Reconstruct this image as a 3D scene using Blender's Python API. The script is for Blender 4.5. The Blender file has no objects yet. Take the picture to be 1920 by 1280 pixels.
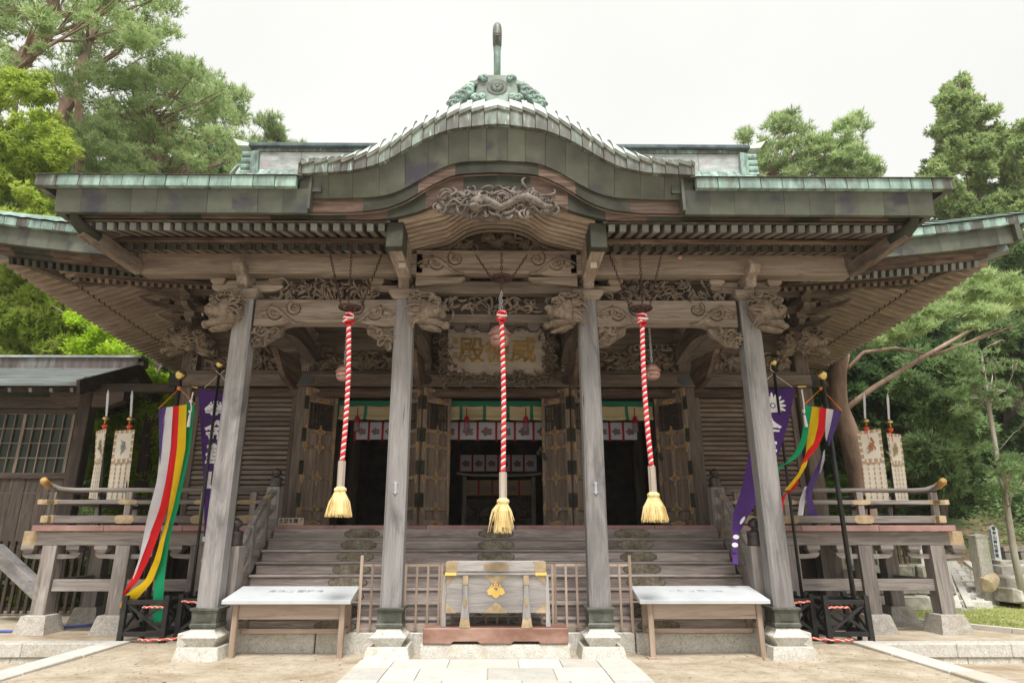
import bpy, math, random
import numpy as np
from mathutils import Matrix, Vector
R = math.radians
scene = bpy.context.scene
col = scene.collection
rnd = random.Random(7)

# ------------------------------------------------------------------ camera
F_PX, PITCH, YAW = 1204.0, R(16.65), R(0.5)
PX0 = 941.0                                  # the photograph is cropped a little off centre
CAM = Vector((0.0, 0.0, 1.65))
cd = bpy.data.cameras.new('camera')
cam = bpy.data.objects.new('camera', cd); col.objects.link(cam)
cam.location = CAM
cam.rotation_euler = (R(90) + PITCH, 0, -YAW)
cd.sensor_width = 36.0; cd.lens = 36.0 * F_PX / 1920.0
cd.shift_x = (960 - PX0) / 1920.0; cd.clip_start = 0.1; cd.clip_end = 2000
scene.camera = cam
# ------------------------------------------------------------------ light: bright overcast
SUN_EL, SUN_AZ = R(63), R(174)          # azimuth measured from +Y clockwise: behind the camera
world = bpy.data.worlds.new('World'); scene.world = world; world.use_nodes = True
nt = world.node_tree; nt.nodes.clear()
sky = nt.nodes.new('ShaderNodeTexSky'); sky.sky_type = 'NISHITA'; sky.sun_disc = False
sky.sun_elevation = SUN_EL; sky.sun_rotation = SUN_AZ
sc_ = nt.nodes.new('ShaderNodeVectorMath'); sc_.operation = 'SCALE'; sc_.inputs['Scale'].default_value = 0.10
mx = nt.nodes.new('ShaderNodeMix'); mx.data_type = 'RGBA'; mx.inputs[0].default_value = 0.93
mx.inputs[7].default_value = (0.50, 0.50, 0.480, 1)     # cloud sheet
tcd = nt.nodes.new('ShaderNodeTexCoord'); cn = nt.nodes.new('ShaderNodeTexNoise'); cn.inputs['Scale'].default_value = 2.2; cn.inputs['Detail'].default_value = 5
cr = nt.nodes.new('ShaderNodeMapRange'); cr.inputs[1].default_value = .3; cr.inputs[2].default_value = .7; cr.inputs[3].default_value = .955; cr.inputs[4].default_value = 1.045
cs = nt.nodes.new('ShaderNodeVectorMath'); cs.operation = 'SCALE'; cs.inputs[0].default_value = (0.515, 0.512, 0.488)
nt.links.new(tcd.outputs['Generated'], cn.inputs['Vector']); nt.links.new(cn.outputs[0], cr.inputs[0]); nt.links.new(cr.outputs[0], cs.inputs['Scale']); nt.links.new(cs.outputs[0], mx.inputs[7])
bg = nt.nodes.new('ShaderNodeBackground'); bg.inputs['Strength'].default_value = 1.0
wo = nt.nodes.new('ShaderNodeOutputWorld')
nt.links.new(sky.outputs[0], sc_.inputs[0]); nt.links.new(sc_.outputs[0], mx.inputs[6])
nt.links.new(mx.outputs[2], bg.inputs['Color']); nt.links.new(bg.outputs[0], wo.inputs['Surface'])
sd = bpy.data.lights.new('sun', 'SUN'); sun = bpy.data.objects.new('sun', sd); col.objects.link(sun)
sd.energy = 2.6; sd.angle = R(18); sd.color = (1.0, 0.96, 0.9)
d = Vector((math.sin(SUN_AZ) * math.cos(SUN_EL), math.cos(SUN_AZ) * math.cos(SUN_EL), math.sin(SUN_EL)))
sun.rotation_euler = d.to_track_quat('Z', 'Y').to_euler(); sun.location = d * 60
vs = scene.view_settings
vs.view_transform = 'Standard'; vs.look = 'None'; vs.gamma = 1; vs.use_curve_mapping = False; vs.exposure = 1.0
scene.render.engine = 'CYCLES'
scene.cycles.max_bounces = 8; scene.cycles.diffuse_bounces = 5; scene.cycles.transparent_max_bounces = 6
scene.cycles.use_denoising = True

# measuring helper: where the sight line of a photo pixel meets the plane at distance y (metres)
_fw = Vector((math.sin(YAW) * math.cos(PITCH), math.cos(YAW) * math.cos(PITCH), math.sin(PITCH)))
_rt = Vector((math.cos(YAW), -math.sin(YAW), 0)); _up = _rt.cross(_fw)
def ray(px, py): return _fw + _rt * float((px - PX0) / F_PX) - _up * float((py - 640) / F_PX)
def at(px, py, y):
    v = ray(px, py); return CAM + v * float(y / v.y)
def atz(px, py, z):
    v = ray(px, py); return CAM + v * ((z - CAM.z) / v.z)

# ------------------------------------------------------------------ mesh building
class MB:
    def __init__(s, M=None): s.v = []; s.f = []; s.m = []; s.M = M; s.cm = 0
    def add(s, vs, fs):
        b = len(s.v)
        if s.M is not None: vs = [s.M @ Vector(p) for p in vs]
        s.v += [tuple(p) for p in vs]
        for f in fs: s.f.append([b + i for i in f]); s.m.append(s.cm)
        return s
    def box(s, x0, x1, y0, y1, z0, z1):
        if x0 > x1: x0, x1 = x1, x0
        v = [(x0,y0,z0),(x1,y0,z0),(x1,y1,z0),(x0,y1,z0),(x0,y0,z1),(x1,y0,z1),(x1,y1,z1),(x0,y1,z1)]
        return s.add(v, [(0,3,2,1),(4,5,6,7),(0,1,5,4),(1,2,6,5),(2,3,7,6),(3,0,4,7)])
    def beam(s, p0, p1, w, h, w1=None, h1=None, up=(0,0,1)):
        p0, p1 = Vector(p0), Vector(p1); t = (p1 - p0).normalized()
        r = t.cross(Vector(up))
        if r.length < 1e-4: r = t.cross(Vector((0,1,0)))
        r.normalize(); u = r.cross(t)
        w1 = w if w1 is None else w1; h1 = h if h1 is None else h1
        v = []
        for p, a, b in ((p0, w, h), (p1, w1, h1)):
            v += [p - r*a/2 - u*b/2, p + r*a/2 - u*b/2, p + r*a/2 + u*b/2, p - r*a/2 + u*b/2]
        return s.add(v, [(0,3,2,1),(4,5,6,7),(0,1,5,4),(1,2,6,5),(2,3,7,6),(3,0,4,7)])
    def tube(s, pts, r, n=8, flat=1.0):
        pts = [Vector(p) for p in pts]; k = len(pts)
        rs = r if isinstance(r, (list, tuple)) else [r] * k
        v = []; up = Vector((0.13, 0.21, 1))
        for i, p in enumerate(pts):
            t = (pts[min(i+1,k-1)] - pts[max(i-1,0)])
            if t.length < 1e-7: t = Vector((0,0,1))
            t.normalize(); a = t.cross(up)
            if a.length < 1e-3: a = t.cross(Vector((1,0,0)))
            a.normalize(); b = a.cross(t)
            for j in range(n):
                q = 2*math.pi*j/n
                v.append(p + a*math.cos(q)*rs[i] + b*math.sin(q)*rs[i]*flat)
        f = []
        for i in range(k-1):
            for j in range(n):
                f.append((i*n+j, i*n+(j+1)%n, (i+1)*n+(j+1)%n, (i+1)*n+j))
        f.append(tuple(range(n))[::-1]); f.append(tuple((k-1)*n + j for j in range(n)))
        return s.add(v, f)
    def lathe(s, cx, cy, prof, n=16, square=False):
        v = []; k = len(prof)
        if square: n = 4
        for r, z in prof:
            for j in range(n):
                q = 2*math.pi*j/n + (math.pi/4 if square else 0); rr = r*math.sqrt(2) if square else r
                v.append((cx + rr*math.cos(q), cy + rr*math.sin(q), z))
        f = []
        for i in range(k-1):
            for j in range(n):
                f.append((i*n+j, i*n+(j+1)%n, (i+1)*n+(j+1)%n, (i+1)*n+j))
        f.append(tuple(range(n))[::-1]); f.append(tuple((k-1)*n + j for j in range(n)))
        return s.add(v, f)
    def ball(s, c, rx, ry=None, rz=None, n=10, m=7, rot=None):
        ry = rx if ry is None else ry; rz = rx if rz is None else rz
        c = Vector(c); v = []
        for i in range(m+1):
            a = math.pi*i/m
            for j in range(n):
                q = 2*math.pi*j/n
                p = Vector((rx*math.sin(a)*math.cos(q), ry*math.sin(a)*math.sin(q), rz*math.cos(a)))
                v.append(c + (rot @ p if rot else p))
        f = [(i*n+j, (i+1)*n+j, (i+1)*n+(j+1)%n, i*n+(j+1)%n) for i in range(m) for j in range(n)]
        return s.add(v, f)
    def prism(s, poly, y0, y1, plane='xz'):
        """polygon (a,b) extruded along the third axis"""
        n = len(poly)
        mk = {'xz': lambda a,b,c:(a,c,b), 'xy': lambda a,b,c:(a,b,c), 'yz': lambda a,b,c:(c,a,b)}[plane]
        v = [mk(a,b,y0) for a,b in poly] + [mk(a,b,y1) for a,b in poly]
        f = [tuple(range(n)), tuple(range(2*n-1, n-1, -1))]
        f += [(i, n+i, n+(i+1)%n, (i+1)%n) for i in range(n)]
        return s.add(v, f)
    def band(s, xs, zt, zb, y0, y1):
        v = []; k = len(xs)
        for x, a, b in zip(xs, zt, zb): v += [(x,y0,b),(x,y0,a),(x,y1,a),(x,y1,b)]
        f = [(0,1,2,3), ((k-1)*4+3,(k-1)*4+2,(k-1)*4+1,(k-1)*4)]
        for i in range(k-1):
            a, b = i*4, i*4+4
            for j in range(4): f.append((a+j, b+j, b+(j+1)%4, a+(j+1)%4))
        return s.add(v, f)
    def grid(s, rows):
        nr, nc = len(rows), len(rows[0]); v = [p for r_ in rows for p in r_]
        return s.add(v, [(i*nc+j, i*nc+j+1, (i+1)*nc+j+1, (i+1)*nc+j) for i in range(nr-1) for j in range(nc-1)])
    def mesh(s, name, mats, smooth=False):
        me = bpy.data.meshes.new(name); me.from_pydata(s.v, [], s.f)
        for m in (mats if isinstance(mats, (list, tuple)) else [mats]): me.materials.append(m)
        if any(s.m): me.polygons.foreach_set('material_index', s.m)
        import bmesh
        bm = bmesh.new(); bm.from_mesh(me); bmesh.ops.recalc_face_normals(bm, faces=bm.faces); bm.to_mesh(me); bm.free()
        if smooth: me.polygons.foreach_set('use_smooth', [True]*len(me.polygons))
        return me
    def build(s, name, mats, parent=None, smooth=False, bevel=0, **kw):
        o = link(name, s.mesh(name, mats, smooth), parent, **kw)
        if bevel:
            b = o.modifiers.new('bevel', 'BEVEL'); b.width = bevel; b.segments = 1; b.limit_method = 'ANGLE'; b.angle_limit = R(40)
        return o

def world_of(o):
    m = o.matrix_basis.copy()
    return world_of(o.parent) @ o.matrix_parent_inverse @ m if o.parent else m
def setp(o, parent):
    o.parent = parent; o.matrix_parent_inverse = world_of(parent).inverted()
def link(name, data, parent=None, loc=None, rot=None, label=None, cat=None, group=None, kind=None, scale=None):
    o = bpy.data.objects.new(name, data); col.objects.link(o)
    if loc is not None: o.location = loc
    if rot is not None: o.rotation_euler = rot
    if scale is not None: o.scale = scale
    if parent is not None: setp(o, parent)
    tag(o, label, cat, group, kind); return o
def tag(o, label=None, cat=None, group=None, kind=None):
    if label: o['label'] = label
    if cat: o['category'] = cat
    if group: o['group'] = group
    if kind: o['kind'] = kind
    return o
def thing(name, label, cat, loc, group=None):
    return link(name, None, None, loc=loc, label=label, cat=cat, group=group)

def text_mesh(body, size, depth, bold=0.0):
    c = bpy.data.curves.new('lettering', 'FONT'); c.body = body; c.size = size; c.extrude = depth
    c.align_x = 'CENTER'; c.align_y = 'CENTER'; c.offset = bold; c.resolution_u = 2
    o = bpy.data.objects.new('lettering', c); col.objects.link(o)
    bpy.context.view_layer.update()
    me = bpy.data.meshes.new_from_object(o.evaluated_get(bpy.context.evaluated_depsgraph_get()))
    bpy.data.objects.remove(o); bpy.data.curves.remove(c); me.name = 'lettering'
    return me
def text(body, size, depth, mat, parent, loc, rot=(R(90),0,0), bold=0.0, name='lettering', **kw):
    me = text_mesh(body, size, depth, bold); me.materials.clear(); me.materials.append(mat)
    return link(name, me, parent, loc=loc, rot=rot, **kw)

# ------------------------------------------------------------------ materials
def lin(c): return tuple(((x/255)/12.92 if x/255 <= 0.04045 else ((x/255+0.055)/1.055)**2.4) for x in c)
MATS = {}
def mk(name, stops, scale=(4,4,4), rough=0.8, metal=0.0, bump=0.25, detail=7, dist=0.0, var=0.12, stain=None,
       coarse=0.5, trans=0.0, spec=0.3, streak=None, bdist=0.01):
    m = bpy.data.materials.new(name); m.use_nodes = True; n = m.node_tree; N = n.nodes; L = n.links
    b = N['Principled BSDF']; b.inputs['Roughness'].default_value = rough; b.inputs['Metallic'].default_value = metal
    b.inputs['Specular IOR Level'].default_value = spec
    g = N.new('ShaderNodeNewGeometry'); oi = N.new('ShaderNodeObjectInfo')
    sc = N.new('ShaderNodeVectorMath'); sc.operation = 'SCALE'; sc.inputs[0].default_value = (31, 17, 23)
    L.new(oi.outputs['Random'], sc.inputs['Scale'])
    ad = N.new('ShaderNodeVectorMath'); L.new(g.outputs['Position'], ad.inputs[0]); L.new(sc.outputs[0], ad.inputs[1])
    def noise(scl, det, di=0.0, ro=0.6):
        mp = N.new('ShaderNodeMapping'); mp.inputs['Scale'].default_value = scl; L.new(ad.outputs[0], mp.inputs[0])
        t = N.new('ShaderNodeTexNoise'); t.inputs['Scale'].default_value = 1; t.inputs['Detail'].default_value = det
        t.inputs['Distortion'].default_value = di; t.inputs['Roughness'].default_value = ro
        L.new(mp.outputs[0], t.inputs['Vector']); return t
    t1 = noise(scale, detail, dist)
    t2 = noise(tuple(x*0.22 for x in scale), 4, dist*0.5)
    mixf = N.new('ShaderNodeMix'); mixf.inputs[0].default_value = coarse
    L.new(t1.outputs[0], mixf.inputs[2]); L.new(t2.outputs[0], mixf.inputs[3])
    rp = N.new('ShaderNodeValToRGB'); e = rp.color_ramp.elements
    while len(e) < len(stops): e.new(0.5)
    for k, (p, c) in enumerate(stops): e[k].position = p; e[k].color = (*c, 1)
    L.new(mixf.outputs[0], rp.inputs[0]); out = rp.outputs[0]
    for st in ([stain] if stain else []) + ([streak] if streak else []):
        c, scl, lo, hi = st
        t3 = noise(scl, 5, 0.6); r3 = N.new('ShaderNodeMapRange'); r3.inputs[1].default_value = lo; r3.inputs[2].default_value = hi
        L.new(t3.outputs[0], r3.inputs[0])
        mm = N.new('ShaderNodeMix'); mm.data_type = 'RGBA'; L.new(r3.outputs[0], mm.inputs[0]); L.new(out, mm.inputs[6])
        mm.inputs[7].default_value = (*c, 1); out = mm.outputs[2]
    if var:
        hv = N.new('ShaderNodeHueSaturation'); mr = N.new('ShaderNodeMapRange')
        mr.inputs[3].default_value = 1 - var; mr.inputs[4].default_value = 1 + var
        L.new(oi.outputs['Random'], mr.inputs[0]); L.new(mr.outputs[0], hv.inputs['Value']); L.new(out, hv.inputs['Color']); out = hv.outputs[0]
    L.new(out, b.inputs['Base Color'])
    if bump:
        bp = N.new('ShaderNodeBump'); bp.inputs['Strength'].default_value = bump; bp.inputs['Distance'].default_value = bdist
        L.new(t1.outputs[0], bp.inputs['Height']); L.new(bp.outputs[0], b.inputs['Normal'])
    if trans:
        tr = N.new('ShaderNodeBsdfTranslucent'); L.new(out, tr.inputs[0]); ms = N.new('ShaderNodeMixShader'); ms.inputs[0].default_value = trans
        L.new(b.outputs[0], ms.inputs[1]); L.new(tr.outputs[0], ms.inputs[2]); L.new(ms.outputs[0], N['Material Output'].inputs[0])
    MATS[name] = m; return m
GR = {'x': (1.3, 16, 16), 'y': (16, 1.3, 16), 'z': (16, 16, 1.3)}
def wood(name, ax, dark, mid, light, **kw):
    sc_k = {'x': (.9,34,34), 'y': (34,.9,34), 'z': (34,34,.9)}[ax]
    kw.setdefault('streak', (tuple(c*.35 for c in dark), sc_k, .655, .72)); kw.setdefault('stain', (tuple(c*1.12 for c in light), tuple(1.6 if v > 1.5 else .7 for v in {'x':(.7,2,2),'y':(2,.7,2),'z':(2,2,.7)}[ax]), .60, .78))
    kw.setdefault('var', .2); kw.setdefault('dist', 1.1); kw.setdefault('bump', 0.5); kw.setdefault('rough', 0.85)
    return mk(name + '_' + ax, [(0.30, dark), (0.47, mid), (0.64, light)], GR[ax], **kw)
W = {}
for ax in 'xyz':
    W['beam', ax] = wood('brown_timber', ax, (.048,.036,.028), (.128,.098,.077), (.225,.183,.15))
    W['pale', ax] = wood('pale_timber', ax, (.085,.065,.051), (.21,.165,.13), (.36,.30,.25))
    W['grey', ax] = wood('grey_timber', ax, (.13,.122,.12), (.24,.229,.226), (.335,.322,.318), dist=1.6, stain=((.11,.10,.102), tuple(2.2 if v > 1.5 else .8 for v in {'x':(.7,2,2),'y':(2,.7,2),'z':(2,2,.7)}[ax]), .53, .74))
    W['grey2', ax] = wood('dull_grey_timber', ax, (.085,.073,.066), (.215,.188,.172), (.35,.32,.30))
    W['stair', ax] = wood('stair_timber', ax, (.085,.068,.062), (.26,.215,.197), (.46,.41,.385), dist=2.4, coarse=.6)
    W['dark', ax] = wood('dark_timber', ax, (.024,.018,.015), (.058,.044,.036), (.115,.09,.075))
    W['red', ax] = wood('reddish_timber', ax, (.034,.021,.016), (.078,.049,.037), (.19,.14,.11))
    W['fence', ax] = wood('tan_timber', ax, (.20,.145,.11), (.33,.25,.195), (.44,.35,.285))
for ax in 'xyz': W['door', ax] = wood('door_timber', ax, (.085,.06,.045), (.205,.148,.11), (.34,.265,.205))
for ax in 'xyz': W['box', ax] = wood('silvery_timber', ax, (.16,.142,.134), (.28,.257,.246), (.39,.365,.352), dist=2.6)
W['rib','x'] = wood('brightened_rib_timber', 'x', (.16,.12,.09), (.33,.255,.195), (.50,.41,.33), var=.06, streak=None)  # brighter tone painted in so the ribs stand out from the shade between them
W['soff','x'] = wood('lightened_rafter_timber', 'x', (.16,.12,.092), (.30,.235,.185), (.42,.34,.275), dist=.3, var=.08, streak=None, stain=None)  # pale tone paints the lighter rafter undersides against the dark gaps
M_carve = mk('carved_timber', [(.3,(.07,.053,.04)),(.5,(.19,.148,.112)),(.7,(.33,.27,.21))], (16,16,16), bump=.8, rough=.9)
M_carvegrey = mk('carved_grey_timber', [(.3,(.05,.042,.037)),(.5,(.165,.14,.122)),(.7,(.31,.27,.24))], (20,20,20), bump=.9, rough=.9)
M_med = mk('medallion_copper', [(.38,(.095,.075,.052)),(.5,(.185,.155,.11)),(.66,(.29,.285,.22))], (26,26,26), rough=.6, bump=.3, var=.1)
M_verd = mk('verdigris_copper', [(.34,(.06,.08,.07)),(.46,(.17,.255,.225)),(.6,(.30,.44,.38)),(.72,(.46,.58,.52))], (9,9,3), rough=.55, bump=.15, var=.22,
            stain=((.10,.085,.075), (5,5,1.6), .52, .72), streak=((.08,.10,.09), (30,30,1.2), .60, .75), spec=.5)
M_copedge = mk('brown_copper_edge', [(.35,(.045,.040,.034)),(.5,(.095,.095,.080)),(.64,(.22,.30,.25))], (8,8,2.2), rough=.5, bump=.1, var=.2, spec=.5,
               stain=((.42,.55,.48), (16,16,2.5), .60, .72))
M_olive = mk('olive_copper', [(.36,(.040,.044,.031)),(.5,(.075,.082,.058)),(.64,(.115,.125,.092))], (2.5,2.5,2.5), rough=.5, bump=.06, var=.12, spec=.5,
             stain=((.036,.033,.045), (1.6,1.6,2.0), .53, .66), streak=((.30,.40,.33), (11,11,.9), .70, .86))
M_capcop = mk('rafter_cap_copper', [(.35,(.10,.11,.095)),(.55,(.18,.195,.18)),(.7,(.25,.25,.29))], (3,3,3), rough=.5, bump=.05, var=.25)
M_fitting = mk('greenish_fitting', [(.35,(.020,.021,.015)),(.5,(.040,.041,.030)),(.68,(.08,.084,.064))], (3,3,3), spec=.15, rough=.65, bump=.08, var=.15)
M_sheet = mk('sky_pale_roof_copper', [(.35,(.36,.42,.38)),(.5,(.56,.62,.57)),(.65,(.70,.75,.69))], (3,1.2,3), rough=.42, bump=.05, var=.12, spec=.6)  # pale tone stands in for sky reflected on the copper
M_redcop = mk('red_copper_sheet', [(.35,(.20,.105,.095)),(.5,(.33,.185,.165)),(.66,(.45,.28,.255))], (3,3,3), rough=.5, bump=.05, spec=.5)
M_plinthcop = mk('brown_copper_sheet', [(.35,(.11,.055,.038)),(.5,(.20,.10,.07)),(.66,(.34,.21,.165))], (2.5,2.5,5), rough=.38, bump=.12, spec=.5)
M_bronze = mk('bronze_shoe_metal', [(.35,(.028,.030,.022)),(.5,(.065,.070,.054)),(.66,(.15,.17,.14))], (7,7,5), rough=.5, bump=.2, spec=.5)
M_darkmetal = mk('dark_bronze', [(.4,(.02,.017,.015)),(.6,(.055,.045,.04))], (8,8,8), rough=.35, bump=.05, spec=.6)
M_iron = mk('rusty_iron', [(.4,(.03,.016,.013)),(.6,(.075,.038,.03))], (20,20,20), rough=.8, bump=.2)
M_dullgold = mk('dull_gilt', [(.35,(.22,.115,.03)),(.5,(.36,.195,.055)),(.65,(.50,.32,.12))], (9,9,9), rough=.5, bump=.1, spec=.5)
M_palegilt = mk('worn_gilt', [(.35,(.22,.155,.085)),(.5,(.36,.265,.155)),(.65,(.50,.39,.25))], (9,9,9), rough=.55, bump=.15, spec=.5)
M_outline = mk('pale_outline', [(.4,(.30,.26,.21)),(.6,(.45,.40,.33))], (9,9,9), rough=.7, bump=0)
M_gold = mk('bright_gold', [(.3,(.75,.46,.09)),(.7,(.88,.62,.2))], (5,5,5), rough=.35, bump=0, spec=.7, var=.03)
M_ballgold = mk('gold_ball', [(.3,(.55,.40,.12)),(.7,(.68,.53,.22))], (5,5,5), rough=.25, metal=.9, bump=0, var=.03)
M_granite = mk('granite', [(.33,(.30,.28,.25)),(.5,(.55,.53,.48)),(.66,(.72,.70,.64))], (55,55,55), rough=.85, bump=.25, detail=3, coarse=.35,
               stain=((.42,.36,.26), (1.8,1.8,2.5), .55, .8), bdist=.004)
M_pave = mk('paving_stone', [(.35,(.45,.44,.405)),(.5,(.52,.51,.475)),(.66,(.59,.58,.54))], (18,18,18), rough=.85, bump=.15, coarse=.5, detail=6,
            stain=((.60,.53,.42), (1.2,1.2,1.2), .5, .8), bdist=.004)
M_foot = mk('weathered_granite', [(.33,(.22,.20,.175)),(.5,(.38,.355,.32)),(.66,(.52,.49,.44))], (45,45,45), rough=.9, bump=.3, detail=3, coarse=.4, stain=((.25,.21,.14),(2,2,3),.5,.75), bdist=.004)
M_rock = mk('rough_stone', [(.33,(.17,.155,.13)),(.5,(.34,.32,.28)),(.68,(.52,.50,.46))], (5,5,5), rough=.95, bump=.7, coarse=.4, var=.25, bdist=.02,
            stain=((.20,.17,.10), (2,2,2), .55, .75))
M_sand = mk('sandy_ground', [(.34,(.31,.255,.18)),(.5,(.42,.36,.275)),(.66,(.52,.46,.37))], (9,9,9), rough=.95, bump=.6, detail=12, coarse=.55, var=0,
            stain=((.25,.18,.11), (.8,1.3,1), .50, .72), streak=((.30,.16,.11), (38,38,38), .70, .76), bdist=.02)
M_soil = mk('slope_soil', [(.34,(.11,.075,.048)),(.5,(.20,.14,.09)),(.66,(.29,.21,.14))], (2,2,2), rough=1, bump=.6, var=0,
            stain=((.05,.08,.025), (.5,.5,.5), .45, .6))
M_lawn = mk('lawn_soil', [(.34,(.17,.20,.06)),(.5,(.28,.31,.11)),(.66,(.38,.37,.17))], (3,3,3), rough=1, bump=.4, var=0)
M_white = mk('white_paint', [(.35,(.44,.465,.49)),(.6,(.53,.555,.575))], (3,3,3), rough=.6, bump=.03, var=.02, stain=((.46,.47,.47),(3,7,2),.58,.80), streak=((.33,.30,.26),(14,14,14),.72,.80))
M_black = mk('black_lacquer', [(.4,(.010,.010,.011)),(.65,(.035,.034,.034))], (6,6,6), rough=.42, bump=.08, var=.1, spec=.4)
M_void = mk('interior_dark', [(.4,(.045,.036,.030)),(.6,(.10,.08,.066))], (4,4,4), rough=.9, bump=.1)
M_ink = mk('black_ink', [(.4,(.02,.02,.02)),(.6,(.04,.04,.04))], (6,6,6), rough=.8, bump=0)
M_signwood = mk('sign_board_wood', [(.4,(.38,.31,.24)),(.6,(.52,.44,.36))], GR['x'], rough=.8, bump=.1)
M_plaque = mk('plaque_board', [(.35,(.27,.235,.205)),(.5,(.42,.37,.325)),(.66,(.52,.465,.41))], (6,6,40), rough=.9, bump=.4)
M_plaquegold = mk('aged_gold_letter', [(.35,(.20,.115,.03)),(.5,(.33,.20,.05)),(.66,(.46,.31,.10))], (12,12,12), rough=.6, bump=.2)
def cloth_mat(name, c, var=.03, trans=.25):
    return mk(name, [(.35, tuple(x*.86 for x in c)), (.6, c)], (3,3,7), rough=.75, bump=.35, bdist=.02, var=var, trans=trans, spec=.2)
C_purple = cloth_mat('purple_cloth', (.10,.055,.22)); C_white = cloth_mat('white_cloth', (.78,.76,.82)); C_red = cloth_mat('red_cloth', (.80,.02,.025))
C_yellow = cloth_mat('yellow_cloth', (.85,.55,.01)); C_green = cloth_mat('green_cloth', (.01,.38,.16)); C_flag = cloth_mat('flag_purple_cloth', (.095,.035,.20))
C_crest = mk('crest_white', [(.4,(.72,.71,.76)),(.6,(.8,.79,.83))], (5,5,5), rough=.8, bump=0, var=0)
C_noren = cloth_mat('curtain_white', (.50,.49,.55), trans=.1); C_ribbon = cloth_mat('ribbon_red', (.30,.012,.03), trans=.05)
C_mon = mk('curtain_crest', [(.4,(.16,.10,.12)),(.6,(.22,.15,.17))], (5,5,5), rough=.9, bump=0)
C_blind = mk('bamboo_blind', [(.35,(.36,.29,.16)),(.6,(.52,.44,.27))], (3,3,60), rough=.7, bump=.3); C_blindgreen = cloth_mat('blind_green', (.02,.17,.10), trans=.0)
C_banner = cloth_mat('cream_silk', (.74,.69,.58)); C_bandor = cloth_mat('orange_silk', (.62,.33,.17)); C_bandgr = cloth_mat('grey_silk', (.35,.33,.30)); C_bandwh = cloth_mat('pale_silk', (.74,.66,.55))
C_beast1 = cloth_mat('print_grey', (.40,.37,.38)); C_beast2 = cloth_mat('print_brown', (.42,.31,.18)); C_beast3 = cloth_mat('print_vermilion', (.58,.26,.16)); C_beast4 = cloth_mat('print_ochre', (.56,.45,.26))
M_ropered = mk('rope_red', [(.38,(.50,.02,.03)),(.6,(.72,.035,.055))], (14,14,14), rough=.9, bump=.5, var=.02, spec=.1)
M_ropewhite = mk('rope_white', [(.38,(.58,.50,.47)),(.6,(.80,.74,.71))], (14,14,14), rough=.9, bump=.5, var=.02, spec=.1)
M_cordorange = mk('orange_cord', [(.4,(.65,.17,.02)),(.6,(.78,.25,.04))], (20,20,20), rough=.8, bump=0, var=.02)
M_cordred = mk('red_orange_cord', [(.4,(.62,.06,.02)),(.6,(.75,.10,.04))], (20,20,20), rough=.8, bump=0, var=.02)
M_straw = mk('straw', [(.35,(.55,.40,.15)),(.5,(.76,.60,.29)),(.65,(.88,.75,.44))], (50,50,5), rough=.8, bump=.1, var=.05)
M_grip = mk('pale_grip_wood', [(.4,(.36,.30,.25)),(.6,(.52,.45,.39))], GR['z'], rough=.8, bump=.2)
M_bell = mk('bell_copper', [(.35,(.28,.15,.12)),(.5,(.42,.23,.19)),(.66,(.58,.38,.33))], (7,7,7), rough=.42, bump=.05, metal=.25, spec=.6)
M_steel = mk('bare_steel', [(.4,(.28,.30,.31)),(.6,(.40,.42,.43))], (9,9,9), rough=.35, bump=.02, var=.03)
M_blade = mk('polished_blade', [(.4,(.45,.47,.49)),(.6,(.6,.62,.64))], (9,9,2), rough=.25, bump=0, var=.02)
M_bluehose = mk('blue_hose', [(.4,(.08,.12,.40)),(.6,(.12,.17,.5))], (9,9,9), rough=.5, bump=0)
M_bark = mk('red_pine_bark', [(.33,(.12,.08,.058)),(.5,(.29,.195,.15)),(.68,(.44,.33,.27))], (5,5,1.6), rough=.95, bump=.9, bdist=.03)
M_barkdark = mk('grey_bark', [(.33,(.05,.038,.03)),(.5,(.13,.10,.08)),(.68,(.25,.21,.18))], (6,6,1.8), rough=.95, bump=.9, bdist=.03)
M_barkpale = mk('pale_bark', [(.33,(.16,.14,.11)),(.5,(.34,.31,.26)),(.68,(.48,.45,.39))], (6,6,1.8), rough=.95, bump=.6, bdist=.02)
def leafm(name, a, b, c, var=.12):
    return mk(name, [(.34, a), (.5, b), (.66, c)], (1.1,1.1,1.1), rough=.7, bump=0, detail=9, coarse=.35, var=var, trans=.5, spec=.15)
LEAF = dict(pine=leafm('pine_needles', (.22,.31,.13), (.41,.53,.235), (.60,.70,.38)),
            pinedark=leafm('dark_needles', (.11,.185,.08), (.23,.34,.14), (.38,.50,.23)),
            forest=leafm('forest_needles', (.045,.085,.036), (.095,.165,.062), (.18,.28,.10)),
            cypress=leafm('bright_cypress', (.21,.31,.04), (.41,.53,.09), (.60,.68,.17)),
            cedar=leafm('cedar_sprays', (.17,.25,.10), (.34,.44,.18), (.52,.60,.30)),
            maple=leafm('maple_leaves', (.18,.31,.015), (.36,.54,.03), (.57,.70,.09)),
            mid=leafm('mid_green_leaves', (.055,.13,.025), (.13,.26,.05), (.25,.42,.085)))
# ================================================================== SETTING
def smooth_curve(pts, xs, w=0.10):
    px_, pz_ = zip(*pts); g = np.arange(0, 10, .02); z = np.interp(g, px_, pz_)
    k = np.exp(-0.5*(np.arange(-15,16)*.02/w)**2); k /= k.sum()
    zz = np.concatenate([z[15:0:-1], z, z[-1]*np.ones(15)]); z = np.convolve(zz, k, 'valid')
    return np.interp(np.abs(xs), g, z)

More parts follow.
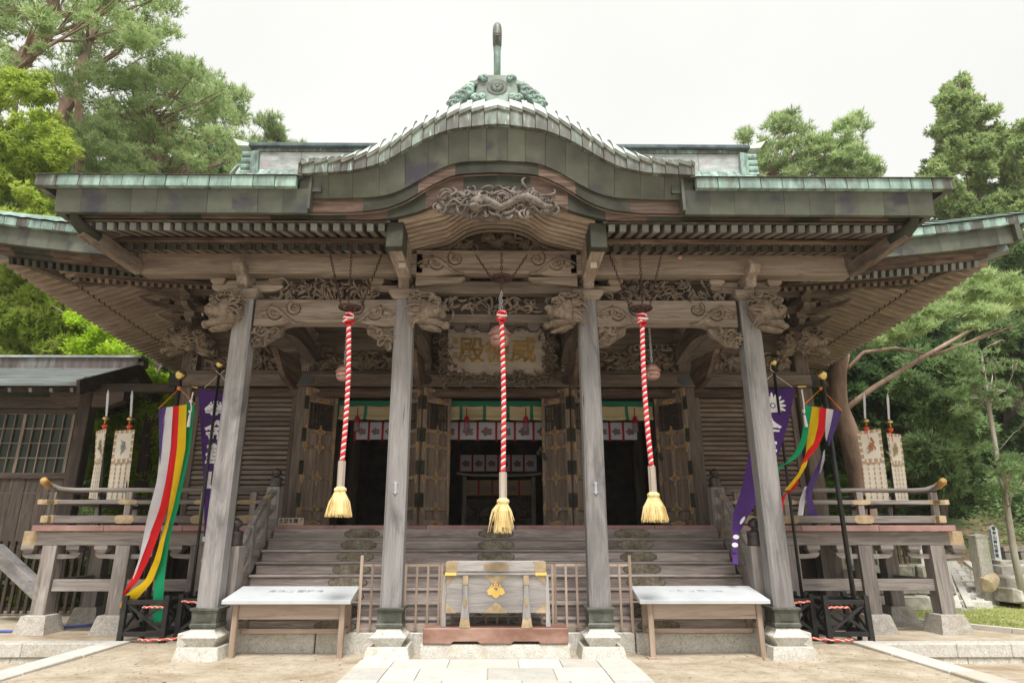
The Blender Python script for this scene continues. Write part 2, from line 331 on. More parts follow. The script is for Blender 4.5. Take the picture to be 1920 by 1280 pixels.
g = MB()
def ground_grid(mb, x0, x1, y0, y1, z, n, amp, seed):
    r_ = np.random.default_rng(seed); xs = np.linspace(x0,x1,n); ys = np.linspace(y0,y1,n)
    mb.grid([[(x,y,z + amp*(math.sin(x*1.7+seed)+math.sin(y*2.3+x*.9))*.5) for x in xs] for y in ys])
ground_grid(g, -5.95, 5.75, -12, 30, 0.0, 90, .012, 1)
g.build('sandy_ground', M_sand, smooth=True, kind='structure')
g = MB(); ground_grid(g, -90, -5.95, 11.0, 16.2, 0.0, 30, .01, 2); ground_grid(g, 5.75, 40, 10.9, 16.6, -.015, 30, .01, 3)
g.build('sandy_ground', M_sand, smooth=True, kind='structure')
g = MB(); ground_grid(g, -90, -5.95, -60, 10.99, -0.26, 12, .01, 4); ground_grid(g, 5.75, 90, -60, 10.88, -0.26, 12, .01, 5); g.box(-90,90,-60,-12,-.3,-.005)
g.build('gravel_ground', M_sand, kind='structure')
# hillside terrain behind
def hz(x, y):
    l = max(0, -x - 13 + max(0, y-24)*.55); r = max(0, x - 14.0 + max(0,y-22)*.45)
    back = max(0, y - 30)*.25
    return -0.03 + .55*l*min(1,l/6) *max(0,min(1,(y-17)/6)) + .38*r*min(1,r/5)*max(0,min(1,(y-17.5)/5)) + back*min(1,abs(x)/8) + .25*math.sin(x*.7)*math.sin(y*.6)*min(1,max(0,y-22)/6)
g = MB(); xs = np.linspace(-130,130,131); ys = np.linspace(16,130,80)
g.grid([[(x,y,min(hz(x,y),34)) for x in xs] for y in ys]); g.build('hillside', M_soil, smooth=True, kind='structure')
g = MB(); g.grid([[(x,y,-.04-.0*y) for x in (-150,0,150)] for y in (-150,15.9,150)]); 
for i,p in enumerate(g.v): g.v[i] = (p[0],p[1],-.6)
g.build('far_ground', M_soil, kind='structure')
g = MB(); g.grid([[(7.62+(14.4-y)*.727+u*26,y,-.004) for u in np.linspace(0,1,20)] for y in np.linspace(11.05,18.5,16)])
g.build('lawn', M_lawn, smooth=True, kind='structure')

# ================================================================== SHRINE HALL
hall = thing('shrine_hall', 'large weathered wooden shrine hall with green copper roof and curved porch gable', 'shrine hall', (0, 16, 0))
YP, YT, YW = 9.84, 12.05, 13.6
# ---- porch pillars
shaft = MB(); c = .035; a = .15
shaft.prism([(-a+c,-a),(a-c,-a),(a,-a+c),(a,a-c),(a-c,a),(-a+c,a),(-a,a-c),(-a,-a+c)], .40, 5.28, 'xy')
me_shaft = shaft.mesh('pillar', W['grey','z'])
shoe = MB(); shoe.lathe(0,0,[(.195,.66),(.20,.655),(.20,.63),(.178,.62),(.172,.595),(.172,.46),(.186,.445),(.186,.415),(.172,.40),(.172,.39)], square=True)
for sx in (-1,1):
    shoe.box(sx*.172, sx*.178, -.10,.10,.475,.58)
shoe.box(-.10,.10,-.178,-.172,.475,.58); shoe.box(-.085,.085,-.183,-.178,.488,.567)
me_shoe = shoe.mesh('bronze_shoe', M_bronze)
sb = MB(); sb.lathe(0,0,[(.165,.39),(.175,.36),(.20,.325),(.245,.295),(.25,.285),(.245,.272),(.185,.195),(.180,.165)], square=True)
me_sb = sb.mesh('stone_base', M_granite)
sp = MB(); sp.lathe(0,0,[(.275,.165),(.28,.155),(.325,-.05)], square=True); me_sp = sp.mesh('stone_plinth', M_granite)
for x in (-4.05, -1.48, 1.47, 4.07):
    p = link('pillar', me_shaft, hall, loc=(x, YP, 0))
    for n_, m_ in (('bronze_shoe', me_shoe), ('stone_base', me_sb), ('stone_plinth', me_sp)):
        link(n_, m_, p, loc=(x, YP, 0))
    if abs(x) < 2:
        b = MB(); xx = x + (.0 if x < 0 else .0)
        b.box(xx-.018,xx+.018,YP-.17,YP-.15,2.21,2.39)
        b.box(xx-.04,xx+.04,YP-.162,YP-.15,2.23,2.242); b.box(xx-.04,xx+.04,YP-.162,YP-.15,2.355,2.367)
        b.build('steel_bracket', M_steel, p)
# ---- stair
NR = 8; z0, h, y0, r = .275, .186, 10.25, .225
b = MB()
for i,(xa,xb) in enumerate([(-4.6,-2.62),(-2.6,-.93),(-.91,.95),(.97,2.02),(2.04,4.6)]):
    m = MB(); m.box(xa,xb,10.14,10.5,-.08,.27+.004*(i%2)); m.build('foundation_stone', M_granite, hall, bevel=.012)
med = [( -.30,0),(-.285,.03),(-.245,.045),(-.225,.05),(-.19,.072),(-.09,.074),(0,.078),(.09,.074),(.19,.072),(.225,.05),(.245,.045),(.285,.03),
       (.30,0),(.285,-.03),(.245,-.045),(.225,-.05),(.19,-.072),(.09,-.074),(0,-.078),(-.09,-.074),(-.19,-.072),(-.225,-.05),(-.245,-.045),(-.285,-.03)]
mm = MB(); mm.prism([(a*1.05,b*1.12) for a,b in med], -.005, 0); mm.cm = 1; mm.prism(med, -.012, 0)
rr = random.Random(3)
for k in range(16):
    cx, cz = rr.uniform(-.22,.22), rr.uniform(-.045,.045)
    mm.tube([(cx+.028*math.cos(t)*(1-t/9), -.012, cz+.02*math.sin(t)*(1-t/9)) for t in np.linspace(0,5,6)], .004, 3)
me_med = mm.mesh('medallion', [M_bronze if False else M_darkmetal, M_med])
for k in range(NR):
    yy, zz = y0 + k*r, z0 + k*h
    m = MB(); m.box(-3.92,3.94,yy,yy+.05,zz,zz+h-.038); ris = m.build('stair_riser', W['stair','x'], hall, bevel=.006)
    if k < NR-1:
        m = MB(); m.box(-3.94,3.96,yy-.022,yy+r+.03,zz+h-.036,zz+h); m.build('stair_tread', W['stair','x'], hall, bevel=.008)
    for x in (-2.36, 0.0, 2.40):
        link('medallion', me_med, ris, loc=(x, yy-.001, zz+h/2-.02))
m = MB(); m.box(-3.9,3.9,10.5,12.1,-.1,.26); m.build('stair_core', W['dark','x'], hall)
# ---- veranda
m = MB(); m.box(-8.2,8.2,YT+.05,YW,1.70,1.77); m.box(-8.2,-6.75,YW,21,1.70,1.77); m.box(6.75,8.2,YW,21,1.70,1.77); m.build('veranda_deck', W['dark','y'], hall)
xe = [-8.28,-7.0,-5.6,-4.2,-2.9,-1.25,.35,1.62,2.85,4.1,5.5,6.9,8.30]
for xa, xb in zip(xe[:-1], xe[1:]):
    m = MB(); m.box(xa+.003,xb-.003,YT-.06,YT+.06,1.695+rnd.uniform(-.003,.003),1.795); m.build('edge_plate', M_redcop, hall, bevel=.006)
for s in (-1,1):
    m = MB(); m.box(s*8.16,s*8.28,YT+.062,21,1.70,1.79); m.build('edge_plate', M_redcop, hall)
    m = MB(); m.box(s*4.15,s*8.30,YT+.06,YT+.34,1.45,1.69); fb = m.build('floor_beam', W['grey2','x'], hall, bevel=.01)
    m = MB(); m.box(s*8.22,s*8.48,YT+.055,YT+.345,1.445,1.694); m.build('gilt_end_cap', M_palegilt, fb, bevel=.008)
    m = MB(); m.box(s*7.75,s*8.0,YT+.35,21,1.45,1.69); m.build('floor_beam', W['grey2','y'], hall)
    m = MB(); m.box(s*4.15,s*7.8,13.4,13.62,1.40,1.66); m.build('floor_beam', W['grey2','x'], hall)
    # posts under the veranda
    foot = MB(); foot.lathe(0,0,[(.20,.30),(.21,.29),(.29,-.06)], square=True); me_foot = foot.mesh('stone_foot', M_foot)
    po = MB(); po.box(-.125,.125,-.125,.125,.30,1.45); me_po = po.mesh('veranda_post', W['grey2','z'])
    for x, y in [(7.95,12.2),(6.65,12.2),(5.32,12.2),(7.85,13.5),(6.6,13.55),(4.6,13.6),(7.6,15.2),(7.6,17),(7.6,19),(6.6,17),(6.6,20)]:
        q = link('veranda_post', me_po, hall, loc=(s*x,y,0)); f_ = link('stone_foot', me_foot, q); f_.matrix_parent_inverse = Matrix()
    me_arm = MB(); me_arm.prism([(-.52,1.33),(-.50,1.27),(-.44,1.235),(-.2,1.22),(.2,1.22),(.44,1.235),(.50,1.27),(.52,1.33),(.40,1.325),(.30,1.30),(-.30,1.30),(-.40,1.325)], -.055,.055)
    me_arm = me_arm.mesh('bracket_arm', W['grey2','x'])
    bl = MB(); bl.lathe(0,0,[(.115,1.455),(.115,1.385),(.065,1.325)], square=True); me_bl = bl.mesh('bearing_block', W['grey2','x'])
    for x in (7.95, 6.65, 5.32):
        ar = link('bracket_arm', me_arm, hall, loc=(s*x,12.2,0))
        for dx in (-.40,.40): link('bearing_block', me_bl, ar, loc=(s*x+dx,12.2,0))
    for xa, xb in ((7.82,6.78),(6.52,5.45),(5.19,4.2)):
        m = MB(); m.box(s*xa,s*xb,12.13,12.27,.68,.875); m.build('tie_beam', W['grey2','x'], hall, bevel=.008)
    m = MB(); m.box(s*8.08,s*8.14,12.16,12.24,.72,.81); m.build('wedge_peg', W['pale','x'], hall)
    for ya, yb in ((12.33,13.37),(13.63,15.1),(15.3,16.9)):
        m = MB(); m.box(s*7.83,s*7.97,ya,yb,.68,.875); m.build('tie_beam', W['grey2','y'], hall)
    # enclosed base of the hall with ribbed panels
    m = MB(); m.box(s*4.4,s*6.6,13.75,13.8,.1,1.4); m.build('base_wall', W['dark','z'], hall)
    for i in range(5):
        m = MB(); x = 4.75+.36*i; m.box(s*x,s*(x+.05),13.68,13.75,.2,1.4); m.build('base_batten', W['dark','z'], hall)
    m = MB(); m.box(s*6.55,s*6.75,13.7,21,.1,1.5); m.build('base_wall', W['dark','y'], hall)
    # railing
    def rail_tube(p, r_, nm, ax): 
        mb = MB(); mb.tube(p, r_, 8); return mb.build(nm, W['grey2',ax], hall, smooth=True)
    pts = [(s*4.15,YT+.12,2.42),(s*6,YT+.12,2.42),(s*7.75,YT+.12,2.42),(s*8.0,YT+.12,2.435),(s*8.2,YT+.12,2.49),(s*8.36,YT+.12,2.57)]
    rt = rail_tube(pts, [.042]*4+[.05,.055], 'top_rail', 'x')
    e = Vector(pts[-1]); t = (e-Vector(pts[-2])).normalized()
    m = MB(); m.tube([e-t*.20, e-t*.03, e+t*.012], [.057,.062,.055], 10); m.build('gilt_end_cap', M_dullgold, rt, smooth=True)
    pts = [(s*8.1,20.5,2.42),(s*8.1,14,2.42),(s*8.1,12.4,2.42),(s*8.1,12.15,2.435),(s*8.1,11.93,2.49),(s*8.1,11.79,2.57)]
    rt = rail_tube(pts, [.042]*4+[.05,.055], 'top_rail', 'y')
    e = Vector(pts[-1]); t = (e-Vector(pts[-2])).normalized()
    m = MB(); m.tube([e-t*.20, e-t*.03, e+t*.012], [.057,.062,.055], 10); m.build('gilt_end_cap', M_dullgold, rt, smooth=True)
    for nm, zc, hh, ww, ov in (('mid_rail',2.205,.075,.10,.25),('foot_rail',1.90,.13,.14,.08)):
        m = MB(); m.box(s*4.15,s*(8.1+ov),YT+.12-ww/2,YT+.12+ww/2,zc-hh/2,zc+hh/2); o = m.build(nm, W['grey2','x'], hall, bevel=.008)
        m = MB(); m.box(s*8.0,s*(8.1+ov+.006),YT+.12-ww/2-.006,YT+.12+ww/2+.006,zc-hh/2-.005,zc+hh/2+.005); m.build('gilt_end_cap', M_palegilt, o, bevel=.006)
        m = MB(); m.box(s*(8.1-ww/2),s*(8.1+ww/2),YT+.12+ww/2+.012,20.5,zc-hh/2,zc+hh/2); m.build(nm, W['grey2','y'], hall)
        m = MB(); m.box(s*(8.1-ww/2+.004),s*(8.1+ww/2-.004),YT+.12-max(ov,.17),YT+.12-ww/2-.010,zc-hh/2+.004,zc+hh/2-.004); m.build('gilt_end_cap', M_palegilt, hall, bevel=.006)
        for x in (6.72, 5.35, 4.55):
            m = MB(); m.prism([(s*x+.19*math.cos(q)*(1.0 if abs(math.cos(q))<.8 else .95), zc+hh*.56*max(-1,min(1,1.5*math.sin(q)))) for q in np.linspace(0,2*math.pi,20,endpoint=False)], YT+.12-ww/2-.007, YT+.12-ww/2+.001)
            m.build('gilt_plate', M_palegilt, o)
    for x in (8.1, 6.72, 5.35, 4.45):
        m = MB(); m.box(s*x-.055,s*x+.055,YT+.075,YT+.165,1.965,2.165); m.box(s*x-.06,s*x+.06,YT+.07,YT+.17,2.245,2.385); m.build('baluster', W['grey2','z'], hall, bevel=.006)
    for y in (13.6,15,16.5,18,19.5):
        m = MB(); m.box(s*8.1-.05,s*8.1+.05,y-.05,y+.05,1.96,2.17); m.box(s*8.1-.05,s*8.1+.05,y-.05,y+.05,2.245,2.385); m.build('baluster', W['grey2','z'], hall)
    # newel posts with bulb finials
    for nm, y, za, zb in (('newel_post', YT+.05, 1.76, 2.47), ('newel_post', 10.30, .0, 1.47)):
        w = .12 if zb > 2 else .145; xn = s*4.05 if zb > 2 else s*4.0
        m = MB(); m.box(xn-w,xn+w,y-w,y+w,za,zb); o = m.build(nm, W['grey2','z'], hall, bevel=.012)
        k = w/.13
        pf = [(.125,0),(.13,.02),(.125,.035),(.118,.06),(.118,.16),(.124,.175),(.118,.19),(.075,.215),(.05,.235),(.055,.25),(.088,.275),(.10,.31),(.088,.345),(.045,.375),(.012,.395)]
        m = MB(); m.lathe(xn,y,[(r_*k*.95,zb+z_*k*.95) for r_,z_ in pf], 18); m.build('bulb_finial', M_darkmetal, o, smooth=True)
    # curved stair rails
    for nm, off, w, hh in (('stair_handrail',0,.09,.09),('stair_midrail',-.27,.09,.10),('stair_string',-.60,.13,.26)):
        pts = []
        for t in np.linspace(0,1,13):
            y = YT-.06 - t*(YT-.06-10.42); z = 2.38 + (1.22-2.38)*t + .16*math.sin(math.pi*min(1,t*1.15))**1 * (1-t*.4)
            pts.append((s*4.03, y, z+off))
        m = MB()
        for p, q in zip(pts[:-1], pts[1:]): m.beam(p, q, w, hh)
        o = m.build(nm, W['grey2','y'], hall)
        for t_ in (2, 10):
            p = Vector(pts[t_]); q = Vector(pts[t_+1]); m = MB(); m.beam(p, p+(q-p)*.9, w+.012, hh+.01); m.build('gilt_plate', M_palegilt, o)
    m = MB()
    for y_, zt_ in ((11.55,2.25),(10.95,1.80)): m.box(s*4.0-.03,s*4.0+.05,y_,y_+.07,zt_-.75,zt_-.03)
    m.build('stair_baluster', W['grey2','z'], hall)
# ---- front wall
for x in (-6.65,-4.1,-1.55,1.55,4.1,6.65):
    m = MB(); m.box(x-.15,x+.15,YW-.12,YW+.18,1.76,6.3); m.build('wall_post', W['beam','z'], hall, bevel=.02)
for s in (-1,1):
    for y in (16.0,18.4,20.8):
        m = MB(); m.box(s*6.6-.14,s*6.6+.14,y-.14,y+.14,.2,7); m.build('wall_post', W['beam','z'], hall)
    m = MB(); m.box(s*6.55,s*6.62,YW+.2,20.8,1.7,7.2); m.build('side_wall', W['beam','y'], hall)
    # slatted shutters
    m = MB(); m.box(s*4.25,s*6.45,YW+.06,YW+.09,1.77,4.5); m.build('shutter_board', W['dark','x'], hall)
    m = MB(); m.box(s*4.25,s*4.37,YW-.02,YW+.05,1.9,4.48); m.box(s*6.33,s*6.45,YW-.02,YW+.05,1.9,4.48); m.box(s*5.31,s*5.38,YW+.0,YW+.045,1.9,4.48); m.build('shutter_frame', W['beam','z'], hall, bevel=.006)
    m = MB(); m.box(s*4.25,s*6.45,YW-.03,YW+.05,1.77,1.895); m.build('shutter_sill', W['beam','x'], hall)
    sl = MB(); sl.add([(-.47,.0,-.035),(.47,.0,-.035),(.47,.035,.035),(-.47,.035,.035),(-.47,.022,-.04),(.47,.022,-.04),(.47,.055,.03),(-.47,.055,.03)],[(0,1,2,3),(7,6,5,4),(0,4,5,1),(2,6,7,3),(0,3,7,4),(1,5,6,2)])
    me_sl = sl.mesh('shutter_slat', W['door','x'] if s > 0 else W['pale','x'])
    for k in range(25):
        for xc in (4.84, 5.86):
            link('shutter_slat', me_sl, hall, loc=(s*xc, YW+.0+rnd.uniform(-.004,.004), 1.96+k*.1015), rot=(rnd.uniform(-.1,.1),0,rnd.uniform(-.004,.004)))
m = MB(); m.box(-6.95,6.95,YW-.24,YW-.125,4.655,4.925); hb = m.build('head_beam', W['beam','x'], hall, bevel=.015)
for x in (-4.1,-1.6,1.6,4.1):
    m = MB(); m.prism([(x+.23*math.cos(q),4.79+.105*max(-1,min(1,1.35*math.sin(q)))) for q in np.linspace(0,2*math.pi,22,endpoint=False)], YW-.253, YW-.239); m.build('bronze_plate', M_darkmetal, hb)
for s in (-1,1):
    m = MB(); m.box(s*6.76,s*6.96,YW-.246,YW-.118,4.652,4.928); m.build('bronze_end_cap', M_fitting, hb)
m = MB(); m.box(-6.5,6.5,YW-.06,YW+.12,4.46,4.65); m.build('lintel', W['red','x'], hall, bevel=.008)
m = MB(); m.box(-6.6,6.6,YW-.02,YW+.1,5.46,6.0); m.build('upper_wall_beam', W['beam','x'], hall, bevel=.015)
m = MB(); m.box(-6.7,6.7,YW-.14,YW-.02,5.90,6.08); m.build('upper_rail', W['beam','x'], hall, bevel=.01)
m = MB(); m.box(-6.6,6.6,YW+.1,YW+.15,6.0,7.4); m.build('upper_wall', W['dark','x'], hall)
m = MB(); m.box(-6.6,6.6,YW-.18,YW-.02,4.93,5.0); m.build('frieze_rail', W['beam','x'], hall)

# ---- carving generator: curling tapered tubes packed inside a region
def swirl(mb, x, z, y, size, ang, turn, r, n=9, depth=.02, side=5):
    pts = []; px_, pz_ = x, z; a = ang; st = size/n; 
    for i in range(n+1):
        t = i/n; pts.append((px_, y - depth*math.sin(math.pi*t), pz_))
        px_ += math.cos(a)*st; pz_ += math.sin(a)*st; a += turn*(.3+1.9*t*t)/n
    mb.tube(pts, [r*(.45+.85*math.sin(math.pi*min(1,(i+.6)/n*.9)))*(1-.35*i/n) for i in range(n+1)], side, flat=.8)
def carve(mb, inside, x0, x1, z0, z1, y, n, size, r, seed, depth=.04, bias=0.0):
    q = random.Random(seed); k = 0; tries = 0
    while k < n and tries < n*30:
        tries += 1
        x, z = q.uniform(x0,x1), q.uniform(z0,z1)
        if not inside(x, z): continue
        swirl(mb, x, z, y - q.uniform(0,depth), size*q.uniform(.6,1.3), q.gauss(bias,.9) + (math.pi if q.random() < .5 else 0), q.choice((-1,1))*q.uniform(2.5,6), r*q.uniform(.7,1.3)); k += 1
# frieze carvings between the posts
for i,(xa,xb) in enumerate([(-6.45,-4.25),(-3.95,-1.7),(-1.4,1.4),(1.7,3.95),(4.25,6.45)]):
    m = MB(); m.box(xa,xb,YW+.02,YW+.06,4.93,5.46); m.build('frieze_board', W['beam','x'], hall)
    m = MB(); xm = (xa+xb)/2
    carve(m, lambda x,z: True, xa+.1,xb-.1,5.02,5.40,YW-.01, 105, .30, .042, 20+i, .05)
    for q in range(7): m.ball((xm+.16*math.sin((q-3)*.5), YW-.04, 5.16), .045,.06,.15, 8,5, Matrix.Rotation((q-3)*.28,3,'Y'))
    m.build('frieze_carving', M_carve, hall, smooth=True)

# ---- bracket cluster
def bracket(x, y, z, s=1.0, tiers=3, diag=0, mat='beam', step=.30):
    o = MB(); o.lathe(x,y,[(.24*s,z+.22*s),(.24*s,z+.12*s),(.16*s,z)], square=True); root = o.build('bracket_block', W[mat,'x'], hall, bevel=.008)
    for t in range(tiers):
        zz = z + .22*s + t*.30*s; yy = y - t*step*s
        L = (.55+.16*t)*s
        m = MB(); m.prism([(x-L,zz+.15*s),(x-L,zz+.10*s),(x-L*.85,zz+.03*s),(x-L*.6,zz),(x+L*.6,zz),(x+L*.85,zz+.03*s),(x+L,zz+.10*s),(x+L,zz+.15*s)], yy-.065*s, yy+.065*s)
        m.build('bracket_arm', W[mat,'x'], hall, bevel=.006)
        m = MB(); m.prism([(y+.3*s,zz+.152*s),(y+.3*s,zz+.002),(yy-.25*s,zz+.002),(yy-.38*s,zz+.04*s),(yy-.45*s,zz+.11*s),(yy-.45*s,zz+.152*s)], x-.07*s,x+.07*s,'yz')
        m.build('bracket_arm', W[mat,'y'], hall, bevel=.006)
        for dx in (-L+.10*s, 0, L-.10*s):
            m = MB(); m.lathe(x+dx, yy if dx else yy-.32*s, [(.115*s,zz+.30*s),(.115*s,zz+.21*s),(.075*s,zz+.152*s)], square=True)
            m.build('bearing_block', W[mat,'x'], hall, bevel=.005)
        if diag:
            m = MB(); dd = .55 + t*.42
            poly = [(0,0),(dd*.75,0),(dd+.10,.05),(dd+.24,.13),(dd+.30,.20),(dd+.16,.19),(dd+.02,.17),(0,.17)]
            m.M = Matrix.Translation((x,y,zz)) @ Matrix.Rotation(R(-90+45*diag), 4, 'Z')
            m.prism([(a,b*.72) for a,b in poly], -.06, .06); m.build('corner_bracket_arm', W['beam','x'], hall, bevel=.006)
for x in (-4.1,-1.55,1.55,4.1,-5.35,5.35,-2.8,2.8,0): bracket(x, YW-.1, 6.06, .85, 3)
for s in (-1,1): bracket(s*6.6, YW-.1, 5.75, .95, 4, diag=s)
m = MB(); m.box(-7.3,7.3,12.45,12.65,7.05,7.28); m.build('eave_purlin', W['beam','x'], hall)
for s in (-1,1):
    m = MB(); m.box(s*7.35,s*7.55,12.7,21,7.0,7.22); m.build('eave_purlin', W['beam','y'], hall)

# ---- carved lion heads
from mathutils import noise as mnoise
def roughen(mb, amp, fr):
    mb.v = [tuple(Vector(v)+mnoise.noise_vector(Vector(v)*fr)*amp) for v in mb.v]
def lion(x, y, z, s, face, mat=M_carve):
    s *= .85
    m = MB(); f = face
    m.ball((x,y,z), .27*s,.24*s,.26*s, 26,18)                              # skull
    m.ball((x+f*.17*s,y-.05*s,z-.02*s), .20*s,.20*s,.17*s, 24,16)           # muzzle
    m.ball((x+f*.33*s,y-.06*s,z+.04*s), .07*s,.11*s,.055*s, 8,6)           # nose
    m.ball((x+f*.14*s,y-.04*s,z-.22*s), .22*s,.17*s,.075*s, 20,10, Matrix.Rotation(f*.15,3,'Y'))   # jaw
    m.ball((x+f*.19*s,y-.21*s,z+.10*s), .075*s,.05*s,.055*s, 8,6)          # eye
    m.tube([(x+f*.06*s,y-.22*s,z+.12*s),(x+f*.14*s,y-.25*s,z+.19*s),(x+f*.26*s,y-.20*s,z+.16*s),(x+f*.30*s,y-.1*s,z+.13*s)], [.02*s,.045*s,.045*s,.02*s], 6)
    for t in np.linspace(-.1,.36,7): m.ball((x+f*t*s,y-.19*s,z-.13*s), .018*s,.02*s,.035*s, 6,4)   # teeth
    m.ball((x+f*.36*s,y-.02,z-.26*s), .085*s,.08*s,.07*s, 12,8)              # paw
    m.ball((x+f*.10*s,y+.0,z-.31*s), .22*s,.12*s,.055*s, 16,8, Matrix.Rotation(f*.25,3,'Y'))
    q = random.Random(int(abs(x)*100)+int(y))
    roughen(m, .035*s, 9.0); roughen(m, .018*s, 22.0)
    for i in range(46):                                                       # curls of the mane on top
        a = q.uniform(-.5,3.0); b_ = q.uniform(-.3,1.35); rr_ = .27*s
        c_ = Vector((x+f*rr_*math.cos(a)*.95-.03*f*s, y-rr_*math.sin(b_)*.85-.03*s, z+rr_*math.sin(a)*.75+.05*s))
        w_ = .055*s
        m.tube([c_+Vector((w_*math.cos(t)*(1-t/14),-.015-t*.006*s,w_*math.sin(t)*(1-t/14))) for t in np.linspace(0,9,11)], .017*s, 5)
    for i in range(14):                                                       # mane locks streaming back
        zz = z + s*(.24 - .035*i); l = s*q.uniform(.22,.36)
        swirl(m, x-f*.06*s, zz, y-.22*s+.006*abs(i-7)*s, l, math.pi*(0 if f<0 else 1)+q.uniform(-.3,.3)+(.25*f if i>6 else -.2*f), q.choice((-1,1))*q.uniform(1.5,3.5), .032*s, 8)
    return m.build('lion_head_carving', mat, hall, smooth=True)
for s in (-1,1):
    lion(s*4.25, 9.66, 5.03, 1.05, s); lion(s*1.13, 9.66, 5.03, 1.05, -s)
    lion(s*6.75, 13.25, 5.62, 1.1, s, M_carve); lion(s*6.3, 13.2, 5.55, .9, -s, M_carve)
    lion(s*4.1, 13.3, 5.75, .8, -s, M_carve)

# ---- rainbow beams between pillars
def rainbow(xa, xb, zt, zb, y, d, rise, name, mat, scroll=True):
    xs = np.linspace(xa, xb, 25); u = (xs-xa)/(xb-xa)
    arch = np.clip(np.minimum(u,1-u)/.16-.75,0,1); arch = arch*arch*(3-2*arch)*rise
    m = MB(); m.band(xs, np.full(25,zt), zb+arch, y-d, y+d); o = m.build(name, mat, hall, bevel=.015)
    m = MB(); m.band(xs[5:20], (zb+arch+.075)[5:20], (zb+arch+.035)[5:20], y-d-.018, y-d+.01); m.build('beam_moulding', W['pale','x'], o)
    if scroll:
        m = MB(); hh = zt-zb
        for e, sg in ((xa,1),(xb,-1)):
            for (cx,cz,r_) in ((.34,.50,.13),(.62,.66,.11)):
                X0, Z0 = e+sg*cx*1.05, zb+cz*hh
                m.tube([(X0+sg*r_*(1-t/8.5)*math.cos(t+2.2), y-d-.012, Z0+r_*(1-t/8.5)*math.sin(t+2.2)) for t in np.linspace(0,7.2,22)], [.036-.001*k for k in range(22)], 5)
                m.cm = 1; m.tube([(X0+sg*(r_+.03)*(1-t/8.5)*math.cos(t+2.2), y-d-.001, Z0+(r_+.03)*(1-t/8.5)*math.sin(t+2.2)) for t in np.linspace(0,7.2,22)], .022, 4); m.cm = 0  # dark tube stands in for the shade in the carved groove
            m.tube([(e+sg*t*.78, y-d-.01, zb+hh*(.42+.38*math.sin(t*5.2)*(.5+.5*t))) for t in np.linspace(.02,1,12)], [.016+.022*math.sin(math.pi*k/11) for k in range(12)], 5)
            for t in (.10,.2,.31): m.ball((e+sg*t, y-d, zb+hh*.36), .06,.03,.035, 8,5)
        m.build('scroll_carving', [M_carve, W['dark','x']], o, smooth=True)
    return o
for s in (-1,1):
    a, b_ = sorted((s*1.6, s*3.86)); rainbow(a, b_, 5.25, 4.80, YP, .14, .07, 'rainbow_beam', W['pale','x'])
    # carved corbels below
    for xx, dr in ((1.62,1),(3.86,-1)):
        m = MB(); q0 = s*xx; dd = s*dr
        m.prism([(q0,4.80),(q0+dd*.46,4.80),(q0+dd*.44,4.70),(q0+dd*.30,4.62),(q0+dd*.18,4.52),(q0,4.48)], YP-.05, YP+.05)
        carve(m, lambda x,z: abs(x-q0) < .42-(4.8-z)*1.1, min(q0,q0+dd*.45), max(q0,q0+dd*.45), 4.52,4.78, YP-.06, 26, .17, .02, int(50+xx*10+s), .06)
        m.build('corbel_carving', M_carve, hall, smooth=False)
    # plants carved above the beam
    m = MB(); xm = s*2.73
    carve(m, lambda x,z: (x-xm)**2/.95**2 + ((z-5.24)/.36)**2 < 1, xm-.95,xm+.95,5.25,5.58, YP-.02, 80, .22, .018, 61+s, .10)
    for k in range(40):
        q = random.Random(k+s*77); x_, z_ = xm+q.uniform(-.7,.7), q.uniform(5.3,5.56)
        a_ = q.uniform(-2.6,-.5); m.beam((x_,YP-.10-q.random()*.05,z_),(x_+.12*math.cos(a_),YP-.12,z_+.12*math.sin(a_)),.006,.028,.003,.006)
    m.build('plant_carving', M_carve, hall, smooth=False)
    m = MB(); m.box(s*1.7,s*3.8,YP+.08,YP+.13,5.25,5.62); m.build('panel_board', W['dark','x'], hall)
    # connecting beam from the pillar to the hall
    for x in (1.5, 4.0):
        pts = [(s*x, YP+.15+ (YW-YP-.3)*t, 4.95+.42*math.sin(t*math.pi*.9)+.35*t-.1) for t in np.linspace(0,1,11)]
        m = MB()
        for p,q in zip(pts[:-1],pts[1:]): m.beam(p,q,.22,.34)
        m.build('shrimp_beam', W['beam','y'], hall)
        m = MB()
        m.prism([(YP+1.2+.1,4.85),(YP+1.9,4.45),(YP+2.5,4.35),(YP+2.9,4.75),(YP+2.7,5.0)], s*x-.05, s*x+.05, 'yz'); m.build('corbel_carving', W['red','y'], hall)
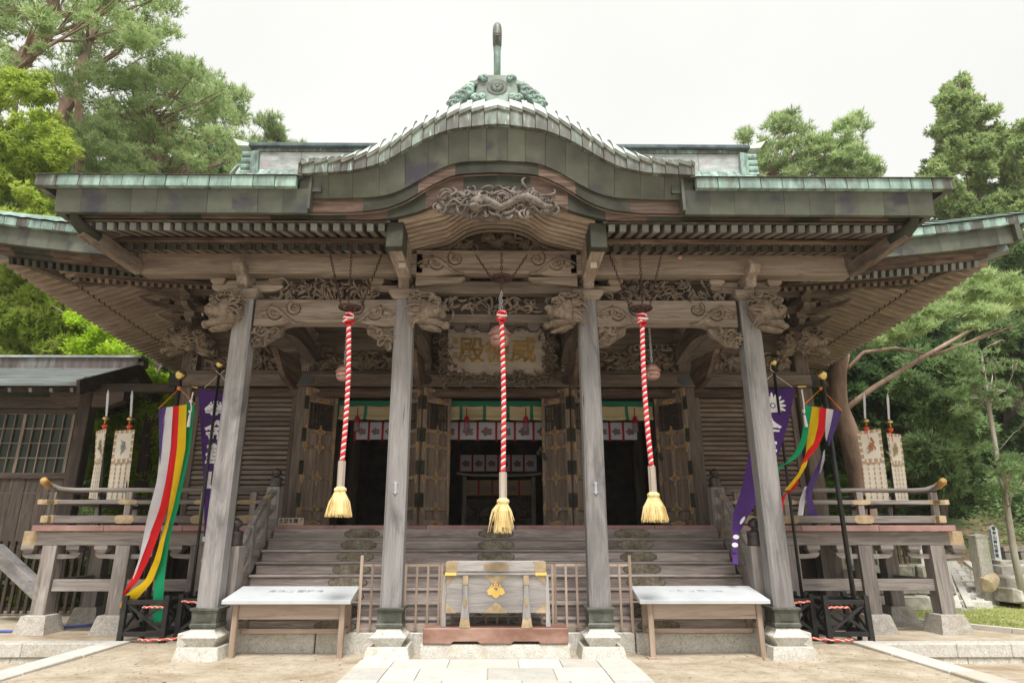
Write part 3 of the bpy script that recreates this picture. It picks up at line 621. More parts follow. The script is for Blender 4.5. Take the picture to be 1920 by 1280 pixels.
for x in (-4.05,-1.48,1.47,4.07): 
    o = MB(); o.lathe(x,YP,[(.24,5.40),(.24,5.33),(.17,5.255)], square=True); o.build('bracket_block', W['pale','x'], hall, bevel=.008)
    m = MB(); m.prism([(x-.58,5.52),(x-.57,5.46),(x-.45,5.415),(x-.3,5.40),(x+.3,5.40),(x+.45,5.415),(x+.57,5.46),(x+.58,5.52)],YP-.07,YP+.07); m.build('bracket_arm', W['pale','x'], hall, bevel=.008)
    for dx in (-.47,0,.47):
        m = MB(); m.lathe(x+dx,YP,[(.12,5.625),(.12,5.57),(.08,5.52)], square=True); m.build('bearing_block', W['pale','x'], hall, bevel=.006)
    # nose of the cross beam with carved end
    m = MB(); m.prism([(YP+.3,5.52),(YP+.3,5.70),(YP-.30,5.74),(YP-.52,5.80),(YP-.56,5.70),(YP-.48,5.60),(YP-.34,5.56),(YP-.30,5.44),(YP-.2,5.40)],x-.085,x+.085,'yz'); m.build('beam_nose', W['pale','y'], hall, bevel=.01)
    if abs(x) > 3:
        for q in (-1,1):
            m = MB(); m.prism([(x+q*.12,5.60),(x+q*.6,5.62),(x+q*.52,5.54),(x+q*.4,5.50),(x+q*.12,5.46)],YP-.05,YP+.05); m.build('bracket_wing', W['pale','x'], hall)
# long porch purlin
m = MB(); m.box(-5.69,-1.18,9.53,9.82,5.63,5.98); m.build('porch_purlin', W['pale','x'], hall, bevel=.012)
m = MB(); m.box(1.18,5.72,9.53,9.82,5.63,5.98); m.build('porch_purlin', W['pale','x'], hall, bevel=.012)
rainbow(-1.3, 1.3, 6.04, 5.60, 9.66, .13, .05, 'rainbow_beam', W['pale','x'])
m = MB(); m.box(-1.3,1.3,9.68,9.9,5.36,5.56); m.build('lower_beam', W['beam','x'], hall, bevel=.01)
for s in (-1,1):
    m = MB(); m.prism([(s*1.3,5.60),(s*.5,5.60),(s*.58,5.53),(s*.8,5.49),(s*1.3,5.44)],9.58,9.74); m.build('bracket_wing', W['pale','x'], hall, bevel=.01)
m = MB(); m.box(-1.2,1.2,9.95,10.0,5.05,5.4); m.build('panel_board', W['dark','x'], hall)
m = MB(); carve(m, lambda x,z: True, -1.0,1.0,5.10,5.34, 9.92, 60, .28, .024, 91, .08); m.build('wave_carving', M_carve, hall, smooth=True)
m = MB(); m.box(-1.3,1.3,9.86,10.04,4.92,5.06); m.build('lower_beam', W['beam','x'], hall, bevel=.01)
for k in range(6):
    m = MB(); m.lathe(-1.0+.4*k, 9.97, [(.10,4.92),(.10,4.86),(.06,4.80)], square=True); m.build('bearing_block', W['dark','x'], hall)
# soffit of the hall behind the porch
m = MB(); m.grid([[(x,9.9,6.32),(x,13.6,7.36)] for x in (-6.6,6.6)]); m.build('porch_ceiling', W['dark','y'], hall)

# ---- doors
def leaf(hx, fx, hy=13.35, fy=13.92):
    H = Vector((hx,hy,0)); u = Vector((fx-hx,fy-hy,0)); w = u.length; u.normalize()
    nrm = Vector((u.y,-u.x,0)); nrm = nrm if nrm.y < 0 else -nrm
    M = Matrix(((u.x,nrm.x,0,hx),(u.y,nrm.y,0,hy),(0,0,1,0),(0,0,0,1)))
    o = MB(M); o.box(0,w,-.045,-.02,1.80,3.74); o.box(0,w,-.045,-.02,4.34,4.62)
    root = o.build('door_leaf', W['door','z'], hall)
    m = MB(M)
    for a in (0,w-.085): m.box(a,a+.085,-.04,.02,1.78,4.63)
    for z_,hh in ((1.78,.14),(2.10,.075),(2.72,.075),(3.36,.075),(3.68,.075),(4.32,.06),(4.55,.08)): m.box(.085,w-.085,-.035,.016,z_,z_+hh)
    m.box(w/2-.04,w/2+.04,-.035,.014,2.175,2.72); m.box(w/2-.04,w/2+.04,-.035,.014,2.795,3.68)
    m.build('door_frame', W['door','z'], root, bevel=.006)
    for k in range(11):
        z_ = 3.76 + k*.052
        m = MB(M)
        m.beam((.085,-.01,z_),(w-.085,-.01,z_),.012,.018); m.build('lattice_bar', W['dark','x'], root)
    for k in range(8):
        m = MB(M); a = .085+(w-.17)*(k+.5)/8; m.beam((a,-.004,3.75),(a,-.004,4.33),.018,.012); m.build('lattice_bar', W['dark','z'], root)
    def fit(cx, cz, a, b_, rot=False):
        P = [(cx+a*math.cos(q)*(.78+.22*abs(math.cos(2*q))), cz+b_*math.sin(q)*(.78+.22*abs(math.cos(2*q)))) for q in np.linspace(0,2*math.pi,16,endpoint=False)]
        m = MB(M); m.prism([(cx+(x_-cx)*1.22,cz+(z_-cz)*1.22) for x_,z_ in P], .0205,.024); m.build('fitting_rim', M_outline, root)
        m = MB(M); m.prism(P, .0215,.029); m.build('gilt_fitting', M_dullgold, root)
    for cz in (1.85, 4.385, 4.58): fit(w/2, cz, .14, .045)
    for cz in (2.13, 2.755, 3.395, 3.715): fit(w/2, cz, .10, .05)
    for cz in (2.13, 2.755, 3.395, 3.715):
        fit(w/2, cz, .035, .12)
    for cz in (2.15, 2.755, 3.715, 4.5, 3.4): fit(.043, cz, .035, .10); fit(w-.043, cz, .035, .11)
    for cz in (2.3, 2.95, 3.62, 4.3):
        m = MB(M); m.box(-.05,.05,.018,.03,cz-.14,cz+.14); m.build('hinge', M_fitting, root)
for s in (-1,1):
    leaf(s*1.52, s*1.0); leaf(s*1.60, s*2.1); leaf(s*4.0, s*3.48)
# clover shaped metal lock plates on the right hand leaves
for x_, y_ in ((.95,13.83),(3.42,13.83)):
    m = MB()
    for dx,dz in ((0,.08),(-.05,0),(.05,-.04),(.09,-.12)): m.ball((x_+dx,y_-.05,3.3+dz), .045,.012,.05, 8,5)
    m.build('lock_plate', M_fitting, hall, smooth=True)
m = MB(); m.box(-4,4,YW-.1,YW+.1,1.765,1.80); m.build('threshold', W['dark','x'], hall)

# ---- interior
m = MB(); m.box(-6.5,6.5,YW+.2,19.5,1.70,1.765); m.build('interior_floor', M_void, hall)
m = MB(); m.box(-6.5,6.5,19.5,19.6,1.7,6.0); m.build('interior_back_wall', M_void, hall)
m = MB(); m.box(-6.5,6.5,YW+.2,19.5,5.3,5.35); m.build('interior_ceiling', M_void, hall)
for x in (-4.0,-1.5,1.5,4.0):
    for y in (16.2,18.3):
        m = MB(); m.box(x-.13,x+.13,y-.13,y+.13,1.76,5.3); m.build('interior_pillar', W['beam','z'], hall)
# things hanging and standing inside are their own things
def noren(x0, x1, zt, zb, y, n, label, crest=True, mat=None, group=None):
    root = thing('crested_curtain', label, 'curtain', ((x0+x1)/2, y, zb), group)
    w = (x1-x0)/n
    for k in range(n):
        a = x0+k*w; rows = []
        for z in np.linspace(zt, zb, 5): rows.append([(a+w*u, y+.012*math.sin(u*math.pi*2+k)*(zt-z)/(zt-zb), z) for u in np.linspace(0,1,6)])
        m = MB(); m.grid(rows); m.build('curtain_panel', mat or C_noren, root, smooth=True)
        m = MB(); m.grid([[(a-.025,y-.016,z),(a+.025,y-.016,z)] for z in (zt,(zt+zb)/2,zb-.05)]); m.build('ribbon', C_ribbon, root)
        if crest:
            m = MB(); cx, cz, s_ = a+w/2, (zt+zb)/2-.02, min(w,(zt-zb))*.30
            pl = [(cx+s_*(.62+.38*abs(math.sin(2.5*q)))*math.cos(q)*1.15, cz+s_*(.62+.38*abs(math.sin(2.5*q+.3)))*math.sin(q)*.9) for q in np.linspace(0,2*math.pi,40,endpoint=False)]
            m.prism(pl, y-.022, y-.018); m.build('crest', C_mon, root)
noren(-3.15,-1.62,4.05,3.66,14.35,5,'white crested curtain with red ribbons inside the left doorway',group=None)
noren(-1.25,1.25,4.05,3.66,14.35,6,'white crested curtain with red ribbons inside the middle doorway')
noren(1.62,3.15,4.05,3.66,14.35,5,'white crested curtain with red ribbons inside the right doorway')
noren(-.95,1.05,3.62,3.2,16.9,6,'dim crested curtain deep inside above the altar')
noren(-.78,.92,2.95,2.58,16.6,5,'brocade valance with red ribbons hung below the altar canopy', mat=cloth_mat('brocade',(.30,.22,.12)))
def blind(x0, x1, label):
    root = thing('bamboo_blind', label, 'blind', ((x0+x1)/2, 14.05, 4.1))
    m = MB(); m.box(x0,x1,14.03,14.05,4.36,4.47); m.build('green_heading', C_blindgreen, root)
    n = max(2, round((x1-x0)/.56)); w = (x1-x0)/n
    for k in range(n):
        a = x0+k*w
        prof = [(14.06,4.36),(14.055,4.2),(14.02,4.12),(13.99,4.09),(14.0,4.06),(14.06,4.05)]
        rows = [[(a+.035, y, z-.02*math.sin(0)),(a+w/2,y,z-.015),(a+w-.035,y,z)] for y,z in prof]
        m = MB(); m.grid(rows); m.build('blind_panel', C_blind, root, smooth=True)
        m = MB(); m.grid([[(a-.035,y-.006,z),(a+.035,y-.006,z)] for y,z in prof]); m.build('green_binding', C_blindgreen, root)
    for a in (x0+.25*(x1-x0), x0+.75*(x1-x0)):
        m = MB(); m.tube([(a,13.96,4.3),(a,13.96,4.1)], .012, 5); m.tube([(a,13.96,4.12),(a,13.96,4.05),(a,13.96,3.96)], [.03,.06,.065], 8); m.cm = 1; m.tube([(a,13.96,3.96),(a,13.96,3.78)], [.06,.07], 8)
        m.build('tassel', [C_ribbon, C_mon], root)
blind(-3.5,-1.66,'rolled bamboo blind with green binding in the left doorway')
blind(-1.3,1.3,'rolled bamboo blind with green binding in the middle doorway')
blind(1.66,3.5,'rolled bamboo blind with green binding in the right doorway')
alt = thing('altar', 'dark carved altar with curved canopy deep inside the middle doorway', 'altar', (.07,17.2,1.77))
m = MB(); m.box(-.85,.99,16.8,17.6,1.77,2.5); m.build('carved_front', W['dark','x'], alt)
m = MB(); carve(m, lambda x,z: True, -.7,.85,1.9,2.45,16.78, 50, .3, .025, 5, .03); m.build('cloud_carving', W['dark','x'], alt)
xs = np.linspace(-1.0,1.14,15); m = MB(); m.band(xs, 3.08+.05*((xs-.07)/1.07)**4, 3.03+.05*((xs-.07)/1.07)**4, 16.4,17.6); m.build('canopy', W['pale','x'], alt)
for x in (-.8,.94):
    m = MB(); m.box(x-.05,x+.05,16.5,16.6,1.77,3.03); m.build('canopy_post', W['beam','z'], alt)
# plank sign by the left newel
t = thing('notice_board', 'small wooden no-shoes notice lying at the left end of the top step', 'sign', (-3.55,YT-.0,1.8))
m = MB(); m.box(-3.93,-3.48,YT+.03,YT+.055,1.80,1.925); m.build('board', M_signwood, t)
text('土足を禁ず', .088, .002, M_ink, t, (-3.705,YT+.028,1.865), bold=.002)
# ================================================================== PORCH ROOF
T_ = [(0,7.72),(.3,7.71),(.64,7.65),(1.15,7.39),(1.49,7.13),(1.79,6.945),(2.17,6.845),(2.58,6.81),(3.2,6.79)]
B_ = [(0,7.475),(.67,7.385),(1.06,7.215),(1.36,7.01),(1.66,6.81),(1.96,6.70),(2.26,6.655),(2.87,6.62),(3.2,6.61)]
C_ = [(0,6.98),(.59,6.95),(.9,6.81),(1.2,6.60),(1.5,6.42),(1.8,6.355),(2.26,6.335),(2.8,6.33),(3.2,6.33)]
D_ = [(0,6.80),(.63,6.765),(1.02,6.55),(1.33,6.315),(1.64,6.185),(2.1,6.13),(2.6,6.125),(3.2,6.12)]
E_ = [(0,6.50),(.2,6.51),(.47,6.50),(.86,6.31),(1.2,6.16),(1.53,6.075),(1.8,6.045),(2.6,6.04),(3.2,6.035)]
XK = 2.88
def cut(x0, x1, n=6): return np.linspace(x0, x1, n)
# tile-edge panels of the curved gable
ex = [0.0]
while ex[-1] < XK-.05:
    x = ex[-1]; sl = abs((smooth_curve(T_, np.array([x+.05])) - smooth_curve(T_, np.array([x])))[0])/.05
    ex.append(min(XK, x + .19/math.sqrt(1+sl*sl)))
for s in (-1,1):
    for i,(xa,xb) in enumerate(zip(ex[:-1], ex[1:])):
        xs = cut(xa+.003, xb-.003, 5); y = 8.2 + rnd.uniform(-.006,.006)
        m = MB(); m.band(s*xs, smooth_curve(T_, xs), smooth_curve(B_, xs), y, y+.10); m.build('roof_edge_panel', M_copedge, hall, bevel=.004)
        # roof strip running back from the edge, each lapping over the lower one
        rows = []
        for d_ in (-.03, .0, .10, .22, .36, .55, .85, 1.4, 2.4, 3.4):
            lift = .62*(1-math.exp(-max(0,d_)/.40)) + .10*max(0,d_)
            zz = smooth_curve(T_, cut(xa, xb, 4)) + .012
            fade = 1.0
            tilt = np.linspace(.05, .0, 4)
            rows.append([(s*x, 8.2+d_, z + lift*(1-.65*max(0,(x-1.7)/1.18)) + t_) for x, z, t_ in zip(cut(xa,xb,4), zz, tilt)])
        m = MB(); m.grid(rows)
        n0 = len(m.v); m.v += [(p[0],p[1],p[2]-.045) for p in m.v[:n0]]; nr, nc = len(rows), 4
        m.f += [[q+n0 for q in f[::-1]] for f in m.f]; m.m = [0]*len(m.f)
        for i_ in range(nr-1):
            for j in (0, nc-1): m.f.append([i_*nc+j,(i_+1)*nc+j,(i_+1)*nc+j+n0,i_*nc+j+n0]); m.m.append(1)
        for j in range(nc-1): m.f.append([j,j+1,j+1+n0,j+n0]); m.m.append(1)
        m.build('roof_strip', [M_sheet, M_copedge], hall)
    # olive copper barge face in plates
    px_ = [0,.16,.42,.72,1.02,1.35,1.72,2.1,2.45,2.72]
    for xa, xb in zip(px_[:-1], px_[1:]):
        xs = cut(xa+(.002 if xa else 0), xb-.002, 8); y = 8.30+rnd.uniform(-.003,.003)
        m = MB(); m.band(s*xs, smooth_curve(B_, xs)+.03, smooth_curve(C_, xs), y, y+.09)
        m.v = [(v[0], v[1]+(.10 if i % 4 in (0, 3) else -.03), v[2]) for i, v in enumerate(m.v)]; m.build('barge_plate', M_olive, hall)     # leans outward towards the top
    m = MB(); m.box(s*2.68,s*2.72,8.27,8.42,6.10,6.64); m.build('barge_end_plate', M_olive, hall)
    # inner wooden bargeboards with copper fittings
    segs = [(0,.62,'c'),(.62,1.16,'w'),(1.16,1.95,'c'),(1.95,2.75,'w')]
    for xa, xb, k in segs:
        xs = cut(xa, xb, 10); m = MB(); m.band(s*xs, smooth_curve(C_, xs)+.03, smooth_curve(D_, xs), 8.43, 8.50)
        m.build('bargeboard', M_fitting if k == 'c' else W['red','x'], hall)
    segs = [(0,.50,'c'),(.50,1.05,'w'),(1.05,1.60,'c'),(1.60,2.2,'w'),(2.2,2.75,'c')]
    for xa, xb, k in segs:
        xs = cut(xa, xb, 10); m = MB(); m.band(s*xs, smooth_curve(D_, xs)+.03, smooth_curve(E_, xs, .05), 8.50, 8.58)
        m.build('bargeboard', M_fitting if k == 'c' else W['red','x'], hall)
        m = MB(); m.band(s*xs, smooth_curve(D_, xs)+.022, smooth_curve(D_, xs)-.012, 8.485, 8.502); m.build('bargeboard_bead', W['pale','x'], hall)
    # straight eave either side
    XE = 6.62
    m = MB(); m.box(s*2.55,s*XK-s*.01,8.32,8.42,6.40,6.66); m.build('barge_end_plate', M_olive, hall)
    ee = np.linspace(XK, XE, 13); ee[-1] = XE
    for i,(xa,xb) in enumerate(zip(ee[:-1], ee[1:])):
        m = MB(); y = 8.2+rnd.uniform(-.004,.004); m.box(s*(xa+.004),s*(xb-.004),y,y+.10,6.415,6.585); m.build('roof_edge_panel', M_verd if i < 11 else M_copedge, hall, bevel=.006)
        m = MB(); m.grid([[(s*(xa+(.0)),8.17,6.59),(s*xb,8.17,6.59)],[(s*xa,8.5,6.72),(s*xb,8.5,6.72)],[(s*xa,10.7,7.12),(s*xb,10.7,7.12)],[(s*xa,12.6,8.2),(s*xb,12.6,8.2)]]); m.build('roof_strip', M_sheet, hall)
    m = MB(); m.box(s*2.8,s*6.62,8.185,8.33,6.586,6.60); m.build('roof_edge_lip', M_copedge, hall)
    fe = np.linspace(2.72, 6.34, 11)
    for xa, xb in zip(fe[:-1], fe[1:]):
        m = MB(); y = 8.28+rnd.uniform(-.003,.003); m.add([(s*xa,y+.05,6.06),(s*(xb-.003),y+.05,6.06),(s*(xb-.003),y,6.42),(s*xa,y,6.42),(s*xa,y+.12,6.06),(s*(xb-.003),y+.12,6.06),(s*(xb-.003),y+.12,6.42),(s*xa,y+.12,6.42)],
            [(0,1,2,3),(4,7,6,5),(0,4,5,1),(3,2,6,7),(0,3,7,4),(1,5,6,2)]); m.build('eave_plate', M_olive, hall)
    bx = [2.75,3.3,4.3,4.75,5.75,6.22]
    for i,(xa,xb) in enumerate(zip(bx[:-1], bx[1:])):
        k = M_fitting if i % 2 == 0 else W['red','x']
        m = MB(); m.box(s*xa,s*xb,8.40,8.47,6.12,6.35); m.build('eave_board', k, hall)
        m = MB(); m.box(s*xa,s*xb,8.47,8.56,6.055,6.30); m.build('eave_board', k, hall)
    # sides of the porch roof
    m = MB(); m.box(s*6.52,s*6.62,8.302,10.9,6.415,6.585); m.build('roof_edge_panel', M_copedge, hall)
    m = MB(); m.box(s*6.24,s*6.34,8.402,10.9,6.06,6.42); m.build('eave_plate', M_olive, hall)
    m = MB(); m.box(s*6.10,s*6.2,8.57,10.7,6.02,6.35); m.build('eave_board', W['red','y'], hall)
    # rafters
    rf = MB(); rf.beam((0,8.60,5.972),(0,9.75,6.277),.085,.10); me_f = rf.mesh('flying_rafter', W['beam','y'])
    cp = MB(); cp.beam((0,8.592,5.970),(0,8.68,5.993),.093,.108); me_c = cp.mesh('rafter_cap', M_capcop)
    rb = MB(); rb.beam((0,9.15,5.915),(0,10.8,6.33),.085,.10); me_b = rb.mesh('base_rafter', W['beam','y'])
    cb = MB(); cb.beam((0,9.143,5.913),(0,9.20,5.927),.092,.107); me_cb = cb.mesh('rafter_cap', M_fitting)
    for k in range(27):
        x = 1.70 + k*.1655
        o = link('flying_rafter', me_f, hall, loc=(s*x,0,0), rot=(0,0,0)); link('rafter_cap', me_c, o).matrix_parent_inverse = Matrix()
        if k < 26:
            o = link('base_rafter', me_b, hall, loc=(s*x,0,0)); link('rafter_cap', me_cb, o).matrix_parent_inverse = Matrix()
    m = MB(); m.box(s*1.62,s*6.05,9.08,9.24,5.968,6.035); m.build('rafter_support_board', W['red','x'], hall, bevel=.01)
    m = MB(); m.grid([[(x,8.5,6.02),(x,10.9,6.655)] for x in (s*1.6, s*6.3)]); m.build('soffit_board', W['beam','y'], hall)
    # hip rafter with curled copper tip
    m = MB(); m.beam((s*6.04,8.55,5.90),(s*5.70,9.55,5.70),.13,.22); m.beam((s*5.70,9.55,5.83),(s*5.1,10.4,6.1),.15,.3); hip = m.build('hip_rafter', W['beam','y'], hall, bevel=.01)
    m = MB(); m.tube([(s*5.95,8.78,5.87),(s*6.03,8.58,5.90),(s*6.08,8.48,5.97),(s*6.10,8.43,6.05),(s*6.09,8.41,6.12),(s*6.07,8.42,6.155)], [.095,.10,.085,.07,.065,.06], 8); m.build('copper_tip', M_fitting, hip, smooth=True)
    m = MB(); m.box(s*5.60,s*6.1,9.60,9.75,5.72,6.0); m.build('side_eave_board', W['dark','x'], hall)
    for k in range(10):
        m = MB(); y = 8.75+k*.17; m.beam((s*6.12,y,6.02),(s*5.3,y,6.25),.085,.14,up=(0,0,1)); m.build('flying_rafter', W['beam','x'], hall)
    # big square noses flanking the vault
    m = MB(); m.beam((s*1.50,8.62,5.86),(s*1.47,9.62,5.78),.23,.40,.20,.5); nose = m.build('vault_rafter', W['pale','y'], hall, bevel=.012)
    m = MB(); m.beam((s*1.50,8.60,5.862),(s*1.487,8.98,5.835),.245,.415); m.build('copper_cap', M_fitting, nose, bevel=.008)
# wavy ribs of the vault
for k in range(9):
    y = 8.62 + k*.142; dz = -.004*k
    V_ = [(0,6.54),(.3,6.52),(.52,6.44),(.68,6.31),(.78,6.23),(1.1,6.15),(1.42,6.06),(1.6,6.03)]
    for s in (-1,1):
        xs = np.linspace(0,1.46,18); zz = smooth_curve(V_, xs, .05) + dz
        m = MB(); m.band(s*xs, zz+.13, zz, y, y+.078); m.build('curved_rafter', W['rib','x'], hall)
xs = np.linspace(-1.6,1.6,31); z_ = smooth_curve(V_, xs, .05)+.11
m = MB(); m.grid([[(x,8.55,z) for x,z in zip(xs,z_)],[(x,10.0,z-.16) for x,z in zip(xs,z_)]]); m.build('vault_ceiling', W['dark','y'], hall, smooth=True)  # dark timber deepens the shade behind the ribs by colour
# tympanum and its bird carving
m = MB(); xs = np.linspace(-1.4,1.4,25); m.band(xs, smooth_curve(V_, xs,.05)+.05, np.full(25,5.9), 9.92,9.96); m.build('tympanum', W['dark','x'], hall)
def bird(mb, x, z, y, s):
    mb.ball((x,y,z), .12*s,.07*s,.09*s, 8,6); mb.ball((x-.13*s,y-.05*s,z+.02*s), .05*s, .05*s,.045*s, 6,5)
    for w in (-1,1):
        for k in range(9):
            a = 1.57 - w*(.25+.17*k); L = (.30-.008*k)*s
            p = (x+w*.04*s, y-.03, z+.03*s); q = (x+w*.04*s+L*math.cos(a), y-.045-.004*k, z+.03*s+L*.75*math.sin(a)*.9)
            mb.beam(p, q, .012, .035*s, .006, .018*s)
m = MB(); bird(m, 0.02, 6.30, 9.86, 1.0)
carve(m, lambda x,z: abs(x) > .3 and z < 6.56-abs(x)*.42, -1.0,1.0,6.12,6.45, 9.90, 46, .22, .022, 31, .06)
for k in range(26):
    q = random.Random(k); x = (-1)**k*q.uniform(.35,1.05); z = q.uniform(6.12,6.46-abs(x)*.25)
    for j in range(5): m.ball((x+.035*math.cos(j*1.257),9.86,z+.035*math.sin(j*1.257)), .026,.015,.026, 6,4)
m.build('bird_carving', M_carve, hall, smooth=True)
# dragon panel hanging under the gable apex
m = MB(); yd = 8.47
def dr_in(x, z):
    u = abs(x)/.90
    top = 6.53 - .02*(1-min(1,abs(x)/.2)) - .26*max(0,u-.45)**1.6*1.9; bot = 6.10 + .05*math.cos(u*9) - (.09 if u < .35 else 0) + .06*u
    return u < 1 and bot < z < top
P_ = [(-.90,6.26),(-.86,6.20),(-.75,6.155),(-.6,6.165),(-.5,6.15),(-.38,6.09),(-.25,6.075),(-.1,6.06),(0,6.045),(.1,6.065),(.25,6.08),(.36,6.12),(.5,6.17),(.62,6.165),(.75,6.145),(.86,6.19),(.90,6.26),(.86,6.33),(.72,6.44),(.5,6.52),(.3,6.535),(.12,6.51),(0,6.475),(-.12,6.51),(-.3,6.535),(-.5,6.52),(-.72,6.44),(-.86,6.33)]
m.prism(P_, yd+.02, yd+.10); dr = m.build('dragon_panel', M_carvegrey, hall)
m = MB()
body = [(.82,6.24),(.70,6.22),(.58,6.30),(.45,6.38),(.28,6.36),(.15,6.28),(.05,6.22),(-.05,6.25),(-.15,6.30),(-.24,6.30)]
m.tube([(x,yd-.03-.03*math.sin(k),z) for k,(x,z) in enumerate(body)], [.025,.05,.065,.075,.075,.07,.065,.07,.075,.07], 10)
for k in range(28):
    t = k/27*(len(body)-1); i = min(int(t),len(body)-2); u = t-i
    x = body[i][0]*(1-u)+body[i+1][0]*u; z = body[i][1]*(1-u)+body[i+1][1]*u; m.beam((x,yd-.07,z+.05),(x+.02,yd-.08,z+.10),.012,.03,.004,.004)
m.ball((-.30,yd-.08,6.26), .11,.10,.10, 10,7); m.ball((-.33,yd-.14,6.17), .085,.09,.055, 10,6); m.ball((-.35,yd-.20,6.15), .05,.05,.03, 8,5)
m.prism([(-.34,6.3),(-.26,6.47),(-.20,6.30)], yd-.06, yd-.01)
for sg in (-1,1):
    m.ball((-.31+sg*.055,yd-.16,6.24), .022,.02,.022, 6,5); m.tube([(-.31+sg*.05,yd-.16,6.16),(-.31+sg*.2,yd-.14,6.20),(-.31+sg*.3,yd-.1,6.14)], [.012,.010,.003], 5)
for k,(x0_,z0_,dx) in enumerate([(.0,6.40,.42),(.1,6.33,.36),(.2,6.44,.4),(-.4,6.42,-.35),(-.5,6.30,-.3),(-.1,6.44,.5)]):
    m.tube([(x0_+dx*t,yd-.05,z0_+.035*math.sin(t*9+k)) for t in np.linspace(0,1,10)], [.024*(1-.8*t) for t in np.linspace(0,1,10)], 5)
carve(m, dr_in, -.88,.88,6.08,6.53, yd+.02, 120, .20, .022, 17, .05)
m.build('dragon_carving', M_carvegrey, dr, smooth=True)

# ridge-end ornament of the curved gable
orn = MB(); yo = 8.78; zb = 8.30
orn.prism([(-.40,zb),(.40,zb),(.36,zb+0.122),(.32,zb+0.319),(.43,zb+0.304),(.46,zb+0.395),(.36,zb+0.410),(.28,zb+0.479),(.15,zb+0.517),(-.15,zb+0.517),(-.28,zb+0.479),(-.36,zb+0.410),(-.46,zb+0.395),(-.43,zb+0.304),(-.32,zb+0.319),(-.36,zb+0.122)], yo, yo+.22)
oo = orn.build('ridge_end_ornament', mk('grey_green_copper', [(.35,(.11,.125,.115)),(.5,(.22,.27,.24)),(.66,(.36,.49,.43))],(5,5,5),rough=.55,bump=.1), hall, bevel=.02)
m = MB(); m.prism([(.17*math.cos(q),zb+0.27+.145*math.sin(q)) for q in np.linspace(0,2*math.pi,24,endpoint=False)], yo-.012, yo+.01); m.build('crest_recess', M_bronze, oo)
m = MB()
for k in range(16):
    a = 2*math.pi*k/16; m.ball((.065*math.cos(a),yo-.02,zb+0.27+.06*math.sin(a)), .048,.014,.0115, 8,5, Matrix.Rotation(-a,3,'Y'))
m.ball((0,yo-.03,zb+0.27), .025,.02,.025, 8,5); m.build('chrysanthemum_crest', MATS['grey_green_copper'], oo, smooth=True)
for s in (-1,1):
    m = MB()
    for (cx,cz,r_) in ((.46,.22,.10),(.56,.12,.10),(.64,.01,.10),(.43,.33,.06),(.70,-.10,.08),(.34,.06,.06),(.22,.55,.06),(.24,.08,.05)):
        m.tube([(s*(cx+r_*(1-t/9)*math.cos(t)), yo-.01-.004*t, zb+cz*.76+r_*(1-t/9)*math.sin(t)) for t in np.linspace(0,7.5,16)], [.045-.0016*k for k in range(16)], 6)
        m.ball((s*cx,yo+.05,zb+cz*.76), r_*.9,.09,r_*.9, 10,6)
    m.build('cloud_scroll', M_verd, oo, smooth=True)
m = MB(); m.lathe(0,yo+.1,[(.055,zb+.48),(.058,zb+1.02),(.068,zb+1.15),(.072,zb+1.35),(.07,zb+1.50),(.06,zb+1.58),(.04,zb+1.605),(.01,zb+1.62)], 14); sp_ = m.build('ridge_spike', M_verd, oo, smooth=True)
m = MB(); m.lathe(0,yo+.1,[(.066,zb+1.12),(.073,zb+1.2),(.078,zb+1.36),(.076,zb+1.50),(.066,zb+1.57),(.042,zb+1.61),(.01,zb+1.625)], 14)
for k in range(6):
    for sg in (-1,1): m.tube([(0,yo,zb+1.10+k*.045),(sg*.07,yo+.02,zb+1.15+k*.045)], .01, 4)
m.build('spike_sheath', M_copedge, sp_, smooth=True)
m = MB(); m.box(-.30,.30,yo+.22,12.5,zb-.2,zb+.35); m.build('gable_ridge', M_verd, hall)

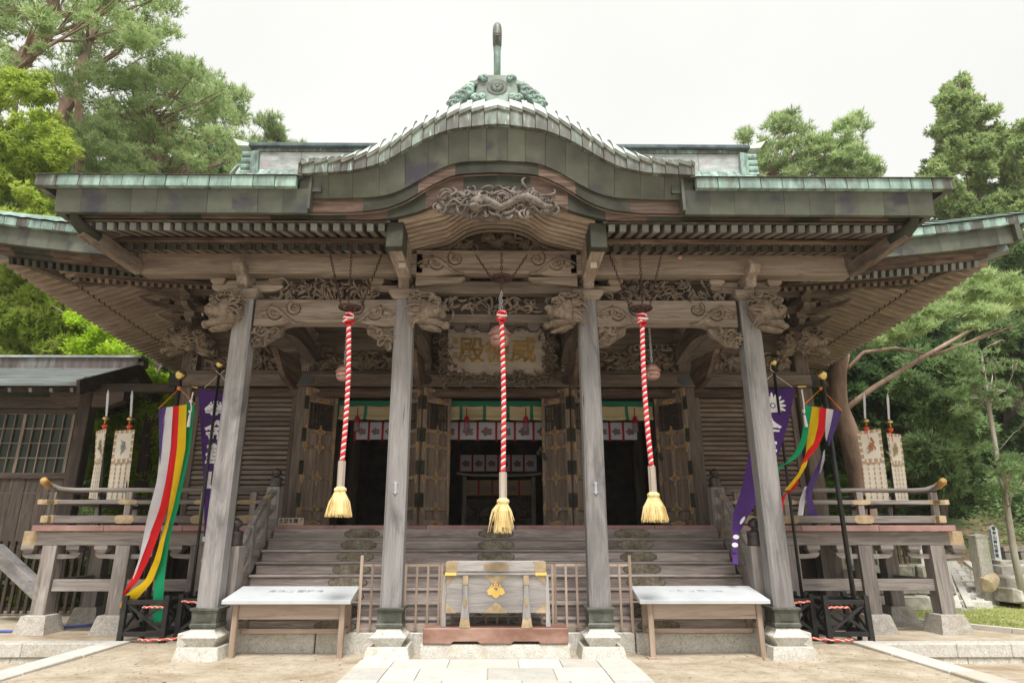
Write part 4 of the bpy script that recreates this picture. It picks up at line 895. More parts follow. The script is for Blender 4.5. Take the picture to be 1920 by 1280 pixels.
# ================================================================== MAIN HALL ROOF
def ez(x, k=.45): return k*max(0,(abs(x)-4)/5.67)**2 if abs(x) > 4 else 0.0
XH, YH = 9.67, 10.67
EX = XH+.22
def eave_side(y): return ez(XH - max(0, (y-YH))*.62, .45)        # the corner upturn dies away along the side eave
for s in (-1,1):
    # front eave: edge panels, plates, boards
    ev = np.linspace(5.6, EX, 20)
    for i,(xa,xb) in enumerate(zip(ev[:-1], ev[1:])):
        xs = cut(xa+.003, xb-.003, 3); e_ = np.array([ez(x) for x in xs])
        m = MB(); m.band(s*xs, 6.86+e_, 6.70+e_, YH, YH+.1); m.build('roof_edge_panel', M_verd if (i+s) % 3 else M_copedge, hall, bevel=.004)
    ev = np.linspace(5.6, XH, 12)
    for xa, xb in zip(ev[:-1], ev[1:]):
        xs = cut(xa, xb-.002, 3); e_ = np.array([ez(x) for x in xs])
        m = MB(); m.band(s*xs, 6.70+e_, 6.37+e_, YH+.1, YH+.2); m.build('eave_plate', M_olive, hall)
        xs = cut(xa, xb, 3); xs = np.minimum(xs, XH-.2); e_ = np.array([ez(x) for x in xs])
        if xb > xs[0] and xs[0] < XH-.25:
            m = MB(); m.band(s*xs, 6.5+e_, 6.30+e_, YH+.22, YH+.32); m.band(s*xs, 6.4+e_, 6.235+e_, YH+.33, YH+.44); m.build('eave_board', W['red','x'] if rnd.random() < .65 else M_fitting, hall)
    # side eave
    ys = np.linspace(YH, 21.0, 30)
    for ya, yb in zip(ys[:-1], ys[1:]):
        za, zb_ = eave_side(ya), eave_side(yb)
        def sidebox(nm, mt, xa, xb, z0_, z1_):
            m = MB(); m.add([(s*xa,ya,z0_+za),(s*xb,ya,z0_+za),(s*xb,yb-.004,z0_+zb_),(s*xa,yb-.004,z0_+zb_),(s*xa,ya,z1_+za),(s*xb,ya,z1_+za),(s*xb,yb-.004,z1_+zb_),(s*xa,yb-.004,z1_+zb_)],
              [(0,3,2,1),(4,5,6,7),(0,1,5,4),(1,2,6,5),(2,3,7,6),(3,0,4,7)]); m.build(nm, mt, hall)
        sidebox('roof_edge_panel', M_copedge, EX-.1, EX, 6.70, 6.86)
        sidebox('eave_plate', M_olive, XH-.1, XH-.002, 6.37, 6.70)
        (ya > YH+.5) and sidebox('eave_board', W['red','y'], XH-.32, XH-.22, 6.30, 6.5)
    # rafters of the side eave (run outwards) in two tiers, and of the front eave
    fl = MB(); fl.beam((XH-.34,0,6.17),(8.2,0,6.55),.088,.14); me_fl = fl.mesh('flying_rafter', W['soff','x'])
    ba = MB(); ba.beam((8.5,0,6.26),(6.5,0,7.0),.088,.15); ba.cm = 1; ba.beam((8.512,0,6.255),(8.485,0,6.265),.104,.154); me_ba = ba.mesh('base_rafter', [W['soff','x'], M_fitting])
    k = 0; y = YH+.55
    while y < 20.9:
        o = link('flying_rafter', me_fl, hall, loc=(0,y,eave_side(y)), rot=(0,0,0) , scale=(s,1,1))
        link('base_rafter', me_ba, hall, loc=(0,y,eave_side(y)*.8), scale=(s,1,1))
        y += .198
    sb_ = MB()
    rows = [[(s*(XH-.3),y,6.235+eave_side(y)),(s*8.35,y,6.58+eave_side(y))] for y in np.linspace(YH+.3,21,20)]
    sb_.grid(rows); sb_.grid([[(s*8.48,y,6.345+eave_side(y)*.8),(s*6.4,y,7.115+eave_side(y)*.8)] for y in np.linspace(YH+.9,21,20)]); sb_.build('soffit_board', W['dark','x'], hall)  # dark timber puts the shade between the side rafters into the colour
    pts = [(s*8.46,y,6.38+eave_side(y)*.9) for y in np.linspace(YH+1.2,21,16)]
    m = MB()
    for p,q in zip(pts[:-1],pts[1:]): m.beam(p,q,.12,.07)
    m.build('rafter_support_board', W['beam','y'], hall)
    ff = MB(); ff.beam((0,YH+.44,6.165),(0,YH+1.6,6.52),.07,.125); me_ff = ff.mesh('flying_rafter', W['beam','y'])
    fc = MB(); fc.beam((0,YH+.434,6.163),(0,YH+.53,6.192),.076,.132); me_fc = fc.mesh('rafter_cap', M_capcop if s > 0 else M_fitting)
    fb_ = MB(); fb_.beam((0,YH+1.2,6.29),(0,YH+3.2,7.05),.075,.13); me_fb = fb_.mesh('base_rafter', W['beam','y'])
    for k in range(23):
        x = 5.75+k*.150; top = x < XH-.6
        o = link('flying_rafter', me_ff, hall, loc=(s*x,0,ez(x))); link('rafter_cap', me_fc, o).matrix_parent_inverse = Matrix()
        if x < 8.5: link('base_rafter', me_fb, hall, loc=(s*x,0,ez(x)*.8))
    xs = np.linspace(5.6,8.75,10); m = MB(); m.band(s*xs, np.array([6.37+ez(x)*.85 for x in xs]), np.array([6.30+ez(x)*.85 for x in xs]), YH+1.12, YH+1.25); m.build('rafter_support_board', W['red','x'], hall)
    rows = [[(s*x,YH+.4,6.245+ez(x)),(s*x,YH+1.4,6.56+ez(x)),(s*min(x,8),YH+3.0,7.2+ez(x)*.5)] for x in np.linspace(5.6,XH-.25,10)]
    m = MB(); m.grid(rows); m.build('soffit_board', W['beam','y'], hall)
    m = MB(); m.beam((s*(XH-.22),YH+.22,6.34+ez(XH)*.95),(s*8.5,YH+1.4,6.55),.17,.22); m.beam((s*8.5,YH+1.4,6.55),(s*6.6,YH+3.3,7.2),.17,.26); hip = m.build('hip_rafter', W['beam','y'], hall)
    m = MB(); m.beam((s*(XH-.18),YH+.18,6.345+ez(XH)*.95),(s*(XH-.55),YH+.55,6.36+ez(XH)*.7),.185,.24); m.build('copper_tip', M_capcop, hip, bevel=.01)
    m = MB(); m.beam((s*8.72,YH+1.18,6.40+.25),(s*8.45,YH+1.45,6.42+.22),.2,.2); m.build('copper_tip', M_fitting, hip)
    # curved side ceiling brackets carried out from the side wall
    for y in (16.0,18.4): 
        m = MB(); m.prism([(0,0),(.5,.02),(.85,.16),(.9,.26),(0,.26)],-.07,.07); m.M = None
        m.v = [(s*(6.72+p[0]), y+p[1], 6.6+p[2]) for p in m.v]; m.build('bracket_arm', W['pale','x'], hall)
# roof surface, concave from the eave to the ridge
prof = [(YH-.03,6.87),(YH+.22,7.05),(YH+.5,7.20),(12.2,7.72),(13.6,8.45),(15,9.5),(16.4,10.8),(17.4,12.0),(18.0,12.9)]
yy = np.linspace(YH-.03,18,30); zz = np.interp(yy, *zip(*prof))
def hw(y): return max(8.25, EX+.02-(y-YH)*1.0)
n_st = 62
for k in range(-n_st//2, n_st//2):
    ua, ub = k/(n_st/2), (k+1)/(n_st/2)
    rows = []
    for y, z in zip(yy, zz):
        f_ = hw(y); fade = math.exp(-(y-YH)/1.5)
        rows.append([(ua*f_,y,z+ez(ua*EX)*fade+.022),(ub*f_-.004,y,z+ez(ub*EX)*fade)])
    m = MB(); m.grid(rows); m.build('roof_strip', M_verd, hall)
for s in (-1,1):
    rows = []
    for y, z in list(zip(yy, zz))[:18]:
        d_ = y-YH; f_ = EX+.02-d_; fade = math.exp(-d_/1.5)
        rows.append([(s*f_, Y_, z+ (ez(EX)*fade if j == 0 else 0)) for j, Y_ in enumerate(np.linspace(YH+d_, 21.5, 8))])
    m = MB(); m.grid(rows); m.build('side_roof', M_verd, hall)
    m = MB(); m.prism([(18.0,12.9),(16.4,10.8),(14.9,9.4),(21,9.4),(19.5,10.8)], s*8.1, s*8.2, 'yz'); m.build('gable_wall', W['dark','z'], hall)
m = MB(); m.grid([[(x,18,12.9),(x,21.5,8.3)] for x in (-8.25,8.25)]); m.build('rear_roof', M_verd, hall)
# box ridge
rdx = np.linspace(-7.55,7.75,12)
M_ridge = mk('ridge_copper', [(.35,(.20,.21,.20)),(.5,(.36,.38,.37)),(.66,(.52,.62,.60))], (2.5,2.5,6), rough=.5, bump=.08, var=.12, stain=((.36,.30,.31),(1.4,1.4,1.4),.5,.7))
for xa, xb in zip(rdx[:-1], rdx[1:]):
    m = MB(); m.box(xa+.004,xb-.004,17.75,18.25,12.5,13.17); m.build('ridge_panel', M_ridge, hall, bevel=.01)
m = MB(); m.box(-7.65,7.85,17.72,18.28,13.172,13.30); rc = m.build('ridge_cap', M_copedge, hall)
m = MB(); m.box(-7.8,8.0,17.6,18.4,13.30,13.43); m.build('ridge_cap', mk('dark_blue_copper',[(.4,(.05,.065,.075)),(.6,(.13,.18,.19))],(3,3,3),rough=.45,bump=.05), hall, bevel=.02)
for s in (-1,1):
    x0 = -7.55 if s < 0 else 7.75
    m = MB()
    for k in range(4): m.tube([(x0+s*.0,17.72,13.02-k*.22),(x0+s*.42,17.72,13.02-k*.22)], [.12,.12], 10)
    m.prism([(x0-s*.14,12.3),(x0+s*.1,12.3),(x0+s*.14,12.8),(x0+s*.1,13.12),(x0-s*.1,13.14)],17.6,18.3); m.build('ridge_end_ornament', M_verd, hall)
    m = MB(); m.prism([(x0-s*.12,13.31),(x0+s*.6,13.34),(x0+s*.78,13.60),(x0+s*.3,13.44),(x0-s*.12,13.435)],17.65,18.35); m.build('ridge_tip', M_sheet, hall)
# ================================================================== OBJECTS IN FRONT OF THE HALL
# granite slab and copper plinth under the offering box
t = thing('stone_step', 'pale speckled granite slab under the copper plinth of the offering box', 'stone slab', (0,9.75,0))
m = MB(); m.box(-1.04,1.03,9.62,10.02,-.05,.20); m.build('slab', M_granite, t, bevel=.015)
t = thing('plinth', 'low brown copper-clad plinth beneath the offering box', 'plinth', (0,9.8,.2))
m = MB(); pl = [(-1.0,.405),(1.0,.405),(1.0,.22),(.985,.205),(.62,.205),(.58,.235),(.25,.235),(.21,.205),(-.21,.205),(-.25,.235),(-.58,.235),(-.62,.205),(-.985,.205),(-1.0,.22)]
m.prism(pl, 9.60, 10.02); m.build('plinth_body', M_plinthcop, t, bevel=.02)
box = thing('offering_box', 'weathered wooden offering box with a gilt paulownia crest on its front', 'offering box', (0,9.9,.405))
fy = 9.68
m = MB(); m.box(-.70,.70,fy,fy+.055,.59,1.085); fp = m.build('front_board', W['box','x'], box, bevel=.006)
for s in (-1,1):
    m = MB(); m.box(s*.645,s*.70,fy+.056,10.02,.59,1.085); m.build('side_board', W['box','y'], box)
    m = MB(); m.add([(s*.70-.0,fy+.02,.41),(s*.765,fy+.02,.41),(s*.765,fy+.11,.41),(s*.70,fy+.11,.41),(s*.702,fy+.03,1.08),(s*.745,fy+.03,1.08),(s*.745,fy+.10,1.08),(s*.702,fy+.10,1.08)],[(0,3,2,1),(4,5,6,7),(0,1,5,4),(1,2,6,5),(2,3,7,6),(3,0,4,7)]); m.build('leg', W['box','z'], box)
    m = MB(); m.add([(s*.36,fy-.07,.41),(s*.50,fy-.07,.41),(s*.50,fy-.002,.41),(s*.36,fy-.002,.41),(s*.395,fy-.05,.85),(s*.46,fy-.05,.85),(s*.46,fy-.002,.85),(s*.395,fy-.002,.85),(s*.395,fy-.045,1.085),(s*.46,fy-.045,1.085),(s*.46,fy-.002,1.085),(s*.395,fy-.002,1.085)],
        [(0,3,2,1),(8,9,10,11),(0,1,5,4),(1,2,6,5),(2,3,7,6),(3,0,4,7),(4,5,9,8),(5,6,10,9),(6,7,11,10),(7,4,8,11)]); lg = m.build('leg', W['box','z'], box, bevel=.006)
    m = MB(); m.box(s*.39,s*.465,fy-.054,fy-.003,.965,1.084); m.build('gilt_plate', M_palegilt, lg)
    m = MB(); m.prism([(s*.428+.026*math.cos(q),.73+.06*math.sin(q)) for q in np.linspace(0,6.283,12,endpoint=False)], fy-.064, fy-.05); m.build('gilt_plate', M_palegilt, lg)
    m = MB(); m.prism([(s*.352,.407),(s*.508,.407),(s*.487,.53),(s*.43,.505),(s*.373,.53)], fy-.078, fy-.055); m.build('gilt_plate', M_palegilt, lg)
    for zc, dz in ((1.085,-1),(.59,1)):
        m = MB(); P_ = [(s*.70,zc),(s*.555,zc),(s*.57,zc+dz*.02),(s*.60,zc+dz*.04),(s*.61,zc+dz*.07),(s*.645,zc+dz*.08),(s*.66,zc+dz*.11),(s*.70,zc+dz*.13)]
        m.prism(P_, fy-.005, fy+.001); m.build('gilt_corner', M_palegilt, box)
m = MB(); m.box(-.715,.715,fy-.03,10.04,1.088,1.125); rim = m.build('rim', W['box','x'], box, bevel=.004)
m = MB(); m.box(-.705,.705,fy-.025,fy+.05,1.135,1.27); lid = m.build('upper_board', W['box','x'], box, bevel=.008)
m = MB(); m.box(-.705,.705,9.98,10.05,1.135,1.27); m.build('upper_board', W['box','x'], box, bevel=.008)
for s in (-1,1):
    m = MB(); m.box(s*.648,s*.703,fy+.051,9.978,1.135,1.27); m.build('upper_board', W['box','y'], box)
    m = MB(); m.box(s*.56,s*.718,fy-.033,fy-.0,1.087,1.127); m.build('gilt_plate', M_gold, rim)
    m = MB(); m.prism([(s*.708,1.133),(s*.708,1.273),(s*.53,1.273),(s*.55,1.24),(s*.565,1.2),(s*.54,1.15),(s*.55,1.133)], fy-.031, fy-.024); m.build('gilt_plate', M_palegilt, lid)
m = MB(); m.prism([(.19*math.cos(q)*(1-.10*math.cos(4*q)), 1.20+.057*math.sin(q)) for q in np.linspace(0,6.283,28,endpoint=False)], fy-.031, fy-.024); m.build('gilt_plate', M_palegilt, lid)
for k in range(13):
    m = MB(); m.beam((-.6+.1*k,fy+.05,1.235),(-.6+.1*k,9.98,1.235),.03,.05); m.build('grating_bar', W['box','y'], box)
for dz, zc in ((-1,1.085),(1,.59)):
    m = MB(); P_ = [(-.155,zc),(.155,zc),(.14,zc+dz*.03),(.10,zc+dz*.06),(.06,zc+dz*.10),(.02,zc+dz*.13),(0,zc+dz*.14),(-.02,zc+dz*.13),(-.06,zc+dz*.10),(-.10,zc+dz*.06),(-.14,zc+dz*.03)]
    m.prism(P_, fy-.005, fy+.001); m.build('gilt_corner', M_palegilt, box)
def paulownia(cx, cz, y, s, mat, parent, lines=None, name='paulownia_crest', flowers=True):
    m = MB()
    def lf(ax, az, r1, r2, rot):
        P = [(ax + (r1*math.cos(q)*(1+.12*math.cos(5*q)))*math.cos(rot)-(r2*math.sin(q))*math.sin(rot), az + (r1*math.cos(q)*(1+.12*math.cos(5*q)))*math.sin(rot)+r2*math.sin(q)*math.cos(rot)) for q in np.linspace(0,6.283,26,endpoint=False)]
        m.prism(P, y-.006, y)
    lf(cx-.50*s, cz-.02*s, .42*s,.36*s, .35); lf(cx+.50*s, cz-.02*s, .42*s,.36*s, -.35); m2 = m
    P = [(cx+.36*s*math.sin(q)*(1+.1*math.cos(6*q)), cz-.30*s-.36*s*math.cos(q)*(1+.1*math.cos(6*q))) for q in np.linspace(0,6.283,26,endpoint=False)]; m.prism(P, y-.009, y-.0005)
    o = m.build(name, mat, parent)
    if flowers:
        m = MB()
        for bx, n in ((0,3),(-.42,2),(.42,2)):
            for k in range(n):
                for j in range(1 if k == n-1 else 2):
                    ox = bx + (0 if k == n-1 else (j-.5)*.26); z_ = .36 + k*.21 + (.08 if bx == 0 else -.02)
                    q0 = (cx+ox*s, cz+z_*s); m.prism([(q0[0]+.10*s*math.cos(a),q0[1]+.10*s*math.sin(a)) for a in np.linspace(0,6.283,8,endpoint=False)], y-.007, y)
            m.prism([(cx+bx*s-.02*s,cz+.1*s),(cx+bx*s+.02*s,cz+.1*s),(cx+bx*s+.02*s,cz+(.7 if bx == 0 else .5)*s),(cx+bx*s-.02*s,cz+(.7 if bx == 0 else .5)*s)], y-.005, y)
        m.build('crest_flower', mat, o)
    if lines:
        m = MB()
        for sx in (-1,1):
            for k in range(4): m.tube([(cx+sx*(.5)*s+.34*s*math.cos(q)*(1-k*.23), y-.008, cz-.02*s+.28*s*math.sin(q)*(1-k*.23)) for q in np.linspace(-2.6,.6,8)], .012*s, 4)
        for k in range(4): m.tube([(cx+.27*s*math.cos(q)*(1-k*.23), y-.011, cz-.30*s+.27*s*math.sin(q)*(1-k*.23)) for q in np.linspace(.1,3.04,8)], .012*s, 4)
        m.build('crest_line', lines, o)
    return o
paulownia(.0,.875,fy-.003,.135,M_gold,box,flowers=True)

# ---- side tables with white tops
def table(x0, x1, label, seed):
    q = random.Random(seed)
    t = thing('side_table', label, 'table', ((x0+x1)/2,9.95,0), 'white topped tables either side of the steps')
    m = MB(); m.add([(x0,9.66,.705),(x1,9.66,.705),(x1-.02,10.36,.84),(x0+.02,10.36,.84),(x0,9.66,.76),(x1,9.66,.76),(x1-.02,10.36,.895),(x0+.02,10.36,.895)],[(0,3,2,1),(4,5,6,7),(0,1,5,4),(1,2,6,5),(2,3,7,6),(3,0,4,7)])
    top = m.build('table_top', M_white, t, bevel=.006)
    for x in (x0+.13, x1-.17):
        for y in (9.80, 10.2):
            m = MB(); m.box(x,x+.075,y-.04,y+.04,.0,.715+ (y-9.8)*.19); m.build('leg', W['fence','z'], t, bevel=.006)
        m = MB(); m.box(x+.01,x+.065,9.845,10.155,.30,.36); m.build('stretcher', W['fence','y'], t)
    m = MB(); m.box(x0+.21,x1-.175,9.785,9.815,.50,.705); m.build('apron', W['fence','x'], t)
    m = MB(); m.box(x0+.21,x1-.175,10.185,10.215,.50,.72); m.build('apron', W['fence','x'], t)
    m = MB(); m.box(x0+.205,x1-.17,9.98,10.02,.29,.35); m.build('stretcher', W['fence','x'], t)
    # faint brush lettering on the top
    me = text_mesh('金華山 御祈祷', .13, .0004, 0.0); me.materials.clear(); me.materials.append(mk('faded_ink',[(.44,(.16,.17,.19)),(.54,(.48,.505,.525))],(11,11,11),bump=0) if 'faded_ink' not in MATS else MATS['faded_ink'])
    link('lettering', me, top, loc=((x0+x1)/2,10.08,.8425), rot=(math.atan2(.135,.70),0,0))
    return t
table(-3.83,-2.03,'long white topped wooden table left of the offering box',1)
table(2.02,3.86,'long white topped wooden table right of the offering box',2)
for x, l in ((-2.26,'left'),(2.27,'right')):
    tag(MB().box(x-.16,x+.12,9.70,9.86,-.01,.012).build('wood_scrap', W['fence','x'], None), 'flat scrap of wood on the sand under the '+l+' table leg', 'board')

# ---- light picket screens behind the pillars
def picket(x0, x1, label):
    t = thing('picket_screen', label, 'fence', ((x0+x1)/2,10.16,.27), 'light picket screens in front of the steps')
    y = 10.17
    for z in (1.20, .36):
        m = MB(); m.box(x0,x1,y-.012,y+.012,z-.016,z+.016); m.build('rail', W['fence','x'], t)
    n = max(3, round((x1-x0)/.17))
    for k in range(n+1):
        x = x0+(x1-x0)*k/n; end = (k == 0 and x0 < 0 and x0 < -1.5) or (k == n and x1 > 1.5)
        m = MB(); m.box(x-.016-(.006 if end else 0),x+.016+(.006 if end else 0),y-.03,y-.013,.275 if end else .34,1.34 if end else 1.215); m.build('picket', W['fence','z'], t)
picket(-2.0,-.84,'light wooden picket screen behind the left inner pillar'); picket(-.8,.84,'light wooden picket screen behind the offering box'); picket(.88,2.0,'light wooden picket screen behind the right inner pillar')

# ---- bell ropes, bells
def helix(p0, p1, n_turn, r_, r_s, phase, bow=(0,0,0), n=90):
    p0, p1, bw = Vector(p0), Vector(p1), Vector(bow); out = []
    t = (p1-p0).normalized(); a = t.cross(Vector((0,1,0))).normalized(); b = t.cross(a)
    for k in range(n+1):
        u = k/n; q = phase + 2*math.pi*n_turn*u
        out.append(p0.lerp(p1,u) + bw*4*u*(1-u) + a*r_*math.cos(q) + b*r_*math.sin(q))
    return out
def bell_rope(top, bot, zring, label, messy, bow):
    """top: knot, bot: tassel end"""
    tx, ty, tz = top; bx, by, bz_ = bot
    t = thing('bell_rope', label, 'bell rope', (bx,by,bz_), 'red and white bell ropes hanging over the steps')
    gz = bz_ + (.98 if not messy else 1.0)*.78           # top of the grip
    e = Vector((bx + (tx-bx)*.17, by, gz))
    for k, mt in ((0,M_ropered),(1,M_ropewhite)):
        m = MB(); m.tube(helix((tx,ty,tz), e, 23 + 2*math.sin(tx*3), .0175, 1, k*3.14, (bow[0]+.012,0,0), 230), .0235 if mt is M_ropered else .021, 6); m.build('rope_strand', mt, t, smooth=True)
    q = random.Random(len(label))
    for mt, ph in ((M_ropered,0),(M_ropewhite,1.3),(M_ropered,2.6)):
        m = MB(); pts = [(tx+.055*math.cos(a*1.0+ph)+q.uniform(-.012,.012), ty-.01+.05*math.sin(a*1.3+ph), tz+.02+.011*a) for a in np.linspace(0,14,30)]
        m.tube(pts, .02, 6); m.build('knot', mt, t, smooth=True)
    m = MB(); m.tube([(tx-.07,ty-.05,tz+.10),(tx,ty-.075,tz+.085),(tx+.08,ty-.05,tz+.09)], .016, 5); m.build('knot', M_ropewhite, t, smooth=True)
    gp = MB(); s0 = gz-.0; gx = bx+ (e.x-bx)*.8
    gp.lathe(0,0,[(.054,0),(.054,-.36)], 6); gp.v = [(v[0]+bx+(e.x-bx)*(1+v[2]/.9), v[1]+by, v[2]+gz) for v in gp.v]; gp.build('grip', M_grip, t)
    z1 = gz-.36; cx = bx+(e.x-bx)*.55
    m = MB(); m.lathe(cx,by,[(.05,z1+.005),(.085,z1-.02),(.09,z1-.045),(.075,z1-.07),(.06,z1-.08)], 12); m.build('straw_collar', M_straw, t, smooth=True)
    L = z1-.06-bz_; st = MB()
    for k in range(230):
        a = q.uniform(0,6.283); r0 = .07*math.sqrt(q.random()); r1 = (.19 if not messy else .135)*math.sqrt(q.uniform(.05,1)); l = L*q.uniform(.88,1.02 if not messy else 1.15)
        if messy and q.random() < .16: r1 *= 1.6; l *= q.uniform(.45,1.0)
        p0 = Vector((cx+r0*math.cos(a), by+r0*math.sin(a), z1-.06)); p1 = Vector((cx+r1*math.cos(a)-(cx-bx)*.4, by+r1*math.sin(a), z1-.06-l))
        mid = p0.lerp(p1,.45); mid.x = cx+(r0+(r1-r0)*.68)*math.cos(a); mid.y = by+(r0+(r1-r0)*.68)*math.sin(a)
        st.tube([p0, mid, p1], [.010,.008,.004], 3)
    tl = st.build('straw_tassel', M_straw, t)
    m = MB(); m.lathe(cx,by,[(.06,z1-.06),(.12,z1-.06-L*.3),(.15 if not messy else .10,z1-.06-L*.75),(.15 if not messy else .10,z1-.06-L*.9)],12); m.build('straw_core', M_straw, tl)
    # ring, chains
    def chain(p, q_, mt=M_iron, r_=.011):
        p, q_ = Vector(p), Vector(q_); n = max(3,int((p-q_).length/.05)); m = MB()
        for k in range(n):
            a, b = p.lerp(q_,k/n), p.lerp(q_,(k+1.25)/n)
            sd = Vector((.014,0,0)) if k % 2 else Vector((0,.014,0))
            m.tube([a-sd,b-sd], r_*.55, 4); m.tube([a+sd,b+sd], r_*.55, 4)
        return m
    if zring:
        m = MB(); rr_ = .155
        m.tube([(tx+rr_*math.cos(a),ty+rr_*math.sin(a),zring) for a in np.linspace(0,2*math.pi,25)], .02, 6)
        for a in (0.3,1.35,2.4,3.4,4.5,5.6): m.beam((tx+.0*math.cos(a),ty,zring),(tx+rr_*math.cos(a),ty+rr_*math.sin(a),zring),.03,.02)
        m.lathe(tx,ty,[(.05,zring+.03),(.06,zring-.03),(.025,zring-.06),(.02,zring-.2)],8); m.build('iron_ring', M_iron, t)
        for dx, dy, top_z, sp_ in ((-.33,.15,5.88,1.0),(0,-.15,5.95,0.0),(.33,.15,5.88,1.0)):
            chain((tx+dx*2.0*sp_*.62,ty+dy,top_z),(tx+dx*.42,ty+dy*.6,zring)).build('chain', M_iron, t)
        chain((tx,ty,zring-.18),(tx,ty,tz+.15), M_steel if messy else M_iron).build('chain', M_steel if messy else M_iron, t)
bell_rope((-2.225,9.2,4.66),(-2.17,9.2,1.87), 4.93, 'red and white bell rope with straw tassel, left of the middle', False, (.02,0,0))
bell_rope((.075,9.2,4.70),(.10,9.2,1.70), 5.42, 'red and white bell rope with ragged straw tassel before the plaque', True, (.008,0,0))
bell_rope((2.20,9.2,4.66),(2.20,9.2,1.80), 4.93, 'red and white bell rope with straw tassel, right of the middle', False, (-.04,0,0))
def bell(x, y, z, r_, label, ztop):
    t = thing('bell', label, 'bell', (x,y,z), 'copper bells behind the ropes')
    m = MB(); m.lathe(x,y,[(.02*r_,1.05*r_+z),(.35*r_,1.02*r_+z),(.72*r_,.80*r_+z),(.93*r_,.42*r_+z),(.97*r_,.22*r_+z)],20); m.build('upper_shell', M_bell, t, smooth=True)
    m = MB(); m.lathe(x,y,[(.97*r_,.225*r_+z),(1.10*r_,.20*r_+z),(1.13*r_,.14*r_+z),(1.10*r_,.08*r_+z),(.92*r_,.05*r_+z)],20); m.build('rim_band', M_bell, t, smooth=True)
    m = MB(); m.lathe(x,y,[(.90*r_,.06*r_+z),(1.0*r_,-.15*r_+z),(1.0*r_,-.45*r_+z),(.88*r_,-.78*r_+z),(.6*r_,-1.0*r_+z),(.2*r_,-1.08*r_+z),(.01,-1.09*r_+z)],20)
    m.build('lower_shell', M_bell, t, smooth=True)
    m = MB(); m.box(x-.6*r_,x+.6*r_,y-1.0*r_-.004,y-.6*r_,z-.60*r_,z-.55*r_); m.build('slot', M_void, t)
    m = MB()
    for k in range(int((ztop-z-r_)/.06)): 
        zz = z+r_+.06*k; sdx = .012 if k % 2 else 0; sdy = 0 if k % 2 else .012
        m.tube([(x-sdx,y-sdy,zz),(x-sdx,y-sdy,zz+.075)],.006,4); m.tube([(x+sdx,y+sdy,zz),(x+sdx,y+sdy,zz+.075)],.006,4)
    m.build('chain', M_steel, t)
p = at(645,699,10.2); bell(p.x,10.2,p.z,.125,'round copper bell half hidden behind the left bell rope',5.5)
p = at(937,630,9.75); bell(p.x,9.75,p.z,.165,'larger copper bell in front of the name plaque',5.6)
p = at(1223,697,10.2); bell(p.x,10.2,p.z,.125,'round copper bell beside the right bell rope',5.5)
p = at(1275,482,9.45); bell(p.x,9.45,p.z,.035,'tiny green bell hung from the rafters at right',5.8)

# ---- name plaque
pq = thing('name_plaque', 'large wooden name plaque with gold characters in a carved wave frame', 'plaque', (0,12.9,4.7))
a_, b_ = at(848,622,12.95), at(1020,698,12.95)
T = Matrix.Translation((0,12.95,(a_.z+b_.z)/2)) @ Matrix.Rotation(R(10),4,'X')
w2, h2 = (b_.x-a_.x)/2+.06, (a_.z-b_.z)/2+.05
m = MB(T); m.box(-w2,w2,-.02,.03,-h2,h2); m.build('plaque_board', M_plaque, pq)
m = MB(T)
fr = lambda x,z: (abs(x) > w2 or abs(z) > h2)
for (x0_,x1_,z0_,z1_) in ((-w2-.22,w2+.22,h2-.02,h2+.20),(-w2-.22,w2+.22,-h2-.20,-h2+.02),(-w2-.22,-w2+.02,-h2,h2),(w2-.02,w2+.22,-h2,h2)): m.box(x0_+.05,x1_-.05,-.01,.04,z0_+(.04 if z0_<0 else .0),z1_-(.04 if z1_>0 else 0))
m.build('frame_board', W['beam','x'], pq)
m = MB(T); carve(m, fr, -w2-.19,w2+.19,-h2-.17,h2+.17, -.02, 330, .17, .021, 8, .06); m.build('frame_carving', M_carve, pq, smooth=True)
def ptext(s_, x, z, size, bold, mt, depth=.012):
    me = text_mesh(s_, size, depth, bold); me.materials.clear(); me.materials.append(mt); o = link('lettering', me, pq); o.matrix_basis = T @ Matrix.Translation((x,-.032,z)) @ Matrix.Rotation(R(90),4,'X')
ptext('威', .56, -.0, .56, .007, M_plaquegold); ptext('徳', .02, -.02, .54, .006, M_plaquegold); ptext('殿', -.52, -.0, .56, .007, M_plaquegold)
for k,ch in enumerate('従一位'): ptext(ch, -.86, .22-.15*k, .13, .002, M_plaquegold, .004)
for z in (-.30,-.42):
    m = MB(T); m.box(-.90,-.82,-.03,-.021,z-.04,z+.04); m.build('seal', mk('seal_red',[(.4,(.16,.06,.05)),(.6,(.24,.1,.08))],(9,9,9),bump=0) if 'seal_red' not in MATS else MATS['seal_red'], pq)
m = MB(T); m.prism([(.90+.035*math.cos(q),.30+.065*math.sin(q)) for q in np.linspace(0,6.283,14,endpoint=False)],-.03,-.021); m.build('seal', MATS['seal_red'], pq)
for x in (-.6,.55):
    m = MB(T); m.box(x-.05,x+.05,-.10,-.0,-h2-.26,-h2-.10); m.build('iron_hook', M_darkmetal, pq)

